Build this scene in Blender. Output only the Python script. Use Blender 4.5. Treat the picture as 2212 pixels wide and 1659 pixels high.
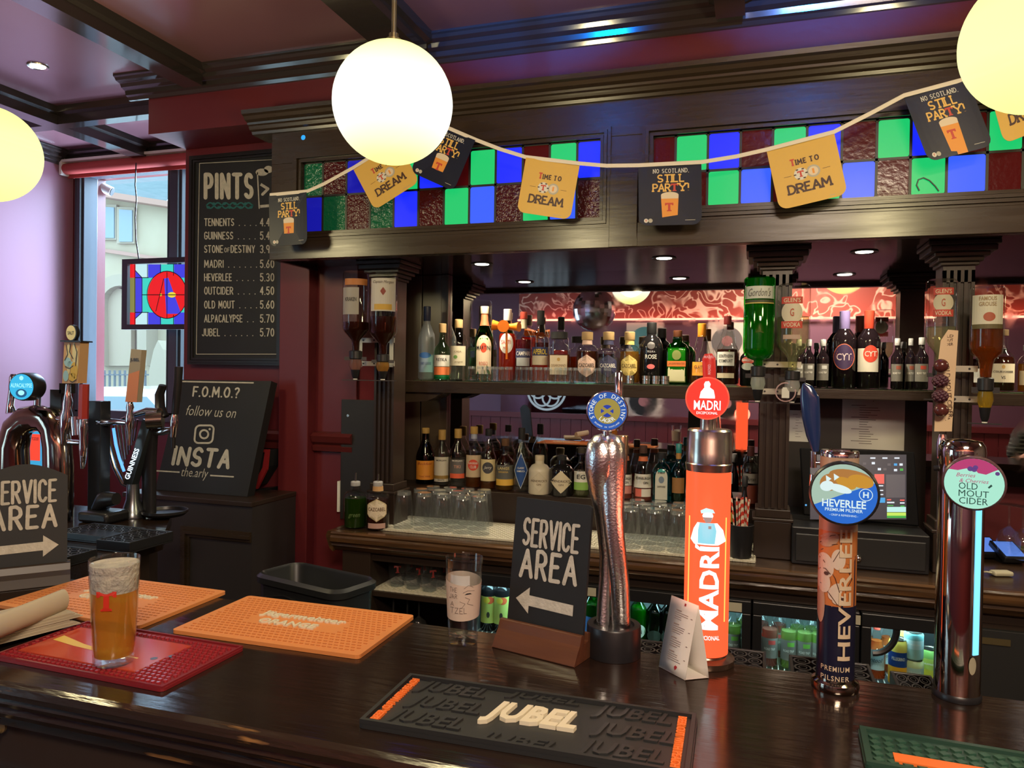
import bpy, math, random
from mathutils import Vector, Matrix
random.seed(7)
scene = bpy.context.scene
for o in list(bpy.data.objects): bpy.data.objects.remove(o)
COL = scene.collection
PI = math.pi
rad = math.radians

# ------------------------------------------------------------------ camera
FPX, CX, CY = 1624.0, 1106.0, 829.5
_yaw, _pit, _rol = rad(17.857), rad(0.786), rad(0.901)
_r = Vector((math.cos(_yaw), math.sin(_yaw), 0)); _f = Vector((-math.sin(_yaw), math.cos(_yaw), 0)); _u = Vector((0, 0, 1))
_f2 = math.cos(_pit)*_f - math.sin(_pit)*_u; _u2 = math.sin(_pit)*_f + math.cos(_pit)*_u
_r2 = math.cos(_rol)*_r + math.sin(_rol)*_u2; _u3 = -math.sin(_rol)*_r + math.cos(_rol)*_u2
EYE = Vector((0, 0, 1.6))
cam_data = bpy.data.cameras.new('camera'); cam = bpy.data.objects.new('camera', cam_data); COL.objects.link(cam)
cam.matrix_world = Matrix(((_r2.x, _u3.x, -_f2.x, EYE.x), (_r2.y, _u3.y, -_f2.y, EYE.y), (_r2.z, _u3.z, -_f2.z, EYE.z), (0, 0, 0, 1)))
cam_data.sensor_width = 36.0; cam_data.lens = FPX*36.0/2212.0; cam_data.clip_start = 0.02; cam_data.clip_end = 200
scene.camera = cam

def ray(x, y): return _r2*((x-CX)/FPX) - _u3*((y-CY)/FPX) + _f2
def WY(x, y, Y): d = ray(x, y); return EYE + d*(Y/d.y)
def WZ(x, y, Z): d = ray(x, y); return EYE + d*((Z-EYE.z)/d.z)
def WX(x, y, X): d = ray(x, y); return EYE + d*(X/d.x)
def mpp(p): return (Vector(p)-EYE).dot(_f2)/FPX        # metres per photo pixel at point p

# ------------------------------------------------------------------ view, world, lights
scene.view_settings.view_transform = 'Standard'; scene.view_settings.look = 'None'
scene.view_settings.exposure = 0.0; scene.view_settings.gamma = 1.0; scene.view_settings.use_curve_mapping = False
cy = scene.cycles
cy.max_bounces = 9; cy.diffuse_bounces = 4; cy.glossy_bounces = 5; cy.transmission_bounces = 6; cy.transparent_max_bounces = 40
cy.caustics_reflective = False; cy.caustics_refractive = False; cy.sample_clamp_indirect = 4.0
world = bpy.data.worlds.new('world'); scene.world = world; world.use_nodes = True
bg = world.node_tree.nodes['Background']; bg.inputs[0].default_value = (0.58, 0.86, 1.0, 1); bg.inputs[1].default_value = 4.2

def light(kind, name, loc, energy, color, target=None, size=None, **kw):
    l = bpy.data.lights.new(name, kind); l.energy = energy; l.color = color
    for k, v in kw.items(): setattr(l, k, v)
    if size is not None:
        if kind == 'AREA': l.shape = 'RECTANGLE'; l.size, l.size_y = size
        else: l.shadow_soft_size = size
    o = bpy.data.objects.new(name, l); COL.objects.link(o); o.location = loc
    if target is not None: o.rotation_euler = (Vector(target)-Vector(loc)).to_track_quat('-Z', 'Y').to_euler()
    return o
# daylight through the street window beyond the bar: from the sky above and off the bright street below
light('AREA', 'daylight_sky', (-3.4, 5.2, 3.6), 820, (0.52, 0.74, 1.0), (-2.9, 2.0, 1.7), (2.6, 2.0))
light('AREA', 'daylight_street', (-3.3, 4.7, 0.45), 420, (0.62, 0.78, 1.0), (-3.05, 2.2, 2.9), (1.8, 1.0))
# added unseen fill light that brightens the room behind the drinker
light('AREA', 'room_fill_light', (0.6, -0.9, 2.84), 110, (1.0, 0.80, 0.60), (0.6, -0.6, 0), (0.9, 0.6))
# blue stage lamps up at ceiling height, washing the coffer over the canopy
for x in (-0.80, 0.22): light('SPOT', 'blue_stage_lamp', (x, 0.95, 2.77), 330, (0.0, 0.22, 1.0), (x, 2.45, 3.34), 0.03, spot_size=rad(50), spot_blend=0.5)
GLOBES = [(-2.13, 1.62, 2.215), (-0.797, 1.555, 2.212), (0.502, 1.665, 2.249), (1.85, 1.64, 2.23)]
for i, g in enumerate(GLOBES): light('POINT', 'globe_bulb', g, 82, (1.0, 0.83, 0.45), size=0.085)
DOWN = [(-1.105, 2.99), (-0.345, 2.985), (0.37, 2.985), (1.10, 2.985)]
for x, y in DOWN: light('SPOT', 'downlight_beam', (x, y, 2.05), 24, (1.0, 0.86, 0.62), (x, y+0.02, 0), 0.03, spot_size=rad(125), spot_blend=0.7)
light('SPOT', 'coffer_spot_beam', (-2.95, 2.43, 2.85), 4, (1.0, 0.9, 0.7), (-2.95, 2.43, 0), 0.03, spot_size=rad(110), spot_blend=0.6)

# ------------------------------------------------------------------ materials
MATS = {}
def nodes(name):
    m = bpy.data.materials.new(name); m.use_nodes = True; MATS[name] = m
    return m, m.node_tree, m.node_tree.nodes['Principled BSDF']
def _n(nt, t, **kw):
    n = nt.nodes.new(t)
    for k, v in kw.items(): n.inputs[k].default_value = v
    return n
def pm(name, col, rough=0.5, metal=0.0, spec=0.5, em=None, es=0.0, bump=None, var=None, rvar=None, coat=0.0, scale=(1, 1, 1), sheen=0.0, trans=0.0):
    """principled material; bump=(noise scale, strength), var=(scale, amount, second colour), rvar=(scale, amount)"""
    if name in MATS: return MATS[name]
    m, nt, b = nodes(name)
    b.inputs['Base Color'].default_value = (*col, 1); b.inputs['Roughness'].default_value = rough; b.inputs['Metallic'].default_value = metal
    b.inputs['Specular IOR Level'].default_value = spec; b.inputs['Coat Weight'].default_value = coat; b.inputs['Coat Roughness'].default_value = 0.08
    if trans: b.inputs['Transmission Weight'].default_value = trans
    if em: b.inputs['Emission Color'].default_value = (*em, 1); b.inputs['Emission Strength'].default_value = es
    L = nt.links
    if bump or var or rvar:
        tc = nt.nodes.new('ShaderNodeTexCoord'); mp = nt.nodes.new('ShaderNodeMapping'); mp.inputs['Scale'].default_value = scale
        L.new(tc.outputs['Object'], mp.inputs['Vector'])
    if var:
        n = _n(nt, 'ShaderNodeTexNoise', Scale=var[0], Detail=4.0); L.new(mp.outputs[0], n.inputs['Vector'])
        r = nt.nodes.new('ShaderNodeValToRGB'); vc = var[3] if len(var) > 3 else 0.5; r.color_ramp.elements[0].position = vc-var[1]/2; r.color_ramp.elements[1].position = vc+var[1]/2
        r.color_ramp.elements[0].color = (*col, 1); r.color_ramp.elements[1].color = (*var[2], 1)
        L.new(n.outputs[0], r.inputs[0]); L.new(r.outputs[0], b.inputs['Base Color'])
    if bump:
        n = _n(nt, 'ShaderNodeTexNoise', Scale=bump[0], Detail=3.0); L.new(mp.outputs[0], n.inputs['Vector'])
        k = _n(nt, 'ShaderNodeBump', Strength=bump[1], Distance=0.01); L.new(n.outputs[0], k.inputs['Height']); L.new(k.outputs[0], b.inputs['Normal'])
    if rvar:
        n = _n(nt, 'ShaderNodeTexNoise', Scale=rvar[0], Detail=3.0); L.new(mp.outputs[0], n.inputs['Vector'])
        mr = nt.nodes.new('ShaderNodeMapRange'); mr.inputs['To Min'].default_value = max(0.02, rough-rvar[1]); mr.inputs['To Max'].default_value = rough+rvar[1]
        L.new(n.outputs[0], mr.inputs[0]); L.new(mr.outputs[0], b.inputs['Roughness'])
    return m
def em(name, col, s=1.0):
    """a surface that gives off light"""
    if name in MATS: return MATS[name]
    m, nt, b = nodes(name)
    b.inputs['Base Color'].default_value = (0.02, 0.02, 0.02, 1); b.inputs['Roughness'].default_value = 0.3; b.inputs['Specular IOR Level'].default_value = 0.25
    b.inputs['Emission Color'].default_value = (*col, 1); b.inputs['Emission Strength'].default_value = s
    return m
def glass(name, tint=(0.96, 0.97, 0.97), rough=0.03, refl=1.0, body=0.0, bcol=(1, 1, 1)):
    """thin-walled glass: tinted see-through plus fresnel reflection, optional milky body"""
    if name in MATS: return MATS[name]
    m, nt, b = nodes(name); nt.nodes.remove(b); L = nt.links
    out = nt.nodes['Material Output']
    t = _n(nt, 'ShaderNodeBsdfTransparent', Color=(*tint, 1)); g = _n(nt, 'ShaderNodeBsdfGlossy', Roughness=rough, Color=(refl, refl, refl, 1))
    fr = _n(nt, 'ShaderNodeFresnel', IOR=1.5); mx = nt.nodes.new('ShaderNodeMixShader')
    ge = nt.nodes.new('ShaderNodeNewGeometry'); io = nt.nodes.new('ShaderNodeMapRange'); io.inputs['To Min'].default_value = 1.5; io.inputs['To Max'].default_value = 1/1.5
    L.new(ge.outputs['Backfacing'], io.inputs[0]); L.new(io.outputs[0], fr.inputs[0])     # same reflection from both sides of the wall of the glass
    L.new(fr.outputs[0], mx.inputs[0]); L.new(g.outputs[0], mx.inputs[2])
    if body:
        d = _n(nt, 'ShaderNodeBsdfDiffuse', Color=(*bcol, 1)); tl = _n(nt, 'ShaderNodeBsdfTranslucent', Color=(*bcol, 1))
        m1 = nt.nodes.new('ShaderNodeMixShader'); m1.inputs[0].default_value = 0.5; L.new(d.outputs[0], m1.inputs[1]); L.new(tl.outputs[0], m1.inputs[2])
        m2 = nt.nodes.new('ShaderNodeMixShader'); m2.inputs[0].default_value = body; L.new(t.outputs[0], m2.inputs[1]); L.new(m1.outputs[0], m2.inputs[2])
        L.new(m2.outputs[0], mx.inputs[1])
    else: L.new(t.outputs[0], mx.inputs[1])
    L.new(mx.outputs[0], out.inputs[0])
    return m
def liquid(name, col, body=0.35): return glass(name, col, 0.02, 0.5, body, tuple(min(1, c*0.9) for c in col))

WOOD = pm('dark_brown_paint', (0.030, 0.0195, 0.012), 0.28, bump=(9, 0.05), rvar=(6, 0.08), scale=(0.5, 3, 6), var=(5, 0.6, (0.040, 0.026, 0.016)))
WOODP = pm('dark_panel_paint', (0.030, 0.019, 0.014), 0.34, bump=(9, 0.05), scale=(3, 3, 0.6))
WORN = pm('worn_varnished_edge', (0.050, 0.026, 0.013), 0.22, bump=(14, 0.12), var=(7, 0.3, (0.11, 0.052, 0.020), 0.56), scale=(0.7, 6, 6))
TOP = pm('dark_lacquered_bar_top', (0.014, 0.008, 0.006), 0.15, spec=0.5, bump=(16, 0.05), rvar=(9, 0.06), var=(5, 0.8, (0.024, 0.014, 0.010)), scale=(0.6, 5, 3))
RED = pm('oxblood_wall_paint', (0.115, 0.014, 0.019), 0.42, bump=(40, 0.04), var=(3, 0.8, (0.135, 0.018, 0.022)))
REDC = pm('oxblood_ceiling_gloss', (0.17, 0.080, 0.100), 0.20, bump=(5, 0.04), var=(2, 0.7, (0.20, 0.10, 0.12)))
LILAC = pm('mauve_wall_paint', (0.42, 0.21, 0.30), 0.42, bump=(30, 0.02))
BLACK = pm('black_plastic', (0.012, 0.012, 0.014), 0.35)
BLACKM = pm('black_matt', (0.010, 0.010, 0.011), 0.7)
CHROME = pm('chrome', (0.82, 0.82, 0.84), 0.08, 1.0)
STEEL = pm('brushed_steel', (0.62, 0.58, 0.52), 0.24, 1.0, bump=(60, 0.03), scale=(1, 1, 0.05))
DCHROME = pm('smoked_chrome', (0.42, 0.36, 0.30), 0.10, 1.0)
WHITE = pm('white_plastic', (0.78, 0.77, 0.72), 0.45)
PAPER = pm('white_paper', (0.74, 0.72, 0.68), 0.75)
CHALK = pm('chalk_paint', (0.62, 0.60, 0.52), 0.9, bump=(200, 0.2), var=(60, 0.7, (0.40, 0.39, 0.34)))
SLATE = pm('chalkboard', (0.008, 0.0095, 0.011), 0.6, var=(6, 0.7, (0.013, 0.015, 0.017)))
GLASS = glass('clear_glass')
GLASSD = glass('drinking_glass', (0.95, 0.97, 0.98), 0.02, 1.0, 0.022, (0.9, 0.92, 0.92))

# ------------------------------------------------------------------ mesh builder
class MB:
    def __init__(s): s.v = []; s.f = []; s.m = []; s.s = []
    def add(s, vs, fs, mat=0, smooth=False, M=None):
        b = len(s.v)
        for v in vs:
            v = Vector(v)
            if M is not None: v = M @ v
            s.v.append(v)
        for f in fs:
            s.f.append([b+i for i in f]); s.m.append(mat); s.s.append(smooth)
        return s
    def box(s, x0, x1, y0, y1, z0, z1, mat=0, M=None):
        v = [(x, y, z) for z in (z0, z1) for y in (y0, y1) for x in (x0, x1)]
        return s.add(v, [(0, 2, 3, 1), (4, 5, 7, 6), (0, 1, 5, 4), (2, 6, 7, 3), (0, 4, 6, 2), (1, 3, 7, 5)], mat, False, M)
    def lathe(s, prof, n=24, mat=0, c=(0, 0, 0), ex=2.0, exz=None, fy=1.0, M=None, smooth=True):
        """prof = [(radius, z)]; ex = superellipse exponent (2 round, 6 square); exz = height above which it turns round"""
        vs = []; fs = []
        for (r, z) in prof:
            e = ex if exz is None or z <= exz[0] else (2.0 if z >= exz[1] else ex+(2.0-ex)*(z-exz[0])/(exz[1]-exz[0]))
            ff = fy if exz is None or z <= exz[0] else (1.0 if z >= exz[1] else fy+(1-fy)*(z-exz[0])/(exz[1]-exz[0]))
            for k in range(n):
                a = 2*PI*(k+0.5)/n; ca, sa = math.cos(a), math.sin(a)
                q = r/((abs(ca)**e+abs(sa)**e)**(1/e))
                vs.append((c[0]+q*ca, c[1]+q*sa*ff, c[2]+z))
        for i in range(len(prof)-1):
            for k in range(n):
                a, b = i*n+k, i*n+(k+1) % n
                fs.append((a, b, b+n, a+n))
        s.add(vs, fs, mat, smooth, M)
        for i, rev in ((0, True), (len(prof)-1, False)):
            if prof[i][0] > 1e-5:
                ring = [vs[i*n+k] for k in range(n)]
                s.add(ring, [tuple(range(n))[::-1] if rev else tuple(range(n))], mat, False, M)
        return s
    def cyl(s, p0, p1, r0, r1=None, n=16, mat=0, smooth=True, caps=True):
        return s.tube([p0, p1], [r0, r0 if r1 is None else r1], n, mat, smooth, caps)
    def tube(s, pts, r, n=10, mat=0, smooth=True, caps=True, up=(0, 0, 1)):
        pts = [Vector(p) for p in pts]
        if not isinstance(r, (list, tuple)): r = [r]*len(pts)
        vs = []; fs = []; prev = None
        for i, p in enumerate(pts):
            t = (pts[min(i+1, len(pts)-1)]-pts[max(i-1, 0)]).normalized()
            if prev is None:
                a = Vector(up) if abs(t.dot(Vector(up))) < 0.95 else Vector((1, 0, 0))
                x = (a-t*a.dot(t)).normalized()
            else: x = (prev-t*prev.dot(t)).normalized()
            prev = x; y = t.cross(x)
            ri = r[i]; rx, ry = ri if isinstance(ri, (list, tuple)) else (ri, ri)
            for k in range(n):
                a = 2*PI*k/n; vs.append(p+x*(rx*math.cos(a))+y*(ry*math.sin(a)))
        for i in range(len(pts)-1):
            for k in range(n):
                a, b = i*n+k, i*n+(k+1) % n
                fs.append((a, b, b+n, a+n))
        s.add(vs, fs, mat, smooth)
        if caps:
            s.add(vs[:n], [tuple(range(n))[::-1]], mat); s.add(vs[-n:], [tuple(range(n))], mat)
        return s
    def prism(s, poly, d0, d1, axis='y', mat=0, M=None, smooth=False):
        """poly = 2-D outline; axis y: (x,z) outline swept along y; x: (y,z) along x; z: (x,y) along z"""
        n = len(poly)
        def p(a, b, d): return {'y': (a, d, b), 'x': (d, a, b), 'z': (a, b, d)}[axis]
        vs = [p(a, b, d0) for a, b in poly]+[p(a, b, d1) for a, b in poly]
        s.add(vs, [(k, (k+1) % n, (k+1) % n+n, k+n) for k in range(n)], mat, smooth, M)
        s.add(vs[:n], [tuple(range(n))[::-1]], mat, False, M); s.add(vs[n:], [tuple(range(n))], mat, False, M)
        return s
    def disc(s, c, r, n=32, mat=0, ax='y', ry=None, M=None):
        ry = r if ry is None else ry
        o = {'y': lambda a, b: (c[0]+a, c[1], c[2]+b), 'z': lambda a, b: (c[0]+a, c[1]+b, c[2]), 'x': lambda a, b: (c[0], c[1]+a, c[2]+b)}[ax]
        return s.add([o(r*math.cos(2*PI*k/n), ry*math.sin(2*PI*k/n)) for k in range(n)], [tuple(range(n))], mat, False, M)
    def ring(s, c, r0, r1, n=40, mat=0, M=None):
        vs = [(c[0]+r*math.cos(2*PI*k/n), c[1], c[2]+r*math.sin(2*PI*k/n)) for r in (r0, r1) for k in range(n)]
        return s.add(vs, [(k, (k+1) % n, (k+1) % n+n, k+n) for k in range(n)], mat, False, M)
    def put(s, flat, fn, mat=0):
        """flat = (2-D points, faces) laid on a surface by fn(x, z) -> point"""
        P = [Vector(fn(x, y)) for x, y in flat[0]]
        if len(flat) > 2:                      # overlapping pen strokes: each a hair above the one before
            for k, f in enumerate(flat[1]):
                n = (P[f[1]]-P[f[0]]).cross(P[f[2]]-P[f[0]])
                if n.length > 1e-14:
                    n.normalize(); n = n if n.y < 0 else -n
                    for i in f: P[i] = P[i]+n*(0.00003*(k % 23))
        return s.add(P, flat[1], mat)
    def build(s, name, mats, parent=None, loc=None, bevel=None, sharp=38, kind=None, label=None, cat=None, group=None):
        me = bpy.data.meshes.new(name)
        me.from_pydata([tuple(v) for v in s.v], [], s.f)
        mats = mats if isinstance(mats, (list, tuple)) else [mats]
        for m in mats: me.materials.append(m)
        me.polygons.foreach_set('material_index', s.m); me.polygons.foreach_set('use_smooth', s.s)
        if any(s.s): me.set_sharp_from_angle(angle=rad(sharp))
        me.update()
        o = bpy.data.objects.new(name, me); COL.objects.link(o)
        if parent is not None: o.parent = parent
        if loc is not None: o.location = loc
        if bevel:
            w = o.modifiers.new('bevel', 'BEVEL'); w.width = bevel; w.segments = 2; w.limit_method = 'ANGLE'; w.angle_limit = rad(40)
        if kind: o['kind'] = kind
        if label: o['label'] = label
        if cat: o['category'] = cat
        if group: o['group'] = group
        return o
def thing(name, label, cat, loc=(0, 0, 0), rz=0.0, group=None):
    o = bpy.data.objects.new(name, None); COL.objects.link(o); o.location = loc; o.rotation_euler = (0, 0, rz); o.empty_display_size = 0.05
    o['label'] = label; o['category'] = cat
    if group: o['group'] = group
    return o
def copy_tree(o, parent=None):
    c = o.copy(); COL.objects.link(c)
    if parent is not None: c.parent = parent
    for ch in [k for k in bpy.data.objects if k.parent == o]: copy_tree(ch, c)
    return c
def face_cam(x, y, k=0.8): return k*math.atan2(-x, y)

# ------------------------------------------------------------------ lettering
_TX = {}
def text(s, H, W=None, bold=0.0, shear=0.0, res=2, spacing=1.0):
    """flat outline lettering, centred, cap height about H, optionally squeezed to width W"""
    key = (s, bold, shear, res, spacing)
    if key not in _TX:
        c = bpy.data.curves.new('t', 'FONT'); c.body = s; c.size = 1; c.resolution_u = res; c.offset = bold; c.shear = shear; c.fill_mode = 'FRONT'; c.space_character = spacing
        o = bpy.data.objects.new('t', c); COL.objects.link(o); bpy.context.view_layer.update()
        dg = bpy.context.evaluated_depsgraph_get(); me = bpy.data.meshes.new_from_object(o.evaluated_get(dg))
        vs = [(v.co.x, v.co.y) for v in me.vertices]; fs = [tuple(p.vertices) for p in me.polygons]
        bpy.data.objects.remove(o); bpy.data.meshes.remove(me); bpy.data.curves.remove(c)
        _TX[key] = (vs, fs)
    vs, fs = _TX[key]
    if not vs: return ([], [])
    x0 = min(v[0] for v in vs); x1 = max(v[0] for v in vs); y0 = min(v[1] for v in vs); y1 = max(v[1] for v in vs)
    k = H/(y1-y0); kx = k if W is None else W/(x1-x0)
    return ([((x-(x0+x1)/2)*kx, (y-(y0+y1)/2)*k) for x, y in vs], fs)
def arc(cx, cy_, rx, ry, a0, a1, n=8): return [(cx+rx*math.cos(rad(a0+(a1-a0)*i/n)), cy_+ry*math.sin(rad(a0+(a1-a0)*i/n))) for i in range(n+1)]
GL = {
 'A': (.62, [[(0, 0), (.31, 1), (.62, 0)], [(.11, .34), (.51, .34)]]),
 'B': (.55, [[(0, 0), (0, 1), (.28, 1)]+arc(.28, .77, .22, .23, 90, -90)[1:]+[(0, .54)], [(.28, .54)]+arc(.28, .27, .27, .27, 90, -90)[1:]+[(0, 0)]]),
 'C': (.55, [arc(.30, .70, .27, .30, 25, 180)+arc(.30, .30, .27, .30, 180, 335)]),
 'D': (.58, [[(0, 0), (0, 1), (.22, 1)]+arc(.22, .5, .36, .5, 90, -90, 12)[1:]+[(0, 0)]]),
 'E': (.48, [[(.48, 1), (0, 1), (0, 0), (.48, 0)], [(0, .52), (.38, .52)]]),
 'F': (.46, [[(.46, 1), (0, 1), (0, 0)], [(0, .52), (.36, .52)]]),
 'G': (.58, [arc(.30, .70, .28, .30, 30, 180)+arc(.30, .30, .28, .30, 180, 360)+[(.58, .46), (.34, .46)]]),
 'H': (.56, [[(0, 0), (0, 1)], [(.56, 0), (.56, 1)], [(0, .5), (.56, .5)]]),
 'I': (.0, [[(0, 0), (0, 1)]]),
 'J': (.42, [[(.42, 1), (.42, .25)]+arc(.21, .25, .21, .25, 0, -160)[1:]]),
 'K': (.54, [[(0, 0), (0, 1)], [(.52, 1), (.02, .44)], [(.18, .60), (.54, 0)]]),
 'L': (.45, [[(0, 1), (0, 0), (.45, 0)]]),
 'M': (.74, [[(0, 0), (.06, 1), (.37, .28), (.68, 1), (.74, 0)]]),
 'N': (.58, [[(0, 0), (0, 1), (.58, 0), (.58, 1)]]),
 'O': (.60, [arc(.30, .5, .30, .5, 90, 450, 20)]),
 'P': (.52, [[(0, 0), (0, 1), (.26, 1)]+arc(.26, .73, .26, .27, 90, -90)[1:]+[(0, .46)]]),
 'Q': (.60, [arc(.30, .5, .30, .5, 90, 450, 20), [(.36, .22), (.62, -.06)]]),
 'R': (.55, [[(0, 0), (0, 1), (.26, 1)]+arc(.26, .74, .26, .26, 90, -90)[1:]+[(0, .48)], [(.24, .48), (.55, 0)]]),
 'S': (.52, [arc(.27, .74, .24, .26, 35, 270)+arc(.25, .25, .26, .23, 90, -150)[0:]]),
 'T': (.58, [[(0, 1), (.58, 1)], [(.29, 1), (.29, 0)]]),
 'U': (.56, [[(0, 1), (0, .28)]+arc(.28, .28, .28, .28, 180, 360)[1:]+[(.56, 1)]]),
 'V': (.60, [[(0, 1), (.30, 0), (.60, 1)]]),
 'W': (.84, [[(0, 1), (.20, 0), (.42, .75), (.64, 0), (.84, 1)]]),
 'X': (.58, [[(0, 0), (.58, 1)], [(0, 1), (.58, 0)]]),
 'Y': (.58, [[(0, 1), (.29, .48), (.58, 1)], [(.29, .48), (.29, 0)]]),
 'Z': (.55, [[(0, 1), (.55, 1), (0, 0), (.55, 0)]]),
 '0': (.48, [arc(.24, .5, .24, .5, 90, 450, 16)]),
 '3': (.46, [arc(.22, .75, .22, .25, 150, -90)+arc(.22, .25, .24, .25, 90, -150)]),
 '4': (.48, [[(.36, 0), (.36, 1), (0, .32), (.48, .32)]]),
 '5': (.46, [[(.44, 1), (.06, 1), (.03, .56)]+arc(.22, .32, .24, .32, 120, -150)]),
 '6': (.48, [[(.38, 1), (.06, .45)]+arc(.24, .28, .22, .28, 160, -200, 16)]),
 '7': (.48, [[(0, 1), (.48, 1), (.16, 0)]]),
 '9': (.48, [[(.40, 0), (.44, .62)]+arc(.24, .72, .22, .28, -20, 340, 16)]),
 '.': (.0, [[(0, 0), (.001, 0.02)]]), ',': (.05, [[(.05, .02), (0, -.14)]]), '!': (.0, [[(0, .32), (0, 1)], [(0, 0), (.001, .02)]]),
 '?': (.46, [arc(.23, .76, .23, .24, 160, -60)+[(.22, .36), (.22, .26)], [(.22, 0), (.221, .02)]]),
 '&': (.6, [[(.6, 0), (.14, .72)]+arc(.28, .80, .15, .20, 200, -20)+[(.06, .36)]+arc(.24, .22, .22, .22, 150, 340)]),
 '-': (.35, [[(0, .45), (.35, .45)]]), "'": (.0, [[(0, .8), (0, 1)]]),
}
def strokes(s, H, W=None, th=0.12, slab=False, gap=0.24, jit=0.0, shear=0.0, wide=1.0):
    """hand-lettered capitals drawn as flat ribbons (round ends) or slab-serif letters"""
    rnd = random.Random(s); x = 0.0; lines = []
    for ch in s:
        if ch == ' ': x += 0.34+gap; continue
        w, ls = GL.get(ch, GL['-'])
        for l in ls: lines.append([((x+px*wide)+rnd.uniform(-jit, jit), py+rnd.uniform(-jit, jit)) for px, py in l])
        if slab and ch not in '.,!':
            for l in ls:
                for (px, py) in (l[0], l[-1]):
                    if (abs(py) < .02 or abs(py-1) < .02) and not (ch in 'ELTZ' and (px not in (0, .29) or (ch == 'T' and py > .9))) and ch not in 'COSGU0':
                        lines.append([(x+(px-.15)*wide, py), (x+(px+.15)*wide, py)])
        x += w*wide+gap+(th*0.5)
    x1 = x-gap-th*0.5
    kx = H if W is None else W/max(x1, 1e-3)
    vs = []; fs = []; t = th/2*H
    for l in lines:
        P = [((px+shear*py-x1/2)*kx, (py-0.5)*H) for px, py in l]
        for a, b in zip(P, P[1:]):
            dx, dy = b[0]-a[0], b[1]-a[1]; L = math.hypot(dx, dy)
            if L < 1e-7: continue
            nx, ny = -dy/L*t, dx/L*t; i = len(vs)
            vs += [(a[0]+nx, a[1]+ny), (a[0]-nx, a[1]-ny), (b[0]-nx, b[1]-ny), (b[0]+nx, b[1]+ny)]; fs.append((i, i+1, i+2, i+3))
        for j, p in enumerate(P):
            if slab and j in (0, len(P)-1): continue
            i = len(vs); vs += [(p[0]+t*math.cos(2*PI*k/8), p[1]+t*math.sin(2*PI*k/8)) for k in range(8)]; fs.append(tuple(range(i, i+8)))
    return (vs, fs, 1)
def ribbon(pts, th):
    vs = []; fs = []; t = th/2
    for a, b in zip(pts, pts[1:]):
        dx, dy = b[0]-a[0], b[1]-a[1]; L = math.hypot(dx, dy)
        if L < 1e-7: continue
        nx, ny = -dy/L*t, dx/L*t; i = len(vs)
        vs += [(a[0]+nx, a[1]+ny), (a[0]-nx, a[1]-ny), (b[0]-nx, b[1]-ny), (b[0]+nx, b[1]+ny)]; fs.append((i, i+1, i+2, i+3))
        i = len(vs); vs += [(b[0]+t*math.cos(2*PI*k/8), b[1]+t*math.sin(2*PI*k/8)) for k in range(8)]; fs.append(tuple(range(i, i+8)))
    return (vs, fs, 1)
def move(flat, dx, dy, k=1.0, rot=0.0):
    c, s_ = math.cos(rot), math.sin(rot)
    return ([(dx+k*(x*c-y*s_), dy+k*(x*s_+y*c)) for x, y in flat[0]], *flat[1:])
def rect(w, h, nx=1): 
    return ([(-w/2+w*i/nx, y) for y in (-h/2, h/2) for i in range(nx+1)], [(i, i+1, i+nx+2, i+nx+1) for i in range(nx)])
def fan(poly, rings=4):
    """star-shaped outline filled with rings so that it can wrap a curved surface"""
    n = len(poly); vs = [(0, 0)]; fs = []
    for r in range(1, rings+1): vs += [(x*r/rings, y*r/rings) for x, y in poly]
    fs += [(0, 1+k, 1+(k+1) % n) for k in range(n)]
    for r in range(rings-1):
        a = 1+r*n
        fs += [(a+k, a+n+k, a+n+(k+1) % n, a+(k+1) % n) for k in range(n)]
    return (vs, fs)
def circle(r, n=28, ry=None): return [(r*math.cos(2*PI*k/n), (ry or r)*math.sin(2*PI*k/n)) for k in range(n)]
def roundrect(w, h, r, n=5):
    p = []
    for cx_, cy_, a in ((w/2-r, h/2-r, 0), (-w/2+r, h/2-r, 90), (-w/2+r, -h/2+r, 180), (w/2-r, -h/2+r, 270)):
        p += [(cx_+r*math.cos(rad(a+90*i/n)), cy_+r*math.sin(rad(a+90*i/n))) for i in range(n+1)]
    return p
def sliced(flat, step):
    """cut flat lettering into narrow upright slivers so that it can wrap a column"""
    import bmesh
    bm = bmesh.new(); V = [bm.verts.new((x, z, 0)) for x, z in flat[0]]
    for f in flat[1]:
        try: bm.faces.new([V[i] for i in f])
        except ValueError: pass
    xs = [x for x, z in flat[0]]; x = math.floor(min(xs)/step)*step
    while x < max(xs):
        bmesh.ops.bisect_plane(bm, geom=bm.verts[:]+bm.edges[:]+bm.faces[:], plane_co=(x, 0, 0), plane_no=(1, 0, 0), dist=1e-7); x += step
    bm.verts.index_update(); r = ([(v.co.x, v.co.y) for v in bm.verts], [tuple(v.index for v in f.verts) for f in bm.faces]); bm.free(); return r
TEE = [(-.5, .5), (.5, .5), (.5, .2), (.36, .2), (.30, .30), (.14, .30), (.14, -.34), (.28, -.40), (.28, -.5), (-.28, -.5), (-.28, -.40), (-.14, -.34), (-.14, .30), (-.30, .30), (-.36, .2), (-.5, .2)]
def tee(h): return ([(x*h*0.95, y*h) for x, y in TEE], [tuple(range(len(TEE)))])
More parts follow.
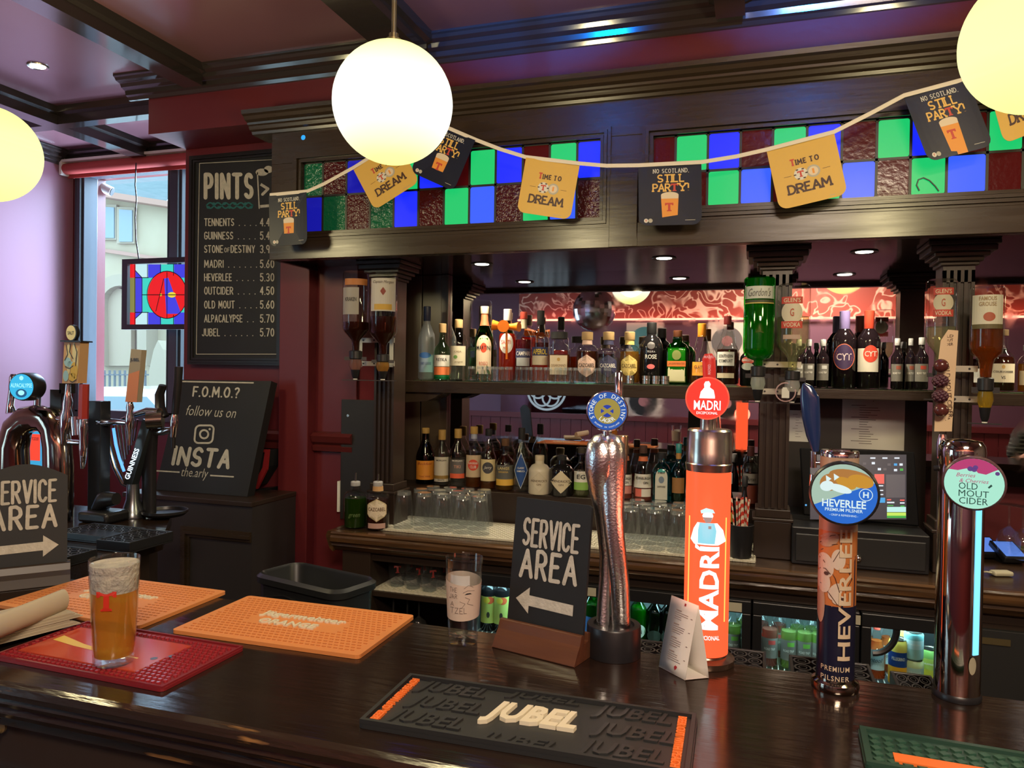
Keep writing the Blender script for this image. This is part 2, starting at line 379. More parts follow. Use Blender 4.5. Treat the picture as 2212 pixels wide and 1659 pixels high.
# ================================================================== the room
def struct(mb, name, mats, **kw): return mb.build(name, mats, kind='structure', **kw)
ZC = 2.88
struct(MB().box(-4.1, 3.3, -1.8, 3.6, -0.1, 0), 'floor', pm('dark_floorboards', (0.05, 0.03, 0.02), 0.4, var=(4, 0.6, (0.08, 0.05, 0.035)), scale=(8, 1, 1)))
struct(MB().box(-4.1, 3.3, -1.8, 3.6, ZC, ZC+0.1), 'ceiling', REDC)
m = MB(); m.box(-4.1, -3.95, -1.8, -1.25, 0, ZC); m.box(-4.1, -3.95, 0.05, 3.6, 0, ZC); m.box(-4.1, -3.95, -1.25, 0.05, 0, 0.95); m.box(-4.1, -3.95, -1.25, 0.05, 2.5, ZC)
struct(m, 'wall_left', LILAC)
m = MB(); m.box(-4.06, -3.96, -1.25, -1.19, 0.95, 2.5); m.box(-4.06, -3.96, -0.01, 0.05, 0.95, 2.5); m.box(-4.06, -3.96, -1.19, -0.01, 0.95, 1.01); m.box(-4.06, -3.96, -1.19, -0.01, 2.44, 2.5); m.box(-4.05, -3.97, -0.62, -0.58, 1.01, 2.44)
w2 = struct(m, 'window_2', pm('dark_window_frame', (0.06, 0.07, 0.09), 0.25)); MB().box(-4.02, -4.015, -1.19, -0.01, 1.01, 2.44).build('pane', glass('window_glass', (0.97, 0.985, 1.0)), parent=w2)
struct(MB().box(3.2, 3.35, -1.8, 3.6, 0, ZC), 'wall_right', pm('pale_mauve_wall', (0.22, 0.17, 0.18), 0.5))
m = MB(); m.box(-2.59, 3.3, 3.40, 3.6, 0, ZC); struct(m, 'wall_back', RED)
m = MB(); m.box(-2.59, -1.66, 2.93, 3.40, 0, 2.64); m.box(-2.015, -1.865, 2.868, 2.93, 0, 2.64)
struct(m, 'wall_pier', RED, bevel=0.003)
struct(MB().box(-2.59, 3.3, 2.70, 3.40, 2.64, ZC), 'wall_bulkhead', RED)
# wall that holds the street window: below, above and beside the opening
m = MB(); m.box(-4.1, -2.5, 3.53, 3.75, 0, 1.30); m.box(-4.1, -2.5, 3.53, 3.75, 2.78, ZC); m.box(-4.1, -3.93, 3.53, 3.75, 1.30, 2.78)
struct(m, 'wall_window', RED)
# opposite wall (seen in the back-bar mirrors)
m = MB(); m.box(-4.1, 3.3, -1.85, -1.7, 0, ZC)
struct(m, 'wall_front', pm('plum_wall_paint', (0.13, 0.055, 0.095), 0.5))
m = MB()
for k in range(60): m.box(-4.0+k*0.12, -3.885+k*0.12, -1.7, -1.68, 0, 1.10)
m.box(-4.0, 3.2, -1.7, -1.655, 1.10, 1.16); struct(m, 'trim_1', RED)
# painted wood beams and mouldings of the coffered ceiling
DBW = pm('glossy_ceiling_timber', (0.036, 0.030, 0.030), 0.12, bump=(6, 0.02), scale=(1, 0.2, 1), coat=0.5)
def beam(x0, x1, y0, y1, along, name):
    m = MB()
    if along == 'y':
        m.prism([(x0, 2.80), (x0, 2.845), (x0-0.022, 2.852), (x0-0.03, 2.88), (x1+0.03, 2.88), (x1+0.022, 2.852), (x1, 2.845), (x1, 2.80)], y0, y1, 'y')
    else:
        m.prism([(y0, 2.80), (y0, 2.845), (y0-0.022, 2.852), (y0-0.03, 2.88), (y1+0.03, 2.88), (y1+0.022, 2.852), (y1, 2.845), (y1, 2.80)], x0, x1, 'x')
    struct(m, name, DBW)
beam(-2.345, -2.25, -1.7, 2.64, 'y', 'beam_1'); beam(-3.41, -3.315, -1.7, 2.866, 'y', 'beam_2'); beam(-3.41, -3.315, 2.93, 3.44, 'y', 'beam_3')
beam(-3.95, -2.56, 2.866, 2.93, 'x', 'beam_4'); beam(-1.36, -1.205, -1.7, 2.62, 'y', 'beam_5'); beam(-0.146, -0.052, -1.7, 2.62, 'y', 'beam_6'); beam(1.0, 1.1, -1.7, 2.62, 'y', 'beam_7')
CROWN = [(0.0, 2.795), (-0.012, 2.795), (-0.018, 2.808), (-0.030, 2.812), (-0.034, 2.83), (-0.055, 2.838), (-0.062, 2.852), (-0.085, 2.858), (-0.092, 2.868), (-0.10, 2.872), (-0.10, 2.8799), (0, 2.8799)]
m = MB(); m.prism([(2.70+a, b) for a, b in CROWN], -2.69, 3.2, 'x'); struct(m, 'trim_2', DBW)
m = MB(); m.prism([(-3.949-a*0.7, b) for a, b in CROWN][::-1], -1.7, 3.44, 'y'); struct(m, 'trim_3', DBW)
m = MB(); m.prism([(3.529+a, b) for a, b in CROWN], -3.95, -2.59, 'x'); struct(m, 'trim_4', DBW)
# dado rail behind the bar
m = MB()
for x0, x1 in ((-2.59, -2.018), (-1.862, -1.665)):
    m.prism([(2.929, 1.24), (2.905, 1.245), (2.90, 1.265), (2.912, 1.272), (2.895, 1.285), (2.885, 1.312), (2.90, 1.325), (2.929, 1.33)][::-1], x0, x1, 'x')
m.box(-1.70, -1.692, 2.922, 2.93, 0.2, 1.24); struct(m, 'trim_5', pm('oxblood_gloss', (0.10, 0.016, 0.016), 0.3))

# ------------------------------------------------------------------ street window
FR = pm('dark_window_frame', (0.06, 0.07, 0.09), 0.25)
win = MB()
def wbar(x0, x1, z0=1.33, z1=2.76, y=3.52): 
    win.box(x0, x1, y, y+0.10, z0, z1); win.box(x0+0.01, x0+0.02, y-0.012, y, z0, z1); win.box(x0+0.03, x1-0.012, y-0.02, y, z0, z1)
wbar(-3.925, -3.855); wbar(-3.235, -3.135); wbar(-2.60, -2.52)
win.box(-3.93, -2.5, 3.50, 3.62, 1.29, 1.345); win.box(-3.93, -2.5, 3.52, 3.62, 2.75, 2.79)
w = win.build('window_1', FR, kind='structure', bevel=0.003)
MB().box(-3.86, -2.56, 3.565, 3.570, 1.34, 2.755).build('pane', glass('window_glass', (0.97, 0.985, 1.0)), parent=w)

# roller blind
t = thing('roller_blind', 'red roller blind rolled up above the street window', 'blind', (-3.93, 3.455, 2.775))
m = MB(); m.cyl((0.0, 0, 0), (1.34, 0, 0), 0.032, n=20); m.box(0.0, 1.34, 0.02, 0.024, -0.05, 0); m.build('blind_roll', pm('red_blind_fabric', (0.42, 0.06, 0.05), 0.7), t)
m = MB(); m.box(-0.012, 0.008, -0.035, 0.07, -0.04, 0.045); m.build('end_bracket', WHITE, t, bevel=0.006)
m = MB(); m.box(0.0, 1.34, -0.03, 0.065, 0.036, 0.05); m.build('head_rail', WHITE, t)

# stained-glass panel hung in the street window
t = thing('stained_glass_panel', 'framed stained glass panel with red disc hanging in the street window', 'stained glass', (0, 0, 0))
SY = 3.40
A = WY(268, 561, SY); B = WY(272, 712, SY); RX = -2.66
x0, z1, z0 = A.x, A.z, B.z
def cg(n, c, s=0.55): return em('lit_glass_'+n, c, s)
GR, GB, GT, GW, GO, GY = cg('red', (0.95, 0.012, 0.015), .9), cg('blue', (0.06, 0.06, 0.85), .9), cg('teal', (0.05, 0.75, 0.62), .9), cg('pale', (0.62, 0.95, 1.0), .9), cg('olive', (0.30, 0.30, 0.08), .8), cg('yellow', (0.95, 0.80, 0.05), .9)
m = MB(); b = 0.028
m.box(x0, RX, SY-0.015, SY+0.015, z1-b, z1); m.box(x0, RX, SY-0.015, SY+0.015, z0, z0+b); m.box(x0, x0+b+0.01, SY-0.015, SY+0.015, z0+b, z1-b); m.box(RX-b, RX, SY-0.015, SY+0.015, z0+b, z1-b)
m.build('wooden_frame', pm('black_frame_wood', (0.02, 0.018, 0.02), 0.4), t)
def P2(x, y): p = WY(x, y, SY); return (p.x, p.z)
m = MB()
def pane(pts, mi, d=0.0): 
    q = [P2(*p) for p in pts]; m.add([(a, SY-d, c) for a, c in q], [tuple(range(len(q)))], mi)
cells = [((281, 571, 293, 600), 0), ((281, 600, 293, 675), 4), ((281, 675, 293, 704), 0), ((293, 571, 320, 704), 3), ((320, 571, 348, 600), 1), ((348, 571, 376, 704), 2), ((376, 571, 402, 600), 1), ((320, 675, 348, 704), 1), ((376, 675, 402, 704), 1), ((308, 600, 348, 675), 2), ((376, 600, 402, 675), 2)]
for (a, c, d, e), k in cells: pane([(a, c), (d, c), (d, e), (a, e)], k, 0.0 if k == 3 else 0.0005)
pane([(293, 584), (308, 600), (308, 675), (293, 689)], 1, 0.001)
cxp, cyp = 362, 637
disc = [(cxp+43*math.cos(2*PI*k/36), cyp+51*math.sin(2*PI*k/36)) for k in range(36)]
pane(disc, 0, 0.0015)
pane([(355, 602), (364, 600), (392, 678), (360, 678)], 1, 0.002); pane([(372+9*math.cos(2*PI*k/16), 637+6*math.sin(2*PI*k/16)) for k in range(16)], 5, 0.003); pane([(348+3*math.cos(2*PI*k/10), 637+3*math.sin(2*PI*k/10)) for k in range(10)], 5, 0.003)
m.build('coloured_panes', [GR, GB, GT, GW, GO, GY], t)
m = MB()
for pts in ([(293, 571), (293, 704)], [(320, 571), (320, 600)], [(348, 571), (348, 590)], [(376, 571), (376, 595)], [(308, 600), (308, 675)], [(293, 600), (322, 600)], [(293, 675), (322, 675)], [(293, 584), (308, 600)], [(293, 689), (308, 675)], [(320, 637), (404, 637)], [(362, 588), (362, 688)], [(308, 637), (320, 637)], [(355, 602), (338, 672)], disc+disc[:1], [(320, 675), (320, 704)], [(348, 684), (348, 704)], [(376, 680), (376, 704)]):
    q = [P2(*p) for p in pts]; m.put(ribbon(q, 0.0045), lambda a, c: (a, SY-0.0045, c), 0)
m.build('lead_lines', BLACKM, t)
MB().tube([WY(*p, 3.405) for p in ((294, 352), (292, 400), (295, 430), (292, 470), (294, 520), (300, 561))], 0.0035, 6).build('hanging_wire', BLACK, t)

# ------------------------------------------------------------------ outside, across the street
def at(x, y, Y): return WY(x, y, Y)
SKYS = pm('pale_sandstone', (0.46, 0.40, 0.29), 0.9, var=(0.6, 0.7, (0.36, 0.30, 0.20)))
STONE = pm('dressed_stone', (0.36, 0.31, 0.23), 0.9)
FY = 24.0
bl = thing('stone_church', 'pale sandstone church with slate roof across the street', 'building', at(280, 900, FY))
loc = bl.location.copy()
def q2(mb, pts, Y, mat=0, d=0.4):
    P = [at(x, y, Y)-loc for x, y in pts]; n = len(P)
    mb.add([(p.x, p.y, p.z) for p in P]+[(p.x, p.y+d, p.z) for p in P], [tuple(range(n))[::-1], tuple(range(n, 2*n))]+[(k, (k+1) % n, (k+1) % n+n, k+n) for k in range(n)], mat)
m = MB(); q2(m, [(60, 392), (362, 439), (362, 900), (60, 900)], FY, 0, 5.0); m.build('facade_wall', SKYS, bl)
m = MB(); a0, a1 = at(60, 388, FY-0.5)-loc, at(358, 436, FY-0.5)-loc
m.add([a0, a1, a1+Vector((0, 6, 7.5)), a0+Vector((0, 6, 7.5))], [(0, 1, 2, 3)])
m.build('slate_roof', pm('blue_slate', (0.16, 0.21, 0.23), 0.7, bump=(3, 0.5), var=(2, 0.5, (0.12, 0.17, 0.19)), scale=(1, 6, 6)), bl)
m = MB(); q2(m, [(60, 386), (362, 434), (362, 446), (60, 400)], FY-0.7, 0, 0.7); q2(m, [(200, 533), (362, 558), (362, 565), (200, 541)], FY-0.25, 0, 0.3); m.build('eaves_moulding', pm('pinkish_stone', (0.40, 0.24, 0.19), 0.9), bl)
for (x0_, y0_, x1_, y1_) in ((216, 446, 246, 514), (257, 452, 285, 522), (210, 676, 229, 726)):
    m = MB(); q2(m, [(x0_-5, y0_-5), (x1_+5, y0_-4), (x1_+5, y1_+4), (x0_-5, y1_+4)], FY-0.15, 0, 0.2)
    w_ = m.build('window', STONE, bl); m = MB(); q2(m, [(x0_, y0_), (x1_, y0_+2), (x1_, y1_), (x0_, y1_)], FY-0.2, 0, 0.06); m.build('window_pane', pm('street_glass', (0.20, 0.28, 0.33), 0.1), w_)
m = MB(); q2(m, [(258+58*math.cos(rad(a)), 650-58*math.sin(rad(a))) for a in range(0, 181, 15)]+[(200, 790), (222, 790)]+[(258+38*math.cos(rad(a)), 655-38*math.sin(rad(a))) for a in range(180, -1, -15)]+[(296, 790), (316, 790)], FY-0.6, 0, 0.6); m.build('porch_arch', STONE, bl)
m = MB(); q2(m, [(255+28*math.cos(rad(a)), 655-32*math.sin(rad(a))) for a in range(0, 181, 15)]+[(227, 790), (283, 790)], FY-0.3, 0, 0.2); m.build('porch_recess', pm('porch_shade', (0.40, 0.33, 0.24), 0.9), bl)
for (x0_, y0_, x1_, y1_) in ((306, 712, 323, 736), (383, 425, 400, 468), (386, 480, 398, 540)):
    m = MB(); q2(m, [(x0_, y0_), (x1_, y0_), (x1_, y1_), (x0_, y1_)], FY-0.3, 0, 0.1); m.build('lattice_window', pm('leaded_glass', (0.25, 0.32, 0.36), 0.2), bl)
m = MB(); q2(m, [(366, 395), (400, 330), (440, 400), (440, 900), (366, 900)], FY-0.1, 0, 5.0); m.build('gable_wall', SKYS, bl)
m = MB()
for k in range(15): q2(m, [(212+k*11, 800), (214+k*11, 800), (214+k*11, 965), (212+k*11, 965)], 14, 0, 0.05)
for y_ in (808, 838): q2(m, [(208, y_), (375, y_), (375, y_+3), (208, y_+3)], 14, 0, 0.05)
o = m.build('iron_railing', pm('iron_paint', (0.10, 0.13, 0.15), 0.5), label='iron railing along the far pavement beyond the parked car', cat='railing')
m = MB(); q2(m, [(322, 800), (332, 755), (341, 735), (352, 755), (360, 800), (360, 1010), (322, 1010)], 13.0, 0, 0.6); m.v = [v+Vector((0, 0, 0)) for v in m.v]
for v in m.v: v += loc
m.build('stone_gate_pier', STONE, label='pointed stone gate pier behind the railing across the street', cat='pier')
for o_ in bpy.data.objects:
    if o_.name == 'iron_railing': o_.location = loc
# parked white car
cp = at(265, 880, 8.0)
t = thing('parked_car', 'white car parked in the street outside the window', 'car', (cp.x-0.3, 8.0, -0.15))
m = MB(); zt = at(265, 836, 8.0).z+0.15
prof = [(-1.9, 0.35), (-1.9, 0.8), (-1.1, 0.95), (-0.55, zt-0.08), (0.0, zt), (0.75, zt-0.02), (1.35, 1.0), (1.9, 0.92), (1.95, 0.35)]
m.prism(prof, 0, 1.6, 'y', smooth=False); m.build('car_body', pm('white_car_paint', (0.85, 0.87, 0.88), 0.15, coat=0.6), t, bevel=0.05)
m = MB(); m.prism([(-0.95, 0.98), (-0.48, zt-0.14), (0.70, zt-0.12), (1.15, 1.0)], -0.01, 1.61, 'y'); m.build('side_window', pm('car_glass', (0.16, 0.24, 0.28), 0.05), t)
for x in (-1.2, 1.25):
    m = MB(); m.cyl((x, -0.02, 0.32), (x, 0.2, 0.32), 0.32, n=24); m.build('wheel', BLACKM, t)
struct(MB().box(-30, 30, 3.76, 60, -0.35, -0.15), 'street', pm('pale_asphalt', (0.30, 0.31, 0.32), 0.9))
# red-painted shop front pillar just outside the glass
a0, a1 = at(186, 400, 3.76), at(214, 400, 3.90)
o = MB().box(a0.x, a1.x, 3.76, 3.90, -0.15, 2.95).build('shopfront_pillar', pm('salmon_red_paint', (0.26, 0.020, 0.018), 0.6), kind='structure')
c = at(201, 405, 3.74)
t = thing('security_camera', 'white bullet security camera fixed outside the window', 'camera', c)
m = MB(); m.cyl((0, 0.03, 0), (0, 0.0, 0), 0.035, n=20); m.cyl((0, 0.0, 0), (0.03, -0.03, 0.012), 0.014, n=10); m.build('mount', WHITE, t)
m = MB(); d = Vector((0.105, 0.05, -0.05)); m.cyl((0.025, -0.03, 0.02), Vector((0.025, -0.03, 0.02))+d, 0.030, n=20); m.build('camera_body', WHITE, t)
m = MB(); m.cyl(Vector((0.025, -0.03, 0.02))+d*0.98, Vector((0.025, -0.03, 0.02))+d*1.04, 0.026, n=20); m.build('camera_lens', BLACK, t)

# ------------------------------------------------------------------ what the mirrors show of the room behind
SW, nt, b = nodes('red_graffiti_paper')
tc = nt.nodes.new('ShaderNodeTexCoord'); n1 = _n(nt, 'ShaderNodeTexNoise', Scale=4.0, Detail=1.0, Distortion=2.2)
r1 = nt.nodes.new('ShaderNodeValToRGB'); e = r1.color_ramp.elements
e[0].position = 0.44; e[0].color = (0.30, 0.055, 0.04, 1); e[1].position = 0.47; e[1].color = (0.9, 0.62, 0.5, 1)
for p, cc in ((0.50, (0.9, 0.62, 0.5, 1)), (0.53, (0.30, 0.055, 0.04, 1))): x = e.new(p); x.color = cc
nt.links.new(tc.outputs['Object'], n1.inputs['Vector']); nt.links.new(n1.outputs[0], r1.inputs[0]); nt.links.new(r1.outputs[0], b.inputs['Base Color'])
struct(MB().box(-2.6, 3.1, -1.70, -1.69, 2.22, 2.78), 'wall_mural', SW)
MB().box(-2.6, 3.1, -1.66, -1.64, 2.205, 2.225).build('led_strip', em('red_led', (1.0, 0.32, 0.2), 4), label='glowing red strip light under the patterned wall band', cat='strip light')
light('AREA', 'led_strip_light', (0.2, -1.6, 2.22), 4.5, (1.0, 0.22, 0.12), (0.2, -1.72, 2.9), (5.0, 0.04))
for i, (x, z, lbl) in enumerate(((-1.15, 1.98, 'record in a pale frame under the red band, teal sleeve'), (-0.28, 1.98, 'record in a pale frame under the red band, grey sleeve'), (-0.28, 1.32, 'black record in a pale frame above the dado'), (-1.15, 1.32, 'black record in a pale frame beside the knot mirror'))):
    t = thing('framed_record', lbl, 'framed record', (x, -1.69, z), 0, 'framed records on the wall opposite the bar')
    m = MB(); m.box(-0.2, 0.2, 0, 0.02, -0.2, 0.2); m.build('frame', pm('pale_frame', (0.75, 0.66, 0.58), 0.5), t)
    m = MB(); m.cyl((0, 0.02, 0), (0, 0.026, 0), 0.155, n=32); m.build('record', pm('record_%d' % i, ((0.10, 0.34, 0.36), (0.16, 0.15, 0.16), (0.02, 0.02, 0.02), (0.02, 0.02, 0.02))[i], 0.3), t)
    m = MB(); m.cyl((0, 0.026, 0), (0, 0.028, 0), 0.055, n=24); m.build('record_label', pm('record_label', (0.45, 0.20, 0.22), 0.6), t)
t = thing('wall_mirror', 'black wall mirror etched with a pale knot roundel', 'mirror', (-2.25, -1.69, 1.40))
MB().box(-0.55, 0.55, 0, 0.02, -0.3, 0.3).build('glass_plate', pm('dark_mirror', (0.25, 0.24, 0.26), 0.03, 1.0), t)
m = MB()
m.ring((0, 0.022, 0.02), 0.21, 0.235); 
for k in range(6): m.ring((0.10*math.cos(k*PI/3), 0.023+0.0005*k, 0.02+0.10*math.sin(k*PI/3)), 0.085, 0.105, 28)
m.build('etched_knot', em('etched_glow', (0.45, 0.6, 0.66), 0.7), t)  # the etching is given a glow of its own so the knot reads pale
t = thing('disco_ball', 'mirrored disco ball hanging from the ceiling behind the drinker', 'disco ball', (-1.42, -0.25, 2.20))
m = MB(); n_, k_ = 28, 18
vs = [(0.2*math.sin(PI*j/k_)*math.cos(2*PI*i/n_), 0.2*math.sin(PI*j/k_)*math.sin(2*PI*i/n_), 0.2*math.cos(PI*j/k_)) for j in range(k_+1) for i in range(n_)]
m.add(vs, [(j*n_+i, j*n_+(i+1) % n_, (j+1)*n_+(i+1) % n_, (j+1)*n_+i) for j in range(k_) for i in range(n_)]); m.build('mirror_tiles', CHROME, t)
MB().cyl((0, 0, 0.19), (0, 0, 0.68), 0.004, n=6).build('chain', STEEL, t)
# ================================================================== the back bar
HY = 2.61                                      # face of the canopy
# ---- canopy with stained-glass lights
t = thing('bar_canopy', 'dark timber canopy with leaded coloured glass over the back bar', 'canopy', (-1.88, HY, 2.045))
O = Vector(t.location)
class LB(MB):                                  # boxes given in room coordinates, stored relative to an origin
    def __init__(s, o): super().__init__(); s.o = Vector(o)
    def build(s, *a, **k):
        for v in s.v: v -= s.o
        return super().build(*a, **k)
XE = 2.2
m = LB(O)
m.box(-1.88, XE, HY, HY+0.04, 2.433, 2.566); m.box(-1.88, XE, HY, HY+0.04, 2.045, 2.150)
for a, b in ((-1.88, -1.742), (-0.525, -0.348), (1.35, 1.52), (2.1, XE)): m.box(a, b, HY, HY+0.04, 2.150, 2.433)
m.box(-1.878, -1.86, HY+0.04, 2.93, 2.045, 2.566); m.box(-1.86, XE, HY+0.20, HY+0.22, 2.085, 2.566)
m.build('face_boards', WOOD, t, bevel=0.002)
m = LB(O); m.box(-1.88, XE, HY-0.008, HY, 2.045, 2.128); m.box(-0.492, -0.394, HY-0.012, HY-0.0085, 2.045, 2.30)
m.build('bottom_rail', WOOD, t, bevel=0.002)
m = LB(O); m.box(-1.88, XE, HY, 3.30, 2.062, 2.085); m.build('soffit', pm('soffit_gloss', (0.055, 0.036, 0.034), 0.13, bump=(3, 0.05)), t)
CORN = [(0.0, 2.555), (-0.012, 2.556), (-0.016, 2.566), (-0.030, 2.570), (-0.036, 2.582), (-0.044, 2.586), (-0.046, 2.594), (-0.062, 2.600), (-0.070, 2.612), (-0.082, 2.617), (-0.085, 2.632), (0.10, 2.632), (0.10, 2.555)]
m = LB(O); m.prism([(HY+a, b) for a, b in CORN], -1.965, XE, 'x'); m.build('cornice', WOOD, t)
def mould(mb, x0, x1, z0, z1, y):
    for k, (i, d) in enumerate(((0.0, 0.010), (0.012, 0.016), (0.026, 0.006))):
        a0, a1, b0, b1 = x0-0.034+i, x1+0.034-i, z0-0.034+i, z1+0.034-i; w = 0.011
        mb.box(a0, a1, y-d, y, b1-w, b1); mb.box(a0, a1, y-d, y, b0, b0+w); mb.box(a0, a0+w, y-d, y, b0+w, b1-w); mb.box(a1-w, a1, y-d, y, b0+w, b1-w)
m = LB(O); mould(m, -1.742, -0.525, 2.150, 2.433, HY); mould(m, -0.348, 1.35, 2.172, 2.425, HY); m.build('panel_moulding', WOOD, t)
# coloured panes, the canopy light put into them as glow; the first few dim
PG = [em('pane_green_lit', (0.01, 0.62, 0.16), 0.95), em('pane_blue_lit', (0.008, 0.022, 1.0), 1.05), pm('pane_red', (0.045, 0.003, 0.003), 0.16, em=(0.07, 0.003, 0.003), es=0.45, bump=(55, 0.08)), em('pane_paleblue_lit', (0.035, 0.11, 1.0), 1.1),
      pm('pane_green_dim', (0.006, 0.075, 0.030), 0.15, em=(0.0, 0.06, 0.02), es=0.4, bump=(60, 0.9)), pm('pane_blue_dim', (0.01, 0.01, 0.22), 0.15, em=(0.01, 0.012, 0.6), es=0.5, bump=(20, 0.2)), pm('pane_red_ripple', (0.06, 0.004, 0.004), 0.14, bump=(90, 0.5))]
CAME = pm('lead_came', (0.05, 0.05, 0.045), 0.45, 0.6)
def lights(name, xs, z0, zm, z1, top, bot, n):
    g = MB(); c = MB(); y = HY+0.018; idx = {'G': 0, 'B': 1, 'R': 2, 'P': 3, 'g': 4, 'b': 5, 'r': 6}
    for i in range(len(xs)-1):
        for (a, b, s_) in ((zm, z1, top), (z0, zm, bot)):
            w, h = xs[i+1]-xs[i], b-a
            p = roundrect(w-0.008, h-0.008, 0.007, 3)
            g.prism([((xs[i]+xs[i+1])/2+px, (a+b)/2+pz) for px, pz in p], y, y+0.004, 'y', idx[s_[i]])
            cy0 = (a+b)/2
            for (qx0, qx1, qz0, qz1) in ((xs[i], xs[i]+0.004, a, b), (xs[i+1]-0.004, xs[i+1], a, b), (xs[i], xs[i+1], a, a+0.004), (xs[i], xs[i+1], b-0.004, b)): c.box(qx0, qx1, y-0.002, y+0.0035, qz0, qz1)
    for q in (g, c):
        for v in q.v: v -= O
    p_ = g.build('coloured_glass', PG, t); c.build('lead_came', CAME, p_)
xs = [WY(x, 400, HY).x for x in (650, 692.5, 743.5, 795, 846.5, 900, 955.5, 1010.5, 1067, 1125.5, 1184, 1243.5, 1297)]
lights('a', xs, 2.152, 2.296, 2.431, 'grbrGBRGBRGB', 'bgrgBrGPrGPr', 0)
xs = [WY(x, 350, HY).x for x in (1408, 1458, 1528, 1599, 1669, 1743, 1819, 1895, 1969, 2048, 2136)]; xs += [xs[-1]+0.0945*k for k in range(1, 6)]
lights('b', xs, 2.174, 2.296, 2.423, 'RGBRGBRGBRGBRGB', 'BRGPRGPRGPRGBRG', 0)
m = LB(O)
m.tube([WY(x, y, HY+0.012) for x, y in ((1986, 412), (1980, 400), (1984, 388), (1995, 384), (2008, 390), (2020, 402), (2028, 413))], 0.0022, 6); m.build('loose_cable', BLACK, t)
p = WY(655, 297, HY-0.001); m = LB(O); m.disc((p.x, HY-0.001, p.z), 0.010, 20); m.build('blue_pilot_light', em('blue_pilot', (0.02, 0.35, 0.85), 1.2), t)
# ---- downlights in the soffit
for i, (x, y) in enumerate(DOWN):
    d = thing('downlight', ('small recessed downlight in the canopy soffit nearest the chalkboard', 'small recessed downlight in the canopy soffit above the dark rose bottle', 'small recessed downlight in the canopy soffit above the two wine bottles', 'small recessed downlight in the canopy soffit past the third pilaster')[i], 'downlight', (x, y, 2.062), 0, 'downlights in the canopy soffit')
    MB().lathe([(0.030, -0.001), (0.046, -0.004), (0.048, -0.0005)], 28).build('trim_ring', BLACK, d)
    MB().lathe([(0.030, -0.0015), (0.029, -0.003)], 24).build('lens', em('downlight_lens', (1.0, 0.92, 0.78), 9), d)
# ---- pilasters
def pilaster(x0, x1, label, plate=False):
    d = thing('bar_pilaster', label, 'pilaster', (x0, 2.86, 0.95), 0, 'fluted pilasters of the back bar'); o = Vector(d.location)
    m = LB(o); n = 4; w = (x1-x0)/(2*n+1)
    m.box(x0, x1, 2.868, 2.965, 0.951, 2.0615)
    for k in range(n+1): m.box(x0+w*2*k, x0+w*(2*k+1), 2.857, 2.868, 1.13, 1.97)
    m.box(x0, x1, 2.857, 2.868, 1.93, 1.985); m.build('shaft', WOODP, d)
    m = LB(o)
    for (e, z0_, z1_) in ((0.010, 1.985, 1.997), (0.020, 1.997, 2.012), (0.034, 2.012, 2.026), (0.05, 2.026, 2.046), (0.058, 2.046, 2.0615)):
        m.box(x0-e, x1+e, 2.857-e*1.2, 2.965+e*.4, z0_, z1_)
    m.build('capital', BLACKM if False else WOODP, d, bevel=0.003)
    m = LB(o); m.box(x0-0.014, x1+0.014, 2.845, 2.98, 0.951, 1.085); m.box(x0-0.020, x1+0.020, 2.838, 2.985, 1.085, 1.097); m.box(x0-0.010, x1+0.010, 2.848, 2.975, 1.097, 1.128); m.build('plinth', WOODP, d, bevel=0.003)
    return d
pilaster(-1.535, -1.442, 'fluted dark pilaster carrying two spirit optics by the oxblood wall')
pilaster(0.022, 0.122, 'fluted dark pilaster carrying the green gin optic')
pilaster(0.598, 0.693, 'fluted dark pilaster behind the berry tap handle')
# timber end board beside the first pilaster, with a switch plate on its edge
t2 = thing('end_board', 'dark upright end board beside the pilaster and the two pourer bottles', 'board', (-1.72, 2.905, 0.951))
MB().box(0, 0.165, 0, 0.02, 0.0, 0.525).build('board', pm('charcoal_board', (0.020, 0.018, 0.018), 0.5), t2, bevel=0.002)
MB().box(-0.014, -0.001, -0.004, 0.03, 0.03, 0.165).build('switch_plate', WHITE, t2, bevel=0.002, label='white switch plate on the edge')
for z in (0.455, 0.345): MB().cyl((0.035, -0.004, z), (0.035, 0.0, z), 0.006, n=10).build('screw', STEEL, t2)
# ---- mirrors and backing panels
MIR, nt, b = nodes('smeared_mirror')
b.inputs['Base Color'].default_value = (0.80, 0.76, 0.78, 1); b.inputs['Metallic'].default_value = 1.0
tc = nt.nodes.new('ShaderNodeTexCoord'); n1 = _n(nt, 'ShaderNodeTexNoise', Scale=5.0, Detail=5.0, Distortion=2.0); mr = nt.nodes.new('ShaderNodeMapRange')
mr.inputs['From Min'].default_value = 0.52; mr.inputs['From Max'].default_value = 0.75; mr.inputs['To Min'].default_value = 0.012; mr.inputs['To Max'].default_value = 0.10
nt.links.new(tc.outputs['Object'], n1.inputs['Vector']); nt.links.new(n1.outputs[0], mr.inputs[0]); nt.links.new(mr.outputs[0], b.inputs['Roughness'])
def mirror(x0, x1, z0, z1, label):
    d = thing('bar_mirror', label, 'mirror', (x0, 3.30, z0), 0, 'mirrors of the back bar')
    MB().box(0, x1-x0, 0, 0.012, 0, z1-z0).build('mirror_glass', MIR, d)
    m = MB(); m.box(0, x1-x0, 0.0125, 0.09, 0, z1-z0); m.build('backing', BLACKM, d)
mirror(-1.375, 0.0695, 1.085, 2.062, 'wide mirror behind both rows of spirit bottles')
mirror(0.0705, 0.6445, 1.565, 2.062, 'smeared mirror behind the wine bottles')
mirror(0.6455, XE, 1.20, 2.062, 'mirror beyond the third pilaster behind the brandy bottles')
m = MB(); m.box(-1.655, -1.515, 3.28, 3.39, 0.951, 2.061); m.box(-1.512, -1.415, 3.283, 3.39, 0.951, 2.061); m.box(-1.412, -1.376, 3.275, 3.39, 0.951, 2.061)
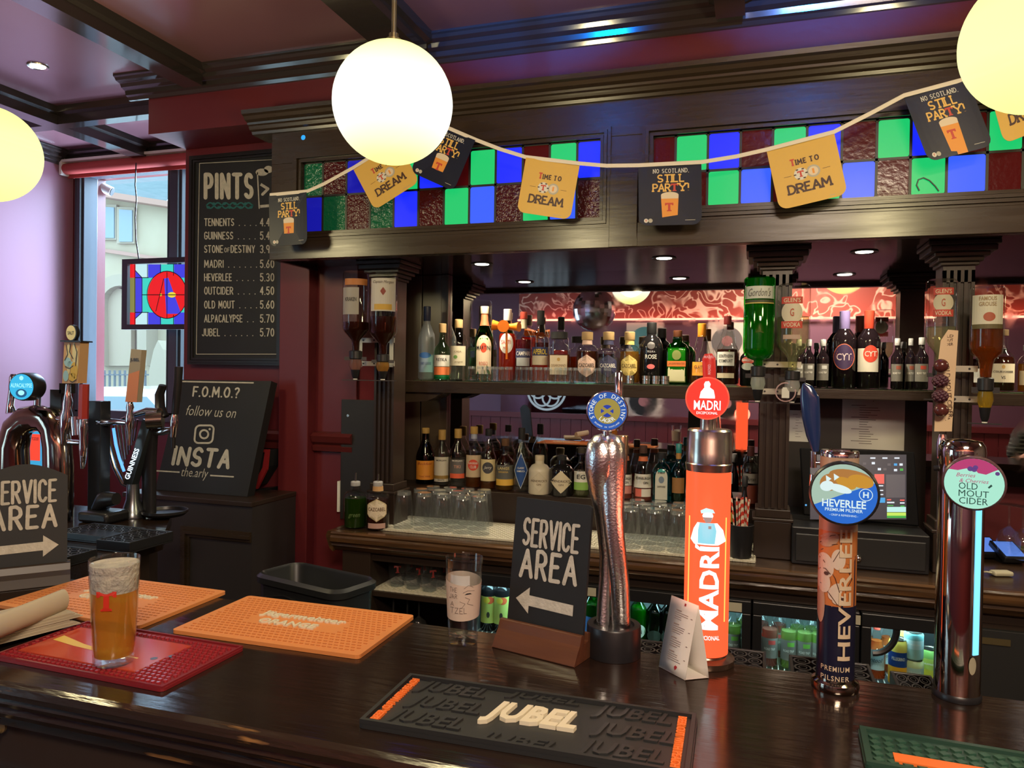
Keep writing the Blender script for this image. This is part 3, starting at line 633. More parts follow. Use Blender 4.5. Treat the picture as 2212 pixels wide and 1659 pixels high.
m.build('mirror_jamb', pm('jamb_paint', (0.060, 0.042, 0.028), 0.3, bump=(9, 0.05), scale=(3, 3, .5)), label='boarded dark timber jamb behind the frosted vodka bottle, beside the mirror', cat='jamb', bevel=0.002)
MB().box(0.0705, 0.6445, 3.29, 3.39, 0.951, 1.5645).build('till_backboard', pm('dark_back_panel', (0.018, 0.013, 0.012), 0.45), label='dark timber panel behind the till with papers pinned on it', cat='panel')
# ---- shelves
def shelf(x0, x1, y0, z0, z1, label, glassy=False):
    d = thing('bottle_shelf', label, 'shelf', (x0, y0, z0), 0, 'shelves of the back bar')
    MB().box(0, x1-x0, 0, 3.2745-y0, 0, z1-z0-0.0045).build('shelf_board', WOOD, d, bevel=0.002)
    MB().box(0.05 if glassy else 0, x1-x0, 0.01, 3.2745-y0, z1-z0-0.0043, z1-z0).build('glass_sheet', glass('green_edge_glass', (0.72, 0.90, 0.70), 0.05), d)
    return d
d = shelf(-1.475, 0.0695, 3.0, 1.512, 1.567, 'long upper shelf of spirit bottles in front of the wide mirror', True)
m = MB(); m.prism([(0.01, 0), (0.20, 0), (0.17, -0.02), (0.12, -0.038), (0.05, -0.043), (0.01, -0.045)][::-1], 0.0, 0.13, 'x'); m.v = [Vector((v.y*0.9, v.x+0.02, v.z)) for v in m.v]; m.build('bracket', WOOD, d)
shelf(0.0705, 0.6445, 3.02, 1.525, 1.565, 'short shelf of wine bottles above the till')
shelf(0.6455, XE, 3.02, 1.515, 1.562, 'shelf of brandy bottles beyond the third pilaster')
MB().box(-1.60, 0.0695, 3.085, 3.2745, 0.951, 1.085).build('bottle_step', WOODP, label='raised dark step under the lower row of spirit bottles', cat='step', bevel=0.003)
# ---- worktop and cabinets
t = thing('back_counter', 'dark moulded timber counter of the back bar', 'counter', (-1.615, 2.667, 0.0))
o = Vector(t.location)
m = LB(o); m.box(-1.615, XE, 2.70, 3.395, 0.905, 0.95)
m.build('worktop', pm('back_counter_varnish', (0.040, 0.022, 0.013), 0.25, bump=(10, 0.06), scale=(0.6, 5, 5)), t)
NOSE = [(2.70, 0.951), (2.672, 0.950), (2.664, 0.944), (2.668, 0.936), (2.661, 0.928), (2.660, 0.912), (2.668, 0.906), (2.676, 0.902), (2.672, 0.894), (2.682, 0.884), (2.690, 0.874), (2.70, 0.868)]
m = LB(o); m.prism(NOSE, -1.620, XE, 'x'); m.prism([(-1.60-(y-2.70), z) for y, z in []] or [(-1.615, 0.951), (-1.640, 0.950), (-1.648, 0.930), (-1.640, 0.905), (-1.630, 0.880), (-1.615, 0.868)], 2.675, 2.925, 'y')
m.build('moulded_edge', WORN, t)
m = LB(o); m.box(-1.585, -1.458, 2.70, 3.29, 0.0, 0.905); m.box(-1.458, -1.065, 3.2, 3.29, 0.0, 0.905); m.box(-1.080, -1.065, 2.75, 3.2, 0.0, 0.905)
m.box(-1.458, -1.080, 2.72, 3.2, 0.69, 0.712); m.box(-1.585, XE, 2.715, 2.735, 0.835, 0.868); m.box(0.64, XE, 2.72, 3.29, 0.0, 0.835)
m.build('cabinet_carcass', WOODP, t, bevel=0.002)
for k in range(3):
    x = 0.665+k*0.26
    m = LB(o); m.box(x, x+0.24, 2.70, 2.719, 0.1, 0.82); dd = m.build('cabinet_door', BLACKM, t, bevel=0.003)
    m = LB(o); m.box(x+0.03, x+0.11, 2.696, 2.6995, 0.775, 0.795); m.build('name_plate', pm('dull_brass', (0.25, 0.2, 0.1), 0.4, 0.8), dd)
# ---- bottle fridges under the counter
def fridge(x0, x1, label):
    d = thing('bottle_fridge', label, 'fridge', (x0, 2.72, 0.0), 0, 'glass-door fridges under the back counter'); w = x1-x0
    m = MB(); m.box(0, w, 0.0, 0.5, 0.0, 0.06); m.box(0, w, 0.0, 0.5, 0.818, 0.834); m.box(0, 0.02, 0.0, 0.5, 0.06, 0.818); m.box(w-0.02, w, 0.0, 0.5, 0.06, 0.818); m.box(0.02, w-0.02, 0.48, 0.5, 0.06, 0.818)
    m.build('cabinet', BLACK, d)
    MB().box(0.0205, w-0.0205, 0.46, 0.479, 0.061, 0.80).build('liner', pm('fridge_liner', (0.55, 0.62, 0.62), 0.3), d)
    m = MB()
    for k in range(int((w-0.05)/0.02)): m.cyl((0.03+k*0.02, 0.035, 0.573), (0.03+k*0.02, 0.455, 0.573), 0.0022, n=6)
    m.cyl((0.022, 0.04, 0.57), (w-0.022, 0.04, 0.57), 0.004, n=8); m.cyl((0.022, 0.45, 0.57), (w-0.022, 0.45, 0.57), 0.004, n=8); m.box(0.022, w-0.022, 0.034, 0.038, 0.562, 0.578)
    m.build('wire_shelf', WHITE, d)
    m = MB(); m.box(-0.0, w, -0.03, -0.001, 0.79, 0.834); m.box(0, w, -0.03, -0.001, 0.02, 0.06); m.box(0, 0.03, -0.03, -0.001, 0.06, 0.79); m.box(w-0.03, w, -0.03, -0.001, 0.06, 0.79)
    dr = m.build('door_frame', BLACK, d, bevel=0.003)
    MB().box(0.031, w-0.031, -0.02, -0.014, 0.061, 0.789).build('door_glass', glass('fridge_glass', (0.90, 0.97, 0.97)), dr)
    m = MB(); m.box(0.04, w-0.04, 0.04, 0.06, 0.80, 0.815); m.build('lamp_strip', em('fridge_tube', (0.55, 0.95, 1.0), 6), d)
    light('AREA', 'fridge_light', (x0+w/2, 2.80, 0.805), 1.9, (0.55, 0.92, 1.0), (x0+w/2, 2.92, 0.3), (w*0.8, 0.06))
    m = MB(); m.box(w*0.78, w*0.78+0.075, -0.033, -0.0305, 0.795, 0.825); m.build('sticker', pm('pale_sticker', (0.45, 0.42, 0.32), 0.6), d)
    return d
fridge(-1.060, -0.480, 'glass-door fridge of dark and green bottles below the wide mirror')
fridge(-0.475, 0.005, 'glass-door fridge holding the rows of miniature wine bottles')
fridge(0.010, 0.345, 'glass-door fridge of green-capped miniatures behind the navy tower')
f3 = fridge(0.350, 0.632, 'glass-door fridge of orange bottles and stacked drink cans')
m = MB(); m.tube([(0.035+0.07*math.cos(rad(a)), -0.024, 0.79+0.085*math.sin(rad(a))) for a in range(270, 361, 10)], 0.011, 8); m.build('door_lock_hose', BLACK, f3)
# ================================================================== bottles
def lab(c, rough=0.55):
    return pm('print_%02x%02x%02x' % tuple(int(max(0, min(1, v))**0.4545*255) for v in c), c, rough)
CREAM, WHT, BLK, ORG, REDL, GOLD, YEL = (0.62, 0.52, 0.36), (0.70, 0.68, 0.62), (0.012, 0.012, 0.014), (0.75, 0.20, 0.02), (0.50, 0.03, 0.025), (0.45, 0.28, 0.08), (0.70, 0.48, 0.06)
NAVY, GREY, LIME, TEALC, CORK, SILV = (0.012, 0.018, 0.06), (0.16, 0.15, 0.14), (0.50, 0.58, 0.12), (0.02, 0.22, 0.20), (0.48, 0.32, 0.15), (0.45, 0.45, 0.46)
G_CLEAR, G_GREEN, G_DGREEN, G_BROWN = glass('bottle_clear', (0.93, 0.94, 0.92)), glass('bottle_green', (0.10, 0.55, 0.12)), glass('bottle_dark_green', (0.02, 0.10, 0.03)), glass('bottle_brown', (0.10, 0.03, 0.01))
G_PGREEN, G_TEAL = glass('bottle_pale_green', (0.62, 0.86, 0.68)), glass('bottle_teal', (0.25, 0.80, 0.85))
G_FROST = glass('bottle_frosted', (0.75, 0.78, 0.78), 0.25, 0.6, 0.45, (0.62, 0.66, 0.68))
S_BLACK = pm('gloss_black_bottle', (0.010, 0.009, 0.010), 0.10); S_CREAM = pm('cream_stoneware', (0.60, 0.54, 0.42), 0.35); S_WINE = pm('wine_bottle_glass', (0.010, 0.006, 0.008), 0.07)
L_CLEAR = None; L_AMBER, L_RED, L_DRED, L_DARK = liquid('amber_spirit', (0.55, 0.17, 0.02), 0.25), liquid('red_aperitif', (0.85, 0.06, 0.015), 0.5), liquid('dark_red_aperitif', (0.25, 0.01, 0.02), 0.4), liquid('dark_rum', (0.10, 0.02, 0.008), 0.5)
L_GOLD, L_GREEN, L_LGREEN, L_ROSE, L_WHITE, L_ORANGE = liquid('golden_spirit', (0.75, 0.42, 0.06), 0.25), liquid('green_liqueur', (0.05, 0.14, 0.01), 0.5), liquid('pale_gin', (0.70, 0.74, 0.40), 0.25), liquid('rose_wine', (0.80, 0.28, 0.20), 0.3), liquid('white_wine', (0.62, 0.74, 0.25), 0.3), liquid('orange_drink', (0.85, 0.22, 0.05), 0.6)
L_WATER = liquid('clear_spirit', (0.90, 0.92, 0.88), 0.06)
PR = {
 'std':  [(.86, 0), (1, .02), (1, .60), (.96, .64), (.45, .745), (.36, .79), (.34, .90)],
 'tall': [(.86, 0), (1, .02), (1, .56), (.92, .62), (.42, .76), (.36, .82), (.36, .92)],
 'hip':  [(.90, 0), (1, .02), (1, .66), (.95, .70), (.60, .76), (.40, .79), (.38, .88)],
 'squat': [(.92, 0), (1, .025), (1, .60), (.96, .66), (.75, .72), (.45, .75), (.42, .84)],
 'slim': [(.90, 0), (1, .015), (1, .48), (.90, .56), (.50, .72), (.38, .80), (.34, .92)],
 'tear': [(.90, 0), (1, .02), (1, .22), (.90, .42), (.62, .62), (.44, .76), (.42, .80)],
 'wine': [(.92, 0), (1, .012), (1, .60), (.93, .66), (.60, .735), (.42, .77), (.40, .90)],
 'neck': [(.92, 0), (1, .02), (1, .50), (.86, .56), (.60, .64), (.62, .70), (.44, .78), (.34, .86)],
 'bell': [(.88, 0), (1, .03), (1, .45), (.98, .50), (.84, .58), (.42, .66), (.34, .72), (.34, .86)],
 'gord': [(.90, 0), (1, .02), (1, .80), (.95, .86), (.70, .915), (.30, .94), (.27, 1.0)],
 'glen': [(.82, 0), (1, .03), (1, .66), (.92, .73), (.45, .83), (.30, .87), (.26, 1.0)],
 'grou': [(.90, 0), (1, .03), (1, .66), (.93, .73), (.50, .80), (.42, .86), (.34, 1.0)],
 'rumb': [(.90, 0), (1, .03), (1, .72), (.90, .76), (.36, .86), (.30, .89), (.27, 1.0)],
 'apo':  [(.94, 0), (1, .02), (1, .58), (.98, .64), (.72, .74), (.42, .78), (.40, .88)],
}
def rz(prof, z):
    for (r0, z0), (r1, z1) in zip(prof, prof[1:]):
        if z0 <= z <= z1: return r0+(r1-r0)*(z-z0)/max(1e-6, z1-z0)
    return prof[-1][0]
def wrapper(R, H, prof, ex, fy, off, inv=False):
    def fn(x, z):
        q = rz(prof, (1-z/H) if inv else z/H)*R; xx = min(abs(x), q*0.985)
        return (math.copysign(xx, x), -fy*(q**ex-xx**ex)**(1/ex)-off, z)
    return fn
def shape(kind, w, h):
    if kind == 'rect': return rect(w, h, 12)
    if kind == 'arch': return fan([(w/2, -h/2), (w/2, h*0.22)]+[(w/2*math.cos(rad(a)), h*0.22+h*0.28*math.sin(rad(a))) for a in range(15, 180, 15)]+[(-w/2, h*0.22), (-w/2, -h/2), (-w/4, -h/2), (0, -h/2), (w/4, -h/2)], 4)
    if kind == 'circ': return fan(circle(w/2, 28, h/2), 4)
    if kind == 'hex': return fan([(w/2, h*.22), (w*.42, h*.30), (0, h/2), (-w*.42, h*.30), (-w/2, h*.22), (-w/2, -h*.18), (-w*.40, -h*.30), (0, -h/2), (w*.40, -h*.30), (w/2, -h*.18)], 4)
    if kind == 'dia': return fan([(w/2, 0), (w*.40, h*.13), (w*.28, h*.25), (w*.12, h*.40), (0, h/2), (-w*.12, h*.40), (-w*.28, h*.25), (-w*.40, h*.13), (-w/2, 0), (-w*.40, -h*.13), (-w*.28, -h*.25), (-w*.12, -h*.40), (0, -h/2), (w*.12, -h*.40), (w*.28, -h*.25), (w*.40, -h*.13)], 5)
    return rect(w, h, 12)
def dress(mb, mats, R, H, prof, ex, fy, labels, texts, inv=False, base=0.0006):
    """labels and lettering as thin printed layers on the bottle wall"""
    def mi(c):
        m = c if isinstance(c, bpy.types.Material) else lab(c)
        if m not in mats: mats.append(m)
        return mats.index(m)
    for k, (kind, x, z, w, h, c) in enumerate(labels):
        fn = wrapper(R, H, prof, ex, fy, base+0.0003*k, inv); f = shape(kind, w*2*R, h*H)
        mb.put(move(f, x*R, z*H), fn, mi(c))
    for (s, x, z, h, w, c, *st) in texts:
        fn = wrapper(R, H, prof, ex, fy, base+0.0003*len(labels)+0.0004, inv)
        sty = st[0] if st else ''
        if s == '#tee': f = tee(h*H)
        elif sty == 'slab': f = strokes(s, h*H, None if w is None else w*2*R, 0.2, True)
        elif sty == 'it': f = text(s, h*H, None if w is None else w*2*R, 0.0, 0.35)
        else: f = text(s, h*H, None if w is None else w*2*R, 0.012)
        mb.put(move(f, x*R, z*H), fn, mi(c))
def bottle(label, xl, xr, yt, Y, zb, prof='std', body=None, liq=None, cap=(.90, 1.0, .42, BLK), labels=(), texts=(), ex=2.0, fy=1.0, exz=(.62, .78), name='spirit_bottle', cat='bottle', group=None, kf=0.8, neck=None, yb=None):
    xc = (xl+xr)/2
    c = WY(xc, yt+60, Y); R = abs(WY(xr, yt+60, Y).x-WY(xl, yt+60, Y).x)/2*0.985; H = WY(xc, yt, Y).z-zb
    t = thing(name, label, cat, (c.x, Y, zb), face_cam(c.x, Y, kf), group)
    pf = PR[prof]; P = [(r*R, z*H) for r, z in pf]
    e = dict(ex=ex, fy=fy, exz=(exz[0]*H, exz[1]*H)) if ex != 2.0 else {}
    n = 32 if ex != 2 else 24
    MB().lathe(P, n, **e).build('glass_body', body or G_CLEAR, t, sharp=60)
    if liq:
        lv, lm = liq; Q = [(r*0.90, z) for r, z in P if z < lv*H]; Q[0] = (Q[0][0], 0.004); Q.append((rz(pf, lv)*R*0.90, lv*H))
        MB().lathe(Q, n, **e).build('liquid', lm, t, sharp=60)
    z0, z1, cr, cc = cap
    m = MB(); m.lathe([(cr*R, z0*H), (cr*R*1.03, z0*H+0.001), (cr*R*1.03, z1*H-0.002), (cr*R*0.9, z1*H)], 18); m.build('cap', cc if isinstance(cc, bpy.types.Material) else lab(cc, 0.4), t)
    if neck:
        a, b_, cc2 = neck; m = MB(); m.lathe([(rz(pf, min(q, pf[-1][1]))*R*1.02+0.0004, q*H) for q in (a, (a+b_)/2, b_)], 20); m.build('neck_band', lab(cc2), t)
    if labels or texts:
        m = MB(); ms = []; dress(m, ms, R, H, pf, ex, fy, labels, texts); m.build('label', ms, t)
    return t
ZS = 1.5672; YU = 3.14; GU = 'bottles on the long upper shelf'
B = bottle
B('frosted tall vodka bottle with blue cap, first on the upper shelf', 905, 939, 662, 3.17, ZS, 'tall', G_FROST, cap=(.80, 1.0, .43, (0.02, 0.025, 0.06)), labels=[('rect', 0, .22, .80, .24, (0.25, 0.33, 0.42)), ('circ', -.1, .33, .7, .08, (0.05, 0.16, 0.45))], texts=[('GREY GOOSE', 0, .22, .035, .62, (0.05, 0.08, 0.2))], group=GU)
B('pale green bottle with white label and orange band on the upper shelf', 938, 973, 699, 3.11, ZS, 'bell', G_PGREEN, cap=(.84, 1.0, .42, CORK), labels=[('rect', 0, .34, .88, .20, WHT), ('rect', 0, .16, .88, .14, (0.78, 0.20, 0.06)), ('rect', 0, .05, .90, .07, (0.0, 0.18, 0.06))], texts=[('REYKA', 0, .36, .055, .62, BLK)], group=GU)
B('clear squat bottle with cream label and wood stopper on the upper shelf', 972, 1009, 690, 3.10, ZS, 'apo', G_CLEAR, (.42, L_WATER), cap=(.86, 1.0, .44, CORK), labels=[('rect', 0, .40, .82, .32, (0.55, 0.50, 0.36)), ('circ', -.25, .38, .22, .06, (0.12, 0.25, 0.06))], texts=[('CASA', 0, .47, .03, .4, (0.2, 0.15, 0.08)), ('amigos', .1, .30, .04, .45, (0.2, 0.15, 0.08), 'it')], group=GU)
B('green vermouth bottle with cream arched label and red disc', 1027, 1066, 662, 3.13, ZS, 'tall', G_GREEN, cap=(.90, 1.0, .44, CREAM), neck=(.74, .90, (0.55, 0.14, 0.06)), labels=[('arch', 0, .35, .78, .52, (0.66, 0.54, 0.38)), ('circ', 0, .44, .34, .13, (0.70, 0.06, 0.02))], texts=[('MARTINI', 0, .44, .055, .74, BLK), ('ROSSO', 0, .23, .05, .46, (0.5, 0.12, 0.08))], group=GU)
B('red aperitif bottle with round white label below the orange cones', 1077, 1115, 668, 3.14, ZS, 'std', G_CLEAR, (.66, L_RED), cap=(.84, 1.0, .44, (0.72, 0.62, 0.58)), labels=[('circ', -.05, .52, .74, .28, WHT)], texts=[('SARTI', -.1, .54, .055, .5, (0.5, 0.04, 0.03)), ('ROSA', -.1, .46, .03, .25, (0.5, 0.04, 0.03))], group=GU)
B('dark red bitter bottle with red cap beside the red aperitif', 1114, 1148, 674, 3.15, ZS, 'std', G_CLEAR, (.60, L_DRED), cap=(.90, 1.0, .44, (0.45, 0.06, 0.04)), neck=(.76, .89, (0.42, 0.36, 0.25)), labels=[('rect', 0, .40, .92, .14, (0.03, 0.04, 0.10)), ('rect', 0, .28, .80, .12, (0.42, 0.45, 0.46))], texts=[('CAMPARI', 0, .40, .06, .84, WHT)], group=GU)
B('orange-red aperitif bottle with dark blue and yellow label', 1149, 1186, 671, 3.12, ZS, 'squat', G_CLEAR, (.48, L_RED), cap=(.80, 1.0, .42, BLK), labels=[('rect', 0, .42, .90, .13, (0.02, 0.03, 0.12)), ('rect', 0, .30, .86, .13, (0.62, 0.55, 0.40))], texts=[('APEROL', 0, .42, .075, .78, (0.75, 0.55, 0.03))], group=GU)
B('square amaretto bottle with broad black cap and cream label', 1183, 1232, 717, 3.11, ZS, 'apo', G_CLEAR, (.55, L_AMBER), cap=(.86, 1.0, .72, BLK), ex=5, fy=.8, labels=[('rect', 0, .34, .74, .38, CREAM), ('circ', 0, .45, .14, .07, GOLD)], texts=[('DISARONNO', 0, .33, .05, .62, (0.2, 0.12, 0.05))], group=GU)
for i, (x0, x1, lm, lc, hx, l2) in enumerate(((1244, 1292, L_DARK, (0.62, 0.42, 0.34), (0.02, 0.015, 0.01), 'dark coffee'), (1290, 1338, L_WATER, (0.035, 0.035, 0.09), WHT, 'clear blanco'), (1337, 1382, L_GOLD, (0.68, 0.52, 0.16), (0.12, 0.07, 0.02), 'golden honey'))):
    B('tequila bottle with cork, hexagon label and %s spirit on the upper shelf' % l2, x0, x1, 717, 3.10, ZS, 'squat', G_CLEAR, (.62 if i != 1 else .5, lm), cap=(.84, 1.0, .50, CORK), neck=(.75, .84, lc), labels=[('hex', 0, .33, .76, .44, lc)], texts=[('CAZCABEL', 0, .34, .075, .70, hx)], group='hexagon-label tequila bottles')
B('gloss black liqueur bottle with pink flower on the upper shelf', 1382, 1432, 697, 3.12, ZS, 'apo', S_BLACK, cap=(.82, 1.0, .42, BLK), labels=[('circ', 0, .28, .34, .08, (0.72, 0.16, 0.16)), ('circ', .0, .62, .34, .12, (0.10, 0.09, 0.09))], texts=[('TEQUILA', 0, .52, .035, .36, SILV), ('ROSE', 0, .44, .07, .50, WHT)], group=GU)
B('square green herbal liqueur bottle with framed cream label', 1436, 1490, 714, 3.13, ZS, 'apo', G_GREEN, (.60, L_GREEN), cap=(.86, 1.0, .36, (0.10, 0.03, 0.01)), ex=5, fy=.72, labels=[('rect', -.05, .36, .74, .64, (0.12, 0.16, 0.03)), ('rect', -.05, .36, .68, .60, (0.58, 0.56, 0.34)), ('rect', -.05, .38, .74, .10, (0.70, 0.18, 0.03)), ('circ', -.05, .54, .36, .18, (0.18, 0.22, 0.05))], texts=[('JAGERMEISTER', -.05, .38, .05, .66, (0.12, 0.04, 0.01), 'it')], group=GU)
B('teardrop liqueur bottle with orange cap and orange label', 1490, 1541, 699, 3.12, ZS, 'tear', G_CLEAR, (.28, L_AMBER), cap=(.78, 1.0, .36, (0.72, 0.26, 0.02)), labels=[('rect', -.1, .26, .66, .22, (0.80, 0.32, 0.03))], texts=[('GLAYVA', -.1, .29, .055, .5, (0.12, 0.05, 0.02))], group=GU)
B('tall whiskey liqueur bottle with red cap and white label, beside the red tap badge', 1546, 1596, 683, 3.13, ZS, 'neck', G_CLEAR, (.52, L_DARK), cap=(.88, 1.0, .34, (0.26, 0.03, 0.03)), labels=[('rect', -.1, .38, .74, .20, WHT), ('rect', -.1, .14, .74, .07, CREAM)], texts=[('SOUTHERN', -.1, .42, .045, .62, BLK), ('COMFORT', -.1, .35, .045, .60, BLK)], group=GU)
B('dark cream-liqueur bottle with red and cream label half behind the green optic', 1598, 1632, 735, 3.13, ZS, 'std', S_BLACK, cap=(.88, 1.0, .4, GOLD), labels=[('circ', 0, .55, .8, .16, (0.50, 0.06, 0.03)), ('circ', 0, .42, .8, .16, (0.40, 0.42, 0.36))], texts=[('BAILEYS', 0, .56, .055, .7, WHT)], group=GU)
# steel spirit measures and upturned shot glasses along the front of the shelf
g = 'steel spirit measures on the upper shelf'
base = None
for i, (x, l2) in enumerate(((1361, 'by itself beside the chrome tap handle'), (1396, 'before the black rose bottle'), (1417, 'between two others before the black rose bottle'), (1437, 'before the square green bottle'))):
    p = WY(x, 822, 3.05)
    if base is None:
        base = thing('spirit_measure', '', 'measure', (p.x, 3.05, ZS)); MB().lathe([(0.0155, 0), (0.0165, 0.0005), (0.0168, 0.033), (0.0150, 0.033), (0.0150, 0.003)], 24).build('cup', STEEL, base); MB().lathe([(0.0168, 0.014), (0.0176, 0.015), (0.0176, 0.018), (0.0168, 0.019)], 24).build('band', CHROME, base); o_ = base
    else: o_ = copy_tree(base)
    o_.location = (p.x, 3.05, ZS); o_['label'] = 'small steel spirit measure '+l2; o_['group'] = g
base = None; k = 0
def shotbm():
    t_ = thing('shot_glass', '', 'shot glass'); m = MB(); m.lathe([(0.0205, 0), (0.0185, 0.030), (0.0155, 0.062), (0.0, 0.0621)], 18); m.build('bowl', GLASSD, t_); m = MB(); m.lathe([(0.014, 0.050), (0.0145, 0.0615)], 18); m.build('thick_base', glass('thick_glass', (0.90, 0.92, 0.92), 0.02, 1.0, 0.12, (0.85, 0.88, 0.88)), t_); return t_
SX = [1018, 1037, 1058, 1079, 1100, 1121, 1142, 1163, 1184, 1205, 1226, 1247, 1268, 1290, 1312]
SH = ['nearest the frosted bottle', 'second from the frosted bottle', 'below the edge of the green vermouth bottle', 'below the green vermouth bottle', 'below the red aperitif bottle', 'below the red cap bitter bottle', 'between the two red aperitifs', 'below the orange-red aperitif', 'at the corner of the amaretto bottle', 'in front of the amaretto label', 'past the amaretto bottle', 'before the dark coffee tequila', 'between dark and clear tequila', 'before the clear tequila', 'last before the chrome tap handle']
for i, x in enumerate(SX):
    for r_ in (0, 1):
        if r_ and i in (0, 4, 8, 13): continue
        Y = 3.035+0.045*r_; p = WY(x+(10 if r_ else 0), 822, Y)
        if base is None: base = shotbm(); o_ = base
        else: o_ = copy_tree(base)
        o_.location = (p.x, Y, ZS); o_['group'] = 'upturned shot glasses on the upper shelf'
        o_['label'] = 'upturned shot glass %s%s' % (SH[i], ', back row' if r_ else ', front row')
# orange plastic cones resting across the caps
p = WY(1094, 706, 3.06); t = thing('plastic_cones', 'orange plastic cluster of three open cones perched in front of red bottles', 'cones', (p.x, 3.06, p.z))
m = MB()
def cone(d, L, r0, r1):
    d = Vector(d).normalized(); m.tube([d*0.006, d*L*0.5, d*L, d*L*0.98], [r0, (r0+r1)/2*0.9, r1, r1*0.86], 20, 0, True, False)
cone((-1, -0.25, 0.12), 0.062, 0.012, 0.023); cone((1, -0.2, -0.02), 0.062, 0.012, 0.021); cone((0.05, -1, 0), 0.05, 0.014, 0.026)
m.build('cones', pm('orange_plastic', (0.85, 0.20, 0.01), 0.35, em=(0.8, 0.15, 0.0), es=0.0), t)
MB().cyl((0, 0.002, 0), (0, 0.010, -0.138), 0.005, n=8).build('stem', pm('orange_plastic', ORG), t)

# ---- lower row on the step
ZL = 1.0855; GL_ = 'bottles on the step below the long shelf'
B('dark green tonic wine bottle with orange label at the step end', 900, 938, 924, 3.20, ZL, 'slim', G_DGREEN, cap=(.90, 1.0, .40, GOLD), labels=[('rect', 0, .25, .90, .34, (0.78, 0.30, 0.03))], texts=[('Buckfast', 0, .37, .045, .75, (0.35, 0.03, 0.02), 'it'), ('TONIC WINE', 0, .14, .03, .6, (0.35, 0.05, 0.02))], group=GL_)
B('clear rum bottle with gold cap and white ship label on the step', 938, 971, 928, 3.17, ZL, 'tall', G_CLEAR, (.5, L_WATER), cap=(.82, 1.0, .46, GOLD), labels=[('rect', 0, .30, .86, .44, (0.62, 0.58, 0.46)), ('rect', 0, .16, .86, .06, (0.32, 0.20, 0.05))], texts=[('MORGAN', 0, .46, .03, .6, BLK), ('WHITE', 0, .11, .03, .4, BLK)], group=GL_)
B('clear rum bottle with gold cap and red band on the step', 972, 1006, 926, 3.16, ZL, 'tall', G_CLEAR, (.5, L_WATER), cap=(.84, 1.0, .44, GOLD), labels=[('rect', 0, .36, .82, .24, (0.12, 0.11, 0.11)), ('rect', 0, .20, .86, .08, (0.75, 0.12, 0.05))], texts=[('MORGAN', 0, .46, .03, .6, WHT), ('TIKI', 0, .36, .05, .4, (0.6, 0.3, 0.2))], group=GL_)
B('amber rum bottle with round red seal label on the step', 1006, 1041, 921, 3.17, ZL, 'std', G_CLEAR, (.52, L_AMBER), cap=(.88, 1.0, .44, GOLD), neck=(.80, .88, (0.35, 0.38, 0.5)), labels=[('rect', 0, .36, .84, .36, (0.52, 0.40, 0.26)), ('circ', 0, .38, .62, .18, (0.60, 0.06, 0.03))], texts=[('HAVANA', 0, .41, .04, .54, WHT), ('CLUB', 0, .35, .045, .36, WHT)], group=GL_)
B('spiced rum bottle with black disc on cream label, on the step', 1038, 1072, 926, 3.16, ZL, 'neck', G_CLEAR, (.46, L_AMBER), cap=(.88, 1.0, .40, BLK), labels=[('rect', 0, .32, .86, .36, (0.62, 0.52, 0.28)), ('circ', 0, .36, .66, .19, (0.05, 0.05, 0.06))], texts=[('Jerry', 0, .36, .06, .5, WHT, 'it')], group=GL_)
B('short banana rum bottle with grey and yellow label on the step', 1071, 1111, 947, 3.15, ZL, 'bell', G_CLEAR, (.46, L_GOLD), cap=(.86, 1.0, .40, (0.12, 0.06, 0.03)), labels=[('rect', 0, .36, .90, .28, (0.10, 0.10, 0.09)), ('rect', 0, .17, .86, .12, (0.70, 0.42, 0.06))], texts=[('LANGS', -.1, .44, .05, .6, (0.6, 0.5, 0.2)), ('BANANA', -.1, .37, .035, .5, (0.6, 0.4, 0.1))], group=GL_)
B('clear sambuca bottle with long blue diamond label on the step', 1109, 1144, 924, 3.15, ZL, 'tall', G_CLEAR, (.45, L_WATER), cap=(.82, 1.0, .40, BLK), labels=[('dia', 0, .34, .80, .58, (0.45, 0.50, 0.55)), ('dia', 0, .34, .72, .54, (0.01, 0.06, 0.24))], texts=[('CLASSIC', 0, .38, .03, .42, WHT), ('SAMBUCA', 0, .33, .03, .48, WHT)], group=GL_)
B('cream stoneware gin bottle with pale diamond label on the step', 1142, 1188, 983, 3.12, ZL, 'apo', S_CREAM, cap=(.86, 1.0, .42, CREAM), labels=[('dia', 0, .34, .80, .50, (0.50, 0.44, 0.32)), ('dia', 0, .34, .77, .47, (0.56, 0.50, 0.38))], texts=[("HENDRICK'S", 0, .36, .06, .72, (0.12, 0.08, 0.05)), ('GIN', 0, .27, .05, .2, (0.12, 0.08, 0.05))], group='diamond-label gin bottles')
B('gloss black gin bottle with cream diamond label on the step', 1187, 1239, 983, 3.12, ZL, 'apo', S_BLACK, cap=(.84, 1.0, .38, BLK), labels=[('dia', 0, .36, .86, .56, (0.62, 0.54, 0.38))], texts=[("HENDRICK'S", 0, .38, .06, .72, (0.10, 0.07, 0.05)), ('GIN', 0, .29, .05, .2, (0.10, 0.07, 0.05))], group='diamond-label gin bottles')
B('pale gin bottle with white and green label beside the chrome twist', 1238, 1274, 966, 3.13, ZL, 'bell', G_CLEAR, (.42, L_LGREEN), cap=(.88, 1.0, .46, (0.05, 0.04, 0.03)), labels=[('rect', 0, .40, .84, .24, WHT), ('rect', 0, .22, .84, .16, (0.22, 0.42, 0.08))], texts=[('EG', 0, .41, .09, .5, BLK)], group=GL_)
B('clear gin bottle almost hidden behind the chrome twist', 1280, 1318, 966, 3.14, ZL, 'std', G_CLEAR, (.5, L_WATER), cap=(.88, 1.0, .44, BLK), labels=[('rect', 0, .34, .8, .3, (0.36, 0.42, 0.34))], group=GL_)
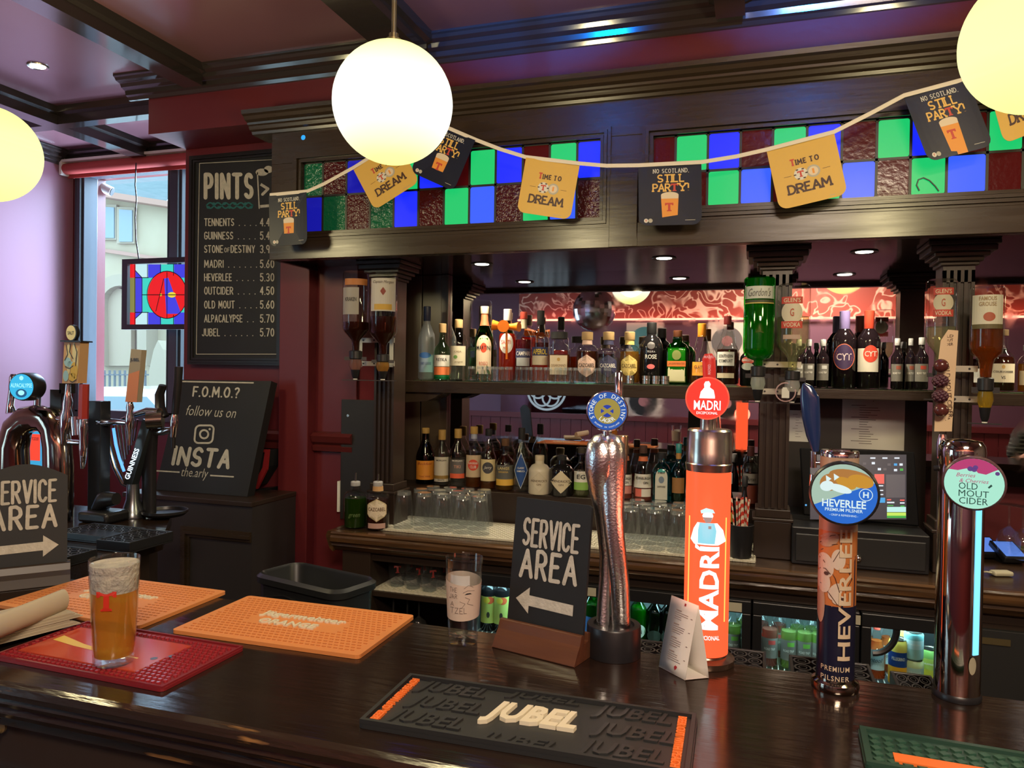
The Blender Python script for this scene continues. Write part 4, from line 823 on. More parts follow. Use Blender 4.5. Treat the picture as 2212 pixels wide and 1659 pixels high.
B('pink gin bottle peeping out past the chrome twist', 1333, 1368, 962, 3.14, ZL, 'tear', G_CLEAR, (.30, L_ROSE), cap=(.84, 1.0, .42, (0.10, 0.06, 0.04)), neck=(.72, .80, (0.5, 0.14, 0.06)), labels=[('rect', 0, .36, .84, .20, WHT), ('rect', 0, .18, .84, .14, (0.62, 0.24, 0.20))], texts=[('EDINBURGH', 0, .39, .045, .74, BLK), ('GIN', .2, .32, .045, .26, BLK)], group=GL_)
B('rose gin bottle with dark stopper, white label and red petals', 1367, 1411, 962, 3.12, ZL, 'tear', G_CLEAR, (.24, L_ROSE), cap=(.86, 1.0, .38, (0.08, 0.04, 0.03)), neck=(.72, .80, (0.6, 0.14, 0.05)), labels=[('rect', 0, .37, .84, .24, WHT), ('rect', -.3, .16, .40, .14, (0.68, 0.14, 0.10)), ('rect', .35, .16, .45, .14, WHT)], texts=[('EDINBURGH', .05, .42, .045, .72, BLK), ('GIN', .3, .34, .045, .24, BLK)], group=GL_)
B('teal-blue square gin bottle with arched pale label', 1409, 1449, 977, 3.12, ZL, 'apo', G_TEAL, (.60, liquid('blue_gin', (0.28, 0.62, 0.66), 0.15)), cap=(.88, 1.0, .48, BLK), ex=4, fy=.85, labels=[('arch', 0, .37, .66, .62, (0.58, 0.58, 0.50)), ('circ', 0, .46, .30, .14, (0.16, 0.22, 0.30))], texts=[('BOMBAY', 0, .60, .04, .40, BLK), ('SAPPHIRE', 0, .32, .04, .44, BLK)], group=GL_)
B('amber gin bottle with teal wax cap beside the red tower', 1449, 1482, 958, 3.13, ZL, 'bell', G_TEAL, (.42, L_AMBER), cap=(.84, 1.0, .38, (0.03, 0.26, 0.26)), neck=(.74, .84, (0.42, 0.22, 0.06)), labels=[('rect', 0, .30, .8, .26, (0.30, 0.14, 0.04))], group=GL_)
B('dumpy whisky bottle with dark red stopper beyond the red tower', 1602, 1640, 964, 3.14, ZL, 'squat', G_CLEAR, (.34, L_AMBER), cap=(.84, 1.0, .42, (0.10, 0.03, 0.03)), labels=[('rect', 0, .48, .86, .16, (0.28, 0.26, 0.23)), ('rect', 0, .22, .86, .30, (0.20, 0.04, 0.02))], texts=[('Arran', .1, .47, .06, .5, BLK, 'it')], group=GL_)
# ---- two pourer bottles at the end of the counter
ZC_ = 0.9515
for (x0, x1, lq, lbl, nm) in ((745, 790, L_GREEN, 'bottle of green liqueur with metal pourer on the counter end', 0), (793, 839, L_DARK, 'coffee tequila bottle with hexagon label and metal pourer on the counter', 1)):
    t = B(lbl, x0, x1, 1032, 2.775, ZC_, 'squat', G_CLEAR, (.60, lq), cap=(.84, .93, .40, SILV), labels=[('hex', 0, .40, .80, .44, (0.62, 0.50, 0.30)), ('hex', 0, .40, .72, .40, (0.72, 0.62, 0.48)), ('rect', 0, .10, .72, .10, (0.48, 0.30, 0.26))] if nm else [], texts=[('CAZCABEL', 0, .42, .07, .72, (0.12, 0.06, 0.02))] if nm else [('green', 0, .26, .09, .5, (0.12, 0.20, 0.06), 'it')], neck=(.75, .84, (0.55, 0.32, 0.14)) if nm else None, group='pourer bottles on the counter')
    Hh = 0.19
    m = MB(); m.tube([(0, 0, Hh*0.90), (0, -0.002, Hh*1.02), (0.002, -0.006, Hh*1.20)], [0.007, 0.0045, 0.003], 10); m.build('pourer_spout', STEEL, t)

# ---- wine shelf above the till
GW2 = 'wine bottles above the till'
B('tall red wine bottle with lilac capsule and purple disc label', 1797, 1851, 672, 3.17, 1.5655, 'wine', S_WINE, cap=(.75, 1.0, .43, (0.24, 0.19, 0.42)), labels=[('circ', -.02, .40, .86, .34, (0.60, 0.14, 0.07)), ('circ', -.02, .40, .80, .32, (0.045, 0.022, 0.075))], texts=[('CYT', -.02, .40, .09, .60, (0.62, 0.50, 0.50))], group=GW2)
B('tall red wine bottle with red capsule and red disc on white', 1851, 1903, 671, 3.17, 1.5655, 'wine', S_WINE, cap=(.75, 1.0, .43, (0.55, 0.06, 0.03)), labels=[('rect', -.05, .36, .86, .30, (0.62, 0.58, 0.48)), ('circ', .15, .44, .62, .22, (0.58, 0.05, 0.025))], texts=[('CYT', .15, .44, .07, .5, (0.70, 0.58, 0.50))], group=GW2)
def mini(lbl, x0, x1, yt, Y, zb, liq, body, accent, grp, cat='bottle'):
    return B(lbl, x0, x1, yt, Y, zb, 'std', body, liq, cap=(.86, 1.0, .46, SILV), labels=[('rect', 0, .32, .92, .34, (0.17, 0.16, 0.14)), ('rect', .25, .42, .40, .07, accent)], texts=[('ROAD TRIP', 0, .31, .04, .62, WHT)], name='miniature_wine_bottle', cat=cat, group=grp)
for (x0, x1, yt, Y, l2, ac) in ((1712, 1738, 733, 3.12, 'half behind the clear vodka optic', (0.5, 0.5, 0.48)), (1733, 1760, 733, 3.12, 'second from the clear vodka optic', (0.5, 0.5, 0.48)), (1763, 1791, 733, 3.14, 'next to the lilac capsule bottle', (0.5, 0.5, 0.48)), (1924, 1951, 731, 3.14, 'nearest the red capsule bottle', (0.3, 0.08, 0.05)), (1955, 1978, 731, 3.17, 'tucked behind its neighbours', (0.3, 0.08, 0.05)), (1975, 2006, 729, 3.12, 'nearest the berry tap handle', (0.45, 0.06, 0.04))):
    mini('miniature red wine bottle above the till, '+l2, x0, x1, yt, Y, 1.5655, None, S_WINE, ac, 'miniature red wine bottles above the till')
# ---- brandy bottles beyond the third pilaster
B('brandy bottle with cream label beside the grouse optic', 2140, 2194, 712, 3.14, 1.5625, 'bell', G_CLEAR, (.56, L_DARK), cap=(.90, 1.0, .40, (0.18, 0.12, 0.06)), labels=[('rect', 0, .30, .90, .30, (0.58, 0.52, 0.38)), ('circ', 0, .40, .14, .06, GOLD)], texts=[('COURVOISIER', 0, .32, .035, .78, BLK), ('VS', 0, .23, .05, .18, BLK)], group='bottles past the third pilaster')
B('golden spirit bottle cut off by the picture edge past the brandy', 2197, 2246, 745, 3.14, 1.5625, 'apo', G_CLEAR, (.6, L_GOLD), cap=(.88, 1.0, .5, SILV), labels=[('rect', 0, .3, .8, .3, CREAM)], group='bottles past the third pilaster')
B('dark bottle with white label peeping from behind the grouse optic', 2100, 2126, 770, 3.16, 1.5625, 'std', G_CLEAR, (.5, L_DARK), cap=(.9, 1.0, .44, BLK), labels=[('rect', 0, .45, .8, .4, WHT)], group='bottles past the third pilaster')

# ---- optics: inverted bottles in measures on the pilasters
def optic(lbl, lbl2, xl, xr, yt, yn, yend, Y, prof, body, liq, labels, texts, grp, cham=(0.55, 0.50, 0.42), ex=2.0):
    xc = (xl+xr)/2; c = WY(xc, yt+80, Y); R = abs(WY(xr, yt+80, Y).x-WY(xl, yt+80, Y).x)/2*0.98
    zt, zn, ze = WY(xc, yt, Y).z, WY(xc, yn, Y).z, WY(xc, yend, Y).z; H = zt-zn
    t_ = thing('optic_bottle', lbl, 'bottle', (c.x, Y, zn), face_cam(c.x, Y, 0.9), grp)
    pf = PR[prof]; P = [(r*R, H*(1-z)) for r, z in pf][::-1]; P = [(P[0][0], 0.0)]+P
    MB().lathe(P, 28, ex=2.0).build('glass_body', body, t_, sharp=60)
    if liq:
        lv, lm = liq; Q = [(r*0.92, z) for r, z in P if z < lv*H]; Q.append((rz(pf, 1-lv)*R*0.92, lv*H)); Q[0] = (Q[0][0], 0.003)
        MB().lathe(Q, 28).build('liquid', lm, t_, sharp=60)
    m = MB(); ms = []; dress(m, ms, R, H, pf, 2.0, 1.0, labels, texts, True); m.build('label', ms, t_)
    d = thing('spirit_optic', lbl2, 'optic', (c.x, Y, ze), face_cam(c.x, Y, 0.9), 'spirit optics under the inverted bottles'); h = zn-ze; r = R*0.42
    m = MB(); m.lathe([(r*1.0, h*0.70), (r*1.15, h*0.72), (r*1.15, h*0.97), (r*0.9, h*0.995)], 18); m.box(-r*1.9, r*1.9, -r*0.4, r*0.5, h*0.66, h*0.78); m.build('collar', BLACK, d)
    MB().lathe([(r*0.85, h*0.34), (r*1.15, h*0.50), (r*1.05, h*0.69)], 18).build('measure_chamber', glass('measure_'+'%02x%02x%02x' % tuple(int(q*255) for q in cham), tuple(cham), 0.04, 0.8, 0.35, tuple(cham)), d)
    m = MB(); m.lathe([(r*0.40, 0.004), (r*0.62, h*0.12), (r*0.85, h*0.34)], 16); m.build('nozzle', BLACK, d)
    m = MB(); m.lathe([(r*0.38, 0.0), (r*0.40, 0.0039)], 14); m.build('spout_ring', WHITE, d)
    m = MB(); m.box(-r*2.3, r*2.3, -r*0.25, r*0.25, -0.004, -0.0005); m.build('push_bar', BLACK, d)
    return t_, d
GO_ = 'inverted bottles in optics'
optic('inverted rum bottle with grey label by the oxblood wall', 'measure under the grey label rum bottle', 743, 796, 588, 757, 820, 2.73, 'rumb', G_CLEAR, (.36, L_DARK), [('rect', -.35, .62, .58, .34, (0.34, 0.32, 0.30)), ('rect', 0, .86, .80, .08, (0.45, 0.16, 0.04))], [('KRAKEN', -.35, .64, .05, .4, BLK)], GO_, (0.6, 0.35, 0.3))
optic('inverted dark rum bottle with white ship label on the first pilaster', 'measure with amber chamber under the ship label rum bottle', 801, 856, 590, 765, 821, 2.73, 'rumb', G_CLEAR, (.46, L_DARK), [('rect', 0, .72, .86, .40, (0.58, 0.55, 0.52)), ('rect', 0, .57, .62, .07, (0.62, 0.38, 0.06)), ('dia', 0, .76, .2, .10, (0.25, 0.04, 0.03))], [('Captain Morgan', 0, .87, .045, .72, (0.08, 0.05, 0.05), 'it')], GO_, (0.75, 0.45, 0.12))
optic('inverted green gin bottle on the middle pilaster', 'measure under the green gin bottle', 1605, 1675, 600, 790, 868, 2.73, 'gord', glass('bottle_bright_green', (0.12, 0.78, 0.14)), (.985, liquid('gin_in_green', (0.06, 0.55, 0.06), 0.35)), [('rect', 0, .82, .90, .14, (0.50, 0.53, 0.48)), ('rect', 0, .72, .90, .03, (0.04, 0.05, 0.02)), ('rect', 0, .70, .90, .012, (0.5, 0.4, 0.1))], [("Gordon's", 0, .82, .09, .70, (0.12, 0.12, 0.11), 'it')], GO_, (0.8, 0.85, 0.8))
optic('inverted clear vodka bottle with red scroll label on the middle pilaster', 'measure with round plate under the clear vodka bottle', 1677, 1751, 614, 800, 870, 2.70, 'glen', G_CLEAR, (.62, liquid('vodka', (0.85, 0.84, 0.62), 0.10)), [('circ', -.1, .66, .62, .26, (0.55, 0.50, 0.38)), ('rect', -.1, .80, .62, .08, (0.48, 0.05, 0.035)), ('rect', -.1, .52, .62, .08, (0.48, 0.05, 0.035)), ('rect', -.1, .38, .50, .05, (0.42, 0.30, 0.24))], [("GLEN'S", -.1, .80, .05, .50, CREAM), ('VODKA', -.1, .52, .05, .50, CREAM), ('G', -.1, .66, .09, .12, (0.4, 0.08, 0.04))], GO_, (0.8, 0.8, 0.78))
optic('inverted clear vodka bottle with red scroll label behind the berry tap handle', 'measure hidden behind the berry tap handle', 1998, 2068, 604, 790, 862, 2.73, 'glen', G_CLEAR, (.45, liquid('vodka', (0.85, 0.84, 0.62))), [('circ', .1, .72, .62, .22, (0.55, 0.50, 0.38)), ('rect', .1, .85, .62, .08, (0.48, 0.05, 0.035)), ('rect', .1, .60, .62, .08, (0.48, 0.05, 0.035))], [("GLEN'S", .1, .85, .05, .50, CREAM), ('VODKA', .1, .60, .05, .50, CREAM), ('G', .1, .72, .09, .12, (0.4, 0.08, 0.04))], GO_, (0.8, 0.8, 0.78))
optic('inverted amber whisky bottle with red bird label past the third pilaster', 'measure with yellow chamber under the bird label whisky', 2094, 2170, 620, 815, 914, 2.73, 'grou', G_CLEAR, (.54, L_AMBER), [('rect', 0, .74, .86, .32, (0.56, 0.54, 0.44)), ('circ', .1, .66, .34, .10, (0.35, 0.08, 0.04)), ('rect', 0, .555, .86, .05, (0.10, 0.08, 0.03))], [('FAMOUS', 0, .86, .045, .5, (0.3, 0.2, 0.1)), ('GROUSE', 0, .80, .045, .5, (0.3, 0.2, 0.1))], GO_, (0.75, 0.55, 0.08))
STRIP = pm('cream_bracket_steel', (0.50, 0.47, 0.40), 0.4, 0.3)
def bracket(lbl, hs, vs_, Y):
    c = WY(hs[0][0], hs[0][2], Y); t_ = thing('optic_bracket', lbl, 'bracket', c, 0, 'optic brackets on the pilasters')
    m = MB(); ks = MB()
    for x0, x1, y in hs:
        a, b_ = WY(x0, y, Y)-c, WY(x1, y, Y)-c; m.box(a.x, b_.x, -0.002, 0.002, a.z-0.010, a.z+0.010)
        for f in (.15, .45, .8): ks.cyl((a.x+(b_.x-a.x)*f, -0.004, a.z), (a.x+(b_.x-a.x)*f, -0.002, a.z), 0.0035, n=10)
    for x, y0, y1 in vs_:
        a, b_ = WY(x, y0, Y)-c, WY(x, y1, Y)-c; m.box(a.x-0.008, a.x+0.008, -0.001, 0.003, b_.z, a.z)
    for x0, x1, y in hs:
        a, b_ = WY(x0, y, Y)-c, WY(x1, y, Y)-c; f = (a.x+b_.x)/2; m.box(f-0.008, f+0.008, 0.002, 2.857-Y, a.z-0.008, a.z+0.008)
    m.build('steel_strips', STRIP, t_); ks.build('screws', BLACK, t_)
bracket('pale steel bracket holding the two rum optics', [(774, 852, 735), (774, 852, 785)], [(779, 722, 793), (846, 700, 793)], 2.80)
bracket('pale steel bracket holding the green gin and clear vodka optics', [(1638, 1731, 787), (1638, 1731, 845)], [], 2.79)
bracket('pale steel bracket between the berry handle and the bird label whisky', [(2022, 2112, 796), (2022, 2112, 861)], [], 2.79)
p = WY(1697, 847, 2.68); t = thing('round_plate', 'clear round disc below the clear vodka optic', 'disc', p)
m = MB(); m.ring((0, 0, 0), 0.029, 0.033); m.ring((0, 0.003, 0), 0.029, 0.033); m.build('rim', STEEL, t); m = MB(); m.disc((0, 0.001, 0), 0.029); m.build('clear_disc', GLASS, t)
m = MB(); m.box(-0.012, 0.012, 0.004, 0.01, -0.02, 0.012); m.box(-0.009, 0.009, 0.004, 0.0095, 0.012, 0.016); m.build('gauge', WHITE, t)

# ---- drinking glasses
def pint(down=True, tz=None):
    t_ = thing('pint_glass', '', 'glass'); pr = [(0.0415, 0), (0.040, 0.03), (0.035, 0.10), (0.0295, 0.148), (0.028, 0.15), (0, 0.1501)] if down else [(0.0, 0), (0.028, 0.0), (0.0295, 0.004), (0.035, 0.05), (0.040, 0.12), (0.0415, 0.15)]
    MB().lathe(pr, 22).build('bowl', GLASSD, t_)
    MB().lathe([(0.0272, 0.134), (0.028, 0.149)] if down else [(0.0275, 0.001), (0.0285, 0.012)], 22).build('thick_base', glass('thick_glass'), t_)
    return t_
WMAT = pm('cream_rubber_grid', (0.60, 0.57, 0.46), 0.6)
def gridmat(lbl, x0, x1, y0, y1, z, grp='white grid mats behind the bar'):
    t_ = thing('grid_mat', lbl, 'mat', (x0, y0, z), 0, grp); m = MB(); w, d = x1-x0, y1-y0; s_ = 0.026
    m.box(0, w, 0, 0.006, 0, 0.008); m.box(0, w, d-0.006, d, 0, 0.008); m.box(0, 0.006, 0.006, d-0.006, 0, 0.008); m.box(w-0.006, w, 0.006, d-0.006, 0, 0.008)
    n = int((w+d)/s_)
    for k in range(1, n):
        for sg in (1, -1):
            a = k*s_
            x_s = max(0, a-d); x_e = min(w, a)
            if x_e-x_s < 0.01: continue
            p0 = (x_s, a-x_s); p1 = (x_e, a-x_e)
            if sg < 0: p0 = (w-p0[0], p0[1]); p1 = (w-p1[0], p1[1])
            dx, dy = p1[0]-p0[0], p1[1]-p0[1]; L = math.hypot(dx, dy); nx, ny = -dy/L*0.0033, dx/L*0.0033
            m.prism([(p0[0]+nx, p0[1]+ny), (p0[0]-nx, p0[1]-ny), (p1[0]-nx, p1[1]-ny), (p1[0]+nx, p1[1]+ny)], 0.0005 if sg > 0 else 0.001, 0.0065 if sg > 0 else 0.007, 'z')
    m.build('grid', WMAT, t_); return t_
gridmat('white grid mat under the upturned glasses by the pourer bottles', -1.455, -0.72, 2.755, 3.05, 0.9515)
gridmat('white grid mat under the upturned glasses by the red tower', -0.70, 0.015, 2.755, 3.05, 0.9515)
base = None; n_ = 0
ROWS = [('front row', 2.81), ('middle row', 2.895), ('back row', 2.98)]
PX = {0: [872, 916, 958, 1000, 1036], 1: [908, 948, 989, 1030], 2: [935, 972, 1010, 1045]}
PX2 = {0: [1362, 1414, 1466], 1: [1350, 1396, 1444, 1490], 2: [1376, 1424, 1470]}
WH = ['nearest the pilaster', 'second from the pilaster', 'third from the pilaster', 'fourth from the pilaster', 'farthest from the pilaster']; WH2 = ['nearest the chrome twist', 'second from the chrome twist', 'third from the chrome twist', 'nearest the red tower']
for D, wh, where in ((PX, WH, 'first glass group'), (PX2, WH2, 'glass group by the red tower')):
    for r_, (rn, Y) in enumerate(ROWS):
        for i, x in enumerate(D[r_]):
            p = WY(x, 1110, Y)
            if base is None: base = pint(); o_ = base
            else: o_ = copy_tree(base)
            o_.location = (p.x, Y, 0.9595); o_['label'] = 'upturned pint glass, %s, %s' % (rn, wh[i]); o_['group'] = 'upturned pint glasses on the white grid mats'
# open shelf below the counter: upright glasses with a red letter, and stemware hung beneath
gridmat('white grid mat on the open shelf below the counter', -1.455, -1.05, 2.73, 3.0, 0.7125)
base = None; TR = pm('red_print', (0.26, 0.03, 0.025), 0.5)
for i, (x, Y) in enumerate(((858, 2.80), (882, 2.90), (893, 2.79), (915, 2.88), (928, 2.78), (946, 2.86))):
    p = WY(x, 1240, Y)
    if base is None:
        base = pint(False); m = MB(); m.put(move(tee(0.03), 0, 0.075), lambda a, c: (a, -0.0385-0.0005+a*a*13, c)); m.build('printed_letter', TR, base); o_ = base
    else: o_ = copy_tree(base)
    o_.location = (p.x, Y, 0.7205); o_.rotation_euler = (0, 0, 0.5+0.3*((i*7) % 3)); o_['label'] = 'pint glass with red letter on the open shelf, %s' % ['nearest the end post', 'behind the nearest one', 'second in the front row', 'second in the back row', 'third in the front row', 'by the fridge'][i]; o_['group'] = 'printed pint glasses on the open shelf'
def wineglass():
    t_ = thing('wine_glass', '', 'glass'); MB().lathe([(0.0, 0.0), (0.034, 0.0), (0.034, 0.002), (0.006, 0.007), (0.004, 0.015), (0.004, 0.075), (0.008, 0.082)][::1], 22).build('foot_and_stem', GLASSD, t_)
    MB().lathe([(0.008, 0.082), (0.028, 0.098), (0.038, 0.13), (0.036, 0.165), (0.031, 0.185)], 22).build('bowl', GLASSD, t_); return t_
base = None
for i, (x, y, Y, up) in enumerate(((850, 1303, 2.78, 0), (880, 1306, 2.79, 0), (905, 1309, 2.78, 0))):
    p = WY(x, y, Y)
    if base is None: base = wineglass(); o_ = base
    else: o_ = copy_tree(base)
    o_.location = (p.x, Y, 0.689); o_.rotation_euler = (PI, 0, 0); o_['label'] = 'stemmed glass hung foot up under the open shelf, %s' % ['nearest the end post', 'middle of three', 'farthest from the end post'][i]; o_['group'] = 'stemmed glasses hung under the open shelf'
for i, (x, y) in enumerate(((2178, 1200), (2208, 1207))):
    p = WZ(x, y, 0.975); o_ = copy_tree(base); o_.location = (p.x, p.y, 0.975+0.185); o_.rotation_euler = (PI, 0, 0); o_['label'] = ['upturned wine glass behind the card readers', 'upturned wine glass at the picture edge behind the card readers'][i]; o_['group'] = 'upturned wine glasses by the card readers'
# ---- fridge contents (standing on the wire shelves)
ZF = 0.5762; gm = 'miniature wine bottles in the fridges'
FX = [(1583, 0, 'w'), (1627, 0, 'r'), (1663, 0, 'r'), (1704, 0, 'w'), (1738, 0, 'w'), (1768, 0, 'w'), (1560, 0, 'w'), (1605, 1, 'w'), (1645, 1, 'r'), (1683, 1, 'r'), (1722, 1, 'w'), (1754, 1, 'w'), (1545, 1, 'r'), (1520, 0, 'w')]
FD = ['pale one below the white sticker', 'rose one, first of a pair', 'rose one, second of a pair', 'pale one past the rose pair', 'pale one nearer the navy tower', 'pale one touching the navy tower edge', 'pale one beside the red tower', 'pale one behind the sticker bottle', 'rose one behind the pair', 'rose one behind, past the pair', 'pale one behind, mid row', 'pale one behind, by the navy tower', 'rose one behind the red tower', 'pale one hidden by the red tower']
for (x, r_, c), l2 in zip(FX, FD):
    mini('miniature wine bottle in the lit fridge, '+l2, x-19+r_*2, x+19-r_*2, 1303-r_*6+int((x-1600)*0.10), 2.83+0.10*r_, ZF, (.62, L_ROSE if c == 'r' else L_WHITE), glass('mini_glass', (0.88, 0.93, 0.90)), (0.5, 0.06, 0.05) if c == 'r' else (0.15, 0.40, 0.05), gm)
gb = 'beer bottles in the first fridge'
for i, (x, r_) in enumerate(((1284, 0), (1308, 1), (1258, 1))):
    B('green beer bottle with blue label, %s' % ['beside the chrome twist', 'behind the chrome twist', 'behind the service sign edge'][i], x-24, x+24, 1245, 2.83+0.1*r_, ZF, 'tall', G_GREEN, (.6, liquid('green_beer', (0.03, 0.30, 0.08), 0.3)), cap=(.95, 1.0, .42, SILV), labels=[('rect', 0, .30, .9, .26, (0.02, 0.07, 0.20)), ('circ', 0, .34, .5, .12, (0.10, 0.16, 0.30)), ('circ', 0, .36, .16, .05, (0.5, 0.03, 0.03))], group=gb, name='beer_bottle')
B('bright green cider bottle with white roundel label in the fridge', 1361, 1397, 1262, 2.83, ZF, 'std', G_GREEN, (.66, liquid('lime_cider', (0.12, 0.45, 0.04), 0.5)), cap=(.90, 1.0, .5, (0.35, 0.5, 0.4)), labels=[('circ', 0, .30, .9, .22, (0.50, 0.55, 0.44))], texts=[('IRON', 0, .29, .06, .5, BLK)], group=gb, name='cider_bottle')
for i, x in enumerate((1414, 1444)):
    B('dark beer bottle in the fridge, %s' % ['next to the green cider bottle', 'behind the white menu card'][i], x-19, x+19, 1272, 2.84, ZF, 'std', G_DGREEN, cap=(.94, 1.0, .44, SILV), labels=[('circ', 0, .25, .8, .2, (0.02, 0.03, 0.02))], group=gb, name='beer_bottle')
for i, x in enumerate((1056, 1084)):
    B('dark bottle with lime fruit label, %s' % ['beside the tip glass', 'at the service sign edge'][i], x-17, x+17, 1230, 2.83, ZF, 'hip', S_BLACK, cap=(.90, 1.0, .42, BLK), labels=[('rect', 0, .36, .92, .44, (0.44, 0.52, 0.12)), ('circ', .2, .52, .5, .12, (0.65, 0.10, 0.03)), ('circ', -.2, .52, .4, .10, (0.6, 0.5, 0.05)), ('circ', 0, .28, .2, .10, (0.03, 0.03, 0.02))], group='lime label bottles in the first fridge')
for i, (x, r_) in enumerate(((1893, 0), (1916, 1), (1872, 1))):
    B('round orange soft drink bottle with pale label, %s' % ['front of the can fridge', 'behind the blue and orange can', 'behind the lock hose'][i], x-22, x+22, 1345-r_*4, 2.84+0.08*r_, ZF, 'neck', G_CLEAR, (.68, L_ORANGE), cap=(.88, 1.0, .36, (0.5, 0.06, 0.04)), labels=[('rect', 0, .36, .8, .36, (0.42, 0.50, 0.50))], texts=[('ntool', 0, .36, .08, .6, BLK, 'it')], group='orange soft drink bottles', name='soft_drink_bottle')
def can(lbl, x, yt, yb, Y, zb, h, cols, word):
    p = WY(x, (yt+yb)/2, Y); t_ = thing('drink_can', lbl, 'can', (p.x, Y, zb), face_cam(p.x, Y), 'drink cans in the fridge'); R = 0.030
    MB().lathe([(R*.82, 0), (R, 0.006), (R, h*.42)], 24).build('lower_band', lab(cols[0], 0.3), t_); MB().lathe([(R*1.0005, h*.42), (R*1.0005, h*.74)], 24).build('middle_band', lab(cols[1], 0.3), t_)
    MB().lathe([(R, h*.74), (R, h*.90), (R*.86, h*.975)], 24).build('upper_band', lab(cols[2], 0.3), t_); m = MB(); m.lathe([(R*.86, h*.975), (R*.88, h), (R*.80, h), (R*.78, h*.98), (0, h*.98)], 24); m.build('rim', STEEL, t_)
    m = MB(); m.put(move(text(word, h*.07, R*1.3, 0.01), 0, h*.6), lambda a, c: (a, -math.sqrt(max(1e-8, R*R-a*a))-0.0008, c)); m.build('lettering', lab(WHT), t_)
can('slim drink can with blue band and orange lower half', 1940, 1368, 1465, 2.80, ZF, 0.155, ((0.80, 0.36, 0.02), (0.015, 0.05, 0.22), (0.72, 0.55, 0.10)), 'PELLEGRINO')
can('yellow drink can, lower of the stacked pair by the chrome tower', 1974, 1410, 1468, 2.80, ZF, 0.092, ((0.55, 0.50, 0.05), (0.42, 0.55, 0.50), (0.60, 0.62, 0.30)), 'ntool')
can('pale teal drink can, upper of the stacked pair by the chrome tower', 1974, 1345, 1408, 2.80, ZF+0.0922, 0.092, ((0.30, 0.50, 0.45), (0.45, 0.62, 0.62), (0.20, 0.42, 0.42)), 'ntool')
can('yellow and green drink can half hidden by the chrome tower', 2008, 1380, 1470, 2.86, ZF, 0.115, ((0.55, 0.50, 0.05), (0.40, 0.5, 0.1), (0.2, 0.4, 0.1)), 'lemon')
can('orange drink can in the back row of the can fridge', 1950, 1362, 1440, 2.93, ZF, 0.155, ((0.80, 0.36, 0.02), (0.4, 0.2, 0.05), (0.6, 0.45, 0.10)), 'orange')
# ================================================================== the bar and what stands on it
BZ = 1.1005
t = thing('bar_counter', 'dark lacquered bar counter with worn moulded front edge', 'bar counter', (-2.7, 0.885, 0)); o = Vector(t.location)
m = LB(o); m.box(-2.7, 2.3, 0.885, 1.362, 1.062, 1.1); m.prism([(-2.7, 1.362), (-1.60, 1.362), (-1.66, 1.80), (-1.90, 2.10), (-2.7, 2.10)], 1.062, 1.1, 'z'); m.build('worktop', TOP, t)
m = LB(o); m.prism([(0.8855, 1.1002), (0.874, 1.097), (0.869, 1.088), (0.873, 1.078), (0.884, 1.074), (0.880, 1.066), (0.888, 1.056), (0.900, 1.052), (0.896, 1.040), (0.906, 1.028), (0.925, 1.020), (0.930, 1.000), (0.950, 0.995), (0.950, 1.061), (0.8855, 1.061)], -2.7, 2.3, 'x')
m.build('moulded_edge', pm('scuffed_edge', (0.022, 0.012, 0.008), 0.2, bump=(14, 0.15), var=(5, 0.05, (0.24, 0.12, 0.04), 0.66), scale=(1.0, 7, 7)), t)
m = LB(o); m.box(-2.7, 2.3, 0.955, 0.985, 0.05, 1.0)
for k in range(6):
    x = -2.2+k*0.62; m.box(x, x+0.5, 0.945, 0.955, 0.90, 0.915); m.box(x, x+0.012, 0.945, 0.955, 0.3, 0.9); m.box(x+0.488, x+0.5, 0.945, 0.955, 0.3, 0.9)
m.box(-2.7, 2.3, 1.28, 1.30, 0.0, 1.061); m.prism([(-2.66, 1.31), (-1.64, 1.31), (-1.70, 1.79), (-1.93, 2.07), (-2.66, 2.07)], 0.0, 1.061, 'z')
m.build('panelling', WOODP, t)
c = WY(4, 1582, 0.945); t = thing('bag_hook', 'small brass bag hook screwed under the bar edge', 'hook', c)
m = MB(); m.cyl((0, 0, 0.012), (0, -0.004, 0.012), 0.012, n=16); m.tube([(0, -0.004, 0.006), (0, -0.02, -0.006), (0, -0.03, -0.016), (0, -0.036, -0.008)], 0.004, 8); m.build('hook', pm('old_brass', (0.45, 0.36, 0.20), 0.35, 0.9), t)

def solid(s, H, W=None, dep=0.003, bold=0.0, shear=0.0, spacing=1.0):
    key = ('3d', s, bold, shear, spacing)
    if key not in _TX:
        c = bpy.data.curves.new('t', 'FONT'); c.body = s; c.size = 1; c.resolution_u = 2; c.offset = bold; c.shear = shear; c.extrude = 0.5; c.space_character = spacing
        o = bpy.data.objects.new('t', c); COL.objects.link(o); bpy.context.view_layer.update()
        me = bpy.data.meshes.new_from_object(o.evaluated_get(bpy.context.evaluated_depsgraph_get()))
        _TX[key] = ([tuple(v.co) for v in me.vertices], [tuple(p.vertices) for p in me.polygons])
        bpy.data.objects.remove(o); bpy.data.meshes.remove(me); bpy.data.curves.remove(c)
    vs, fs = _TX[key]; x0 = min(v[0] for v in vs); x1 = max(v[0] for v in vs); y0 = min(v[1] for v in vs); y1 = max(v[1] for v in vs)
    k = H/(y1-y0); kx = k if W is None else W/(x1-x0)
    return ([((v[0]-(x0+x1)/2)*kx, (v[1]-(y0+y1)/2)*k, (v[2]+0.5)*dep) for v in vs], fs)
def lay(mb, s3, x, y, z, rot=0.0, mat=0):
    c, s_ = math.cos(rot), math.sin(rot); mb.add([(x+a*c-b*s_, y+a*s_+b*c, z+h) for a, b, h in s3[0]], s3[1], mat)

